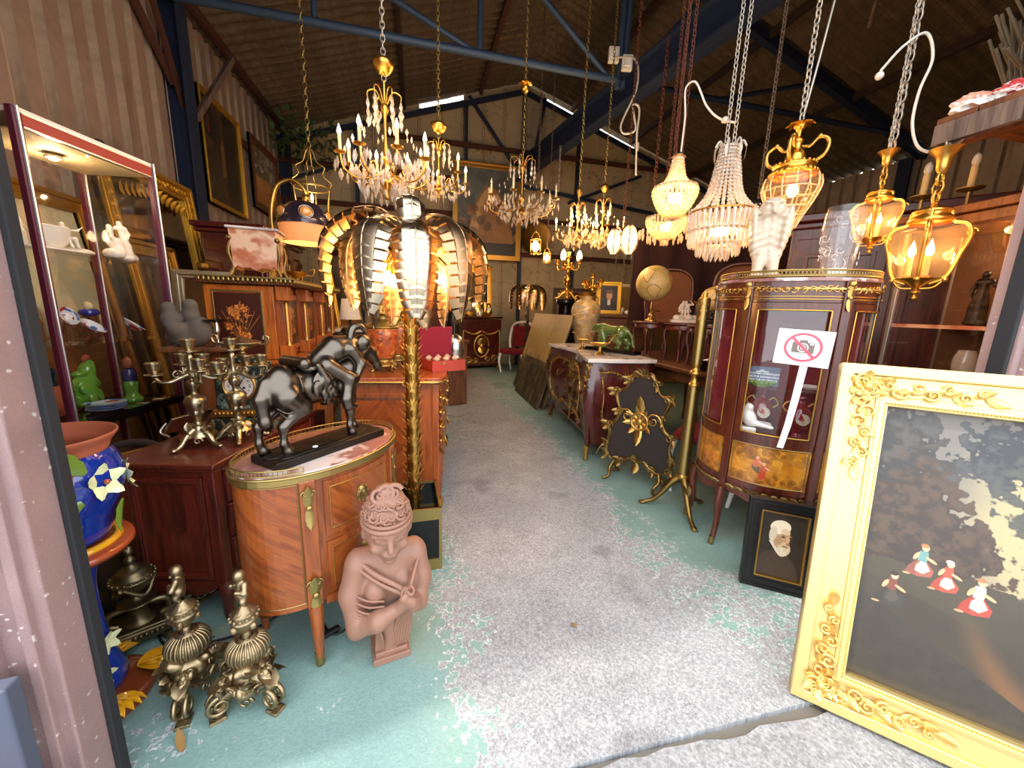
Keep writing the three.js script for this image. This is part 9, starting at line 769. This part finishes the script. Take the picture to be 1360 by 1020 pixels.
  tag(mesh('dead_leaf', pl(LEAF(0.07, 0.022, 0.3), 0, 0, 0, -PI / 2 + 0.1, 0.6), M.leafDead), 'narrow olive leaf lying on the teal floor', 'leaf').position.set(-0.69, 0.004, -1.08); tag(mesh('dead_leaf', pl(LEAF(0.03, 0.024, 0.5), 0, 0, 0, -PI / 2 + 0.1, 1.6), M.leafDead), 'small brown leaf on the grey concrete', 'leaf').position.set(0.63, 0.004, -1.27);
}

// ---------- background ----------
{
  const com = thing('lacquer_side_cabinet', 'dark side cabinet with gilt garland mounts at the end of the aisle', 'cabinet', [1.3, 0, -8.5], 0.2); mesh('body', [RB(0.92, 1.02, 0.45, 0.01, 0, 0.57, 0), RB(0.98, 0.04, 0.5, 0.01, 0, 1.12, 0)], M.rose, com); for (const sx of [-1, 1]) mesh('foot', [CY(0.03, 0.04, 0.08, 8, sx * 0.4, 0.04, 0.16), CY(0.03, 0.04, 0.08, 8, sx * 0.4, 0.04, -0.16)], M.ormoluDark, com);
  const o = [TU(ring(25, (i, a) => [0.17 * cos(a), 0.5 + 0.24 * sin(a), 0.235]), 0.024, 0.024, 5, 50), pl(MG(mount(0.34, 0.2)), 0, 0.5, 0.235), B(0.86, 0.02, 0.01, 0, 0.13, 0.23)]; for (const s of [-1, 1]) { o.push(TU([[s * 0.02, 0.82, 0.235], [s * 0.15, 0.76, 0.235], [s * 0.28, 0.78, 0.235], [s * 0.4, 0.84, 0.235]], 0.026, 0.026, 5, 20), TU([[s * 0.42, 0.84, 0.235], [s * 0.43, 0.5, 0.235], [s * 0.4, 0.2, 0.235]], 0.024, 0.028, 5, 14), pl(scrollG(0.08, 1.5, s, 0, 0.02), s * 0.3, 0.22, 0.235), pl(scrollG(0.06, 1.5, -s, PI, 0.018), s * 0.14, 0.2, 0.235)); } mesh('gilt_garland', o, M.ormolu, com);
  const mir = picture('gilt_overmantel_mirror', 'tall gilt mirror with shell crest standing behind the garland cabinet', 'mirror', 1.0, 1.05, [1.15, 1.142, -8.74], 0.12, 0.04, [[0, 0.09, 0.03], [0.02, 0.06, 0.05]], M.gold, M.mirror.clone()); mir.children[1].name = 'mirror_glass'; mesh('shell_crest', [...[-3, -2, -1, 0, 1, 2, 3].map((k) => pl(LEAF(0.16, 0.06, 0.3), 0, 1.03, 0.02, 0, 0, k * 0.35)), TU([[-0.5, 1.05, 0.02], [-0.25, 1.13, 0.02], [0, 1.18, 0.02], [0.25, 1.13, 0.02], [0.5, 1.05, 0.02]], 0.03)], M.gold, mir);
  const gs = thing('gilt_mirror_frame', 'narrow tall gilt pier mirror beside the garland cabinet', 'mirror', [0.46, 0, -8.6], 0.1); mesh('frame', rectFrame(0.62, 2.2, 0.08, [[0, 0.08, 0.03], [0.02, 0.05, 0.05]]), M.gold, gs); mesh('mirror_glass', B(0.48, 2.06, 0.01, 0, 1.1, 0.01), M.mirror, gs); mesh('crest', [-2, -1, 0, 1, 2].map((k) => pl(LEAF(0.2, 0.08, 0.3), 0, 2.18, 0.02, 0, 0, k * 0.5)), M.gold, gs);
  [[1.02, 0.13, 'pale porcelain globe lamp on the garland cabinet'], [1.3, 0.1, 'small pale vase on the garland cabinet, next to the globe lamp'], [1.52, 0.11, 'small gilt clock on the garland cabinet']].forEach(([x, r, l], i) => { const t = thing(['globe_lamp', 'pale_vase', 'gilt_clock'][i], l, ['lamp', 'vase', 'clock'][i], [x, 1.14, -8.42 - (x - 1.3) * 0.2]); if (i === 0) { mesh('base', LA(smoothP([[0.07, 0], [0.03, 0.04], [0.02, 0.1]], 3), 12), M.goldOld, t); mesh('globe_shade', SP(r, 0, 0.22, 0, 1, 16), M.shade, t); } else if (i === 1) mesh('body', LA(smoothP([[0.05, 0], [0.09, 0.1], [0.05, 0.2], [0.06, 0.24]], 3), 14), M.porcelain, t); else { mesh('case', [blob([ell([0, 0.1, 0], [0.08, 0.1, 0.05]), ell([0, 0.22, 0], [0.06, 0.07, 0.05])], 0.012, 0.03)], M.gold, t); mesh('dial', pl(new THREE.CylinderGeometry(0.04, 0.04, 0.01, 16), 0, 0.16, 0.055, PI / 2), M.paper, t); } });
  const rc = thing('red_seat_chair', 'white painted armchair with red velvet seat beside the garland cabinet', 'chair', [2.0, 0, -7.8], -0.7); mesh('seat', RB(0.55, 0.1, 0.5, 0.03, 0, 0.44, 0), M.redVelvet, rc); mesh('back_frame', TU([[-0.25, 0.42, -0.24], [-0.28, 0.7, -0.28], [-0.2, 1.0, -0.32], [0.2, 1.0, -0.32], [0.28, 0.7, -0.28], [0.25, 0.42, -0.24]], 0.03), M.whitePaint, rc); mesh('backrest', RB(0.42, 0.45, 0.05, 0.02, 0, 0.74, -0.28, -0.1), M.redVelvet, rc); for (const sx of [-1, 1]) for (const sz of [-1, 1]) mesh('leg', TU([[sx * 0.24, 0.42, sz * 0.22], [sx * 0.27, 0.25, sz * 0.24], [sx * 0.22, 0, sz * 0.23]], 0.03, 0.02, 7, 10), M.whitePaint, rc);
  const bp = picture('veiled_figure_painting', 'huge gilt framed painting of a veiled figure on the back wall', 'painting', 1.5, 1.95, [1.5, 2.38, -8.72], 0, 0, [[0, 0.1, 0.03], [0, 0.03, 0.06]], M.goldOld, pic(paintTex(320, 400, (c, w, h) => { c.fillStyle = '#5a5a52'; c.fillRect(0, 0, w, h); blotch(c, w, h, 60, ['#66665c', '#4d4c44', '#74726a'], 20, 60, 601, 0, 0.5); c.fillStyle = '#2a1f14'; c.fillRect(0, h * 0.6, w, h); c.fillStyle = '#9a6a34'; c.beginPath(); c.moveTo(60, 330); c.quadraticCurveTo(90, 150, 150, 90); c.quadraticCurveTo(210, 80, 230, 150); c.quadraticCurveTo(280, 220, 290, 330); c.fill(); c.fillStyle = '#c79a62'; c.beginPath(); c.moveTo(70, 300); c.quadraticCurveTo(100, 150, 160, 95); c.quadraticCurveTo(185, 95, 190, 120); c.quadraticCurveTo(130, 200, 110, 300); c.fill(); c.fillStyle = '#d8a878'; c.beginPath(); c.ellipse(195, 150, 24, 32, 0.2, 0, 7); c.fill(); blotch(c, w, h, 50, ['#8a5a2a', '#a87840', '#5a3a1c'], 10, 30, 611, 0.4, 0.8); })));
  // small dark palm lamp
  const p = thing('small_palm_lamp', 'dark copper palm lamp with a lit bulb near the back wall', 'lamp', [2.02, 0, -7.1]); mesh('trunk', [TU([[0, 0, 0], [0.02, 0.9, 0], [0, 1.65, 0]], 0.03, 0.026, 8, 10), ...Array.from({ length: 60 }, (_, i) => pl(LEAF(0.07, 0.035, 0.4), 0, 0.05 + (i / 60) * 1.5, 0.028, 0.3).rotateY(i * 1.1)), LA([[0.16, 0], [0.16, 0.03], [0.03, 0.05]], 16)], M.iron, p); for (let i = 0; i < 8; i++) { const f = mesh('frond', palmFrond(0.36, 0.36, 0.1, 0.09, 11), M.copperLeaf, p); f.position.y = 1.66; f.rotation.y = i * PI / 4 + 0.2; } mesh('bulb', SP(0.03, -0.1, 1.55, 0.1, 1, 8), M.flame, p); lightAt(p, -0.1, 1.55, 0.1, 2.0);
  const dm = picture('dark_pier_mirror', 'dark framed pier mirror leaning behind the black pedestal', 'mirror', 0.75, 1.75, [2.9, 0, -6.95], -0.2, 0.12, [[0, 0.08, 0.03], [0, 0.02, 0.05]], M.iron, pMir);
  // candelabra on the pedestal and vase stand area
  const c1 = candelabrum('tall gilt candelabrum with two lit candles on the black pedestal', [2.2, 1.481, -5.58], 0.5, M.gold, 1.55); for (const [x, z] of [[-0.11, 0.03], [0.04, 0.1]]) { mesh('flame_bulb', LA(smoothP([[0.018, 0.36], [0.026, 0.39], [0.02, 0.43], [0, 0.46]], 3), 10, x, 0, z), M.flameSoft, c1); lightAt(c1, x, 0.4, z, 0.7); }
  const st2 = thing('console_shelf', 'dark console behind the large painted vase', 'console', [3.1, 0, -5.85], -0.3); mesh('top', RB(1.1, 0.05, 0.42, 0.01, 0, 1.25, 0), M.brown, st2, 0); mesh('front', RB(1.04, 1.22, 0.36, 0.01, 0, 0.61, 0), M.brown, st2, 0); candelabrum('tall gilt candelabrum with unlit arms behind the painted vase', [2.68, 1.276, -5.7], 0.2, M.gold, 1.4);
  picture('gilt_portrait', 'small gilt framed portrait of a man in dark coat behind the vase', 'painting', 0.4, 0.52, [3.04, 1.277, -5.82], -0.3, 0.1, [[0, 0.06, 0.02], [0.01, 0.03, 0.035]], M.giltWood, pic(paintTex(128, 160, (c, w, h) => { c.fillStyle = '#2a2018'; c.fillRect(0, 0, w, h); c.fillStyle = '#15110d'; c.beginPath(); c.ellipse(64, 150, 50, 60, 0, 0, 7); c.fill(); c.fillStyle = '#d0c8b8'; c.fillRect(56, 88, 18, 30); c.fillStyle = '#c08a64'; c.beginPath(); c.ellipse(66, 66, 18, 24, 0, 0, 7); c.fill(); c.fillStyle = '#6a4a30'; c.beginPath(); c.ellipse(66, 46, 19, 10, 0, 0, 7); c.fill(); })));
  [[3.24, 'small pale shell ornament on the console'], [3.36, 'small grey porcelain dog on the console'], [3.5, 'little white figurine on the console']].forEach(([x, l], i) => { const t = thing(['shell_ornament', 'porcelain_dog', 'white_figurine'][i], l, 'ornament', [x, 1.276, -5.83 + (x - 3.1) * 0.31]); mesh('body', blob(i === 2 ? manikin([0, 0, 0], 0.2, 0, { robe: true }) : [ell([0, 0.04, 0], [0.06, 0.04, 0.04]), ell([0.04, 0.09, 0], [0.03, 0.03, 0.028])], 0.008, 0.02), i ? M.porcelain : M.bisque, t); });
  // partition with tan cloth, dark hangings and an added armoire darkening the right hand side
  const pt = thing('cloth_partition', 'tan cloth covered partition behind the chairs and globes', 'partition', [4.5, 0, -6.35], -0.25); mesh('panel', B(2.6, 1.75, 0.06, 0, 0.9, 0), mat(0x8a6a3c, 0.9, 0, { bumpMap: bumpFine, bumpScale: 0.002 }), pt); mesh('cap_rail', RB(2.66, 0.06, 0.1, 0.01, 0, 1.8, 0), M.cream, pt); for (const x of [-0.65, 0.65]) mesh('post', RB(0.05, 1.78, 0.09, 0.006, x, 0.89, 0.01), M.brown, pt);
  const rg = (label, p, w, h, c, turn) => { const t = thing('hanging_rug', label, 'rug', p, turn), P = [], I = [], n = 30; for (const s of [0, 0.02]) for (let i = 0; i <= n; i++) for (const y of [0, 1]) P.push((i / n - 0.5) * w, y * h, 0.03 * sin(i * 1.1) - s); for (let i = 0; i < n; i++) { const k = i * 2, q = (n + 1) * 2; I.push(k, k + 2, k + 1, k + 1, k + 2, k + 3, q + k, q + k + 1, q + k + 2, q + k + 1, q + k + 3, q + k + 2); } const g = new THREE.BufferGeometry(); g.setAttribute('position', new THREE.Float32BufferAttribute(P, 3)); g.setIndex(I); g.computeVertexNormals(); mesh('cloth', g, mat(c, 0.95, 0, { bumpMap: bumpFine, bumpScale: 0.004 }), t); mesh('pole', CY(0.015, 0.015, w, 8, 0, h + 0.01, 0, 0, 0, PI / 2), M.iron, t); for (const s of [-1, 1]) mesh('stand_post', CY(0.015, 0.015, p[1] + h, 6, s * w / 2, (h - p[1]) / 2, 0), M.iron, t); };
  rg('dark red rug hung high behind the armchairs', [3.95, 1.2, -4.75], 2.0, 1.25, 0x2a0c0a, -0.5);
  const ar = thing('added_dark_armoire', 'tall dark armoire added behind the vitrine to cover the pale wall', 'armoire', [4.25, 0, -2.75], -0.95); mesh('body', RB(1.5, 2.2, 0.6, 0.02, 0, 1.1, 0), M.mahog, ar, 1); mesh('cornice', [RB(1.62, 0.08, 0.7, 0.02, 0, 2.24, 0), RB(1.56, 0.06, 0.66, 0.02, 0, 2.17, 0)], M.mahog, ar, 0); for (const s of [-1, 1]) { const d = mesh('door', RB(0.66, 1.8, 0.03, 0.01, s * 0.36, 1.15, 0.31), M.mahog, ar, 1); mesh('moulding', rectFrame(0.5, 1.5, 0.03, [[0, 0.025, 0.02]]).map((g) => g.translate(s * 0.36, 0.4, 0.32)), M.mahog, d); }  // added to keep the view behind the vitrine dark and cover the wall
  const bw = thing('copper_charger', 'round dark copper charger hanging on the back wall', 'charger', [2.62, 2.9, -8.75]); mesh('dish', pl(LA([[0, 0.02], [0.3, 0.04], [0.36, 0.1], [0.35, 0.11], [0.29, 0.06], [0, 0.04]], 28), 0, 0, 0, PI / 2), M.goldDark, bw); mesh('nail', CY(0.01, 0.01, 0.1, 6, 0, 0, -0.02, PI / 2), M.iron, bw);
  const pg = thing('pink_jewel_lamp', 'small lamp with pink and gold jewelled shade beside the smaller globe', 'lamp', [2.66, 0.875, -2.86]); mesh('shade', LA([[0.06, 0.66], [0.075, 0.78], [0.07, 0.78], [0.055, 0.66]], 18), mat(0xffffff, 0.3, 0, { map: texD(64, 64, (u, v) => { const q = hash((u * 9) | 0, (v * 5) | 0); return q < 0.4 ? [170, 40, 110] : q < 0.7 ? [200, 150, 60] : [60, 20, 40]; }), clearcoat: 0.8 }), pg); mesh('stand', [CY(0.01, 0.01, 0.7, 8, 0, 0.35, 0), LA([[0.05, 0], [0.05, 0.01], [0.01, 0.03]], 14), RB(0.1, 0.012, 0.08, 0.003, 0, -0.012, 0)], M.iron, pg);
  // lower stage of the marquetry cabinet: busts, lamp, green box
  const bust = (label, x, z, s) => { const t = thing('dark_bust', label, 'sculpture', [x, 0.752, z], 1.2); mesh('figure', blob([ell([0, 0.3, 0.01], [0.05, 0.065, 0.058]), cap([0, 0.2, 0], [0, 0.27, 0], 0.04, 0.034), cap([-0.07, 0.17, 0], [0.07, 0.17, 0], 0.055), cap([0, 0.02, 0], [0, 0.15, 0], 0.06, 0.07)], 0.008, 0.02), M.bronzeDk, t); t.scale.setScalar(s); };
  bust('dark bronze bust next to the green tin box', -0.6, -3.15, 0.95); bust('dark bronze bust under the white pleated shade', -0.6, -3.5, 1.0);
  let t = thing('pleated_table_lamp', 'small table lamp with white pleated shade behind the palm', 'lamp', [-0.6, 0.752, -3.75]); mesh('base', LA(smoothP([[0.07, 0], [0.03, 0.05], [0.05, 0.2], [0.015, 0.35], [0.012, 0.45]], 3), 14), M.iron, t); mesh('shade', [LA([[0.09, 0.42], [0.06, 0.6], [0.057, 0.6], [0.086, 0.42]], 28), ...ring(28, (i, a) => TU([[0.09 * cos(a), 0.42, 0.09 * sin(a)], [0.06 * cos(a), 0.6, 0.06 * sin(a)]], 0.003, 0.002, 4, 1))], M.shade, t); mesh('bulb', SP(0.02, 0, 0.5, 0, 1, 8), M.bulbOff, t);
  t = thing('green_tin_box', 'faded green tin box on the marquetry cabinet step', 'box', [-0.6, 0.752, -2.9]); mesh('body', [RB(0.16, 0.2, 0.12, 0.006, 0, 0.1, 0)], M.greenBox, t); mesh('lid', RB(0.17, 0.03, 0.13, 0.006, 0, 0.215, 0), mat(0x9aa58e, 0.7), t);
  // items in the aisle end, left
  t = thing('red_cabinet_column', 'narrow dark red cabinet at the back beyond the kingwood commode', 'cabinet', [0.12, 0, -6.2], 0.2); mesh('body', RB(0.4, 1.75, 0.4, 0.01, 0, 0.88, 0), M.rose, t, 1); mesh('door', RB(0.34, 1.5, 0.02, 0.006, 0, 0.9, 0.205), M.rose, t, 1); mesh('knob', SP(0.015, 0.12, 0.9, 0.222, 1, 8), M.brass, t);
  t = thing('bronze_girl_statue', 'dark bronze girl statue on a pedestal beyond the red box', 'sculpture', [0.45, 0, -5.2], 0.3); mesh('pedestal', [RB(0.3, 0.85, 0.3, 0.01, 0, 0.43, 0), RB(0.34, 0.04, 0.34, 0.008, 0, 0.87, 0)], M.brown, t); mesh('figure', blob(manikin([0, 0.89, 0], 0.62, 0.4, { robe: true, armL: [[-0.2, 0.62, 0.1], [-0.05, 0.6, 0.2]] }), 0.011, 0.02), M.bronzeDk, t);
  t = thing('side_sideboard', 'low brown sideboard with pale top beyond the marquetry cabinet', 'sideboard', [-0.9, 0, -6.3], PI / 2); mesh('body', RB(2.4, 0.95, 0.5, 0.01, 0, 0.5, 0), M.brown, t, 0); mesh('top', RB(2.5, 0.04, 0.56, 0.01, 0, 0.99, 0), M.marbleWhite, t); for (let i = 0; i < 4; i++) { const d = mesh('door', RB(0.54, 0.78, 0.02, 0.006, -0.9 + i * 0.6, 0.5, 0.26), M.brown, t, 1); mesh('knob', SP(0.016, -0.7 + i * 0.6, 0.55, 0.28, 1, 8), M.brass, d); }
  picture('gilt_salon_mirror', 'gilt mirror standing on the brown sideboard', 'mirror', 0.9, 1.2, [-1.02, 1.01, -6.0], PI / 2 - 0.1, 0.12, [[0, 0.09, 0.03], [0.02, 0.06, 0.05]], M.gold, pMir); picture('leaning_frame', 'gilt frame with dark landscape beside the salon mirror', 'picture frame', 0.8, 0.95, [-1.02, 1.01, -7.0], PI / 2, 0.14, prof1, M.goldOld, pDark);
  // ivy under the eaves
  const iv = thing('ivy', 'ivy trailing in under the eaves in the back corner', 'ivy', [-2.25, 4.2, -8.2]), lf = []; for (let i = 0; i < 170; i++) lf.push(pl(LEAF(rnd(0.08, 0.16), rnd(0.04, 0.08), 0.5, 0.2, 4), rnd(-0.1, 0.9), rnd(-0.35, 0.15), rnd(-0.5, 0.9), rnd(3), rnd(6), rnd(3))); mesh('leaves', lf, M.leafGreen, iv).userData.kind = 'stuff'; mesh('stem', [TU([[0, 0.1, 0.9], [0.2, 0, 0.3], [0.5, -0.15, -0.2], [0.9, -0.3, -0.4]], 0.01), TU([[0, 0.1, 0.9], [0.05, 0.1, 0], [0.1, 0, -0.5]], 0.012)], M.iron, iv);
  // bottom left corner, outside the post
  t = thing('blue_grey_trestle', 'blue grey painted trestle end beside the door post', 'trestle', [-0.87, 0, -0.885], 0.1); mesh('leg', RB(0.06, 0.5, 0.04, 0.006, 0, 0.25, 0.0), mat(0x4c5364, 0.6), t); mesh('rail', RB(0.2, 0.05, 0.04, 0.006, -0.08, 0.47, 0), mat(0x4c5364, 0.6), t); mesh('foot', RB(0.2, 0.03, 0.06, 0.006, -0.05, 0.015, 0), mat(0x4c5364, 0.6), t);
  t = thing('brick_red_box', 'worn brick red box on the ground by the trestle', 'box', [-0.87, 0, -0.8], 0.1); mesh('body', RB(0.14, 0.22, 0.1, 0.006, 0, 0.11, 0), M.clay, t); mesh('lid', RB(0.15, 0.03, 0.11, 0.006, 0, 0.235, 0), M.redBox, t);
}

scene.traverse((o) => { if (o.isMesh) o.castShadow = o.receiveShadow = true; });
renderer.render(scene, camera);
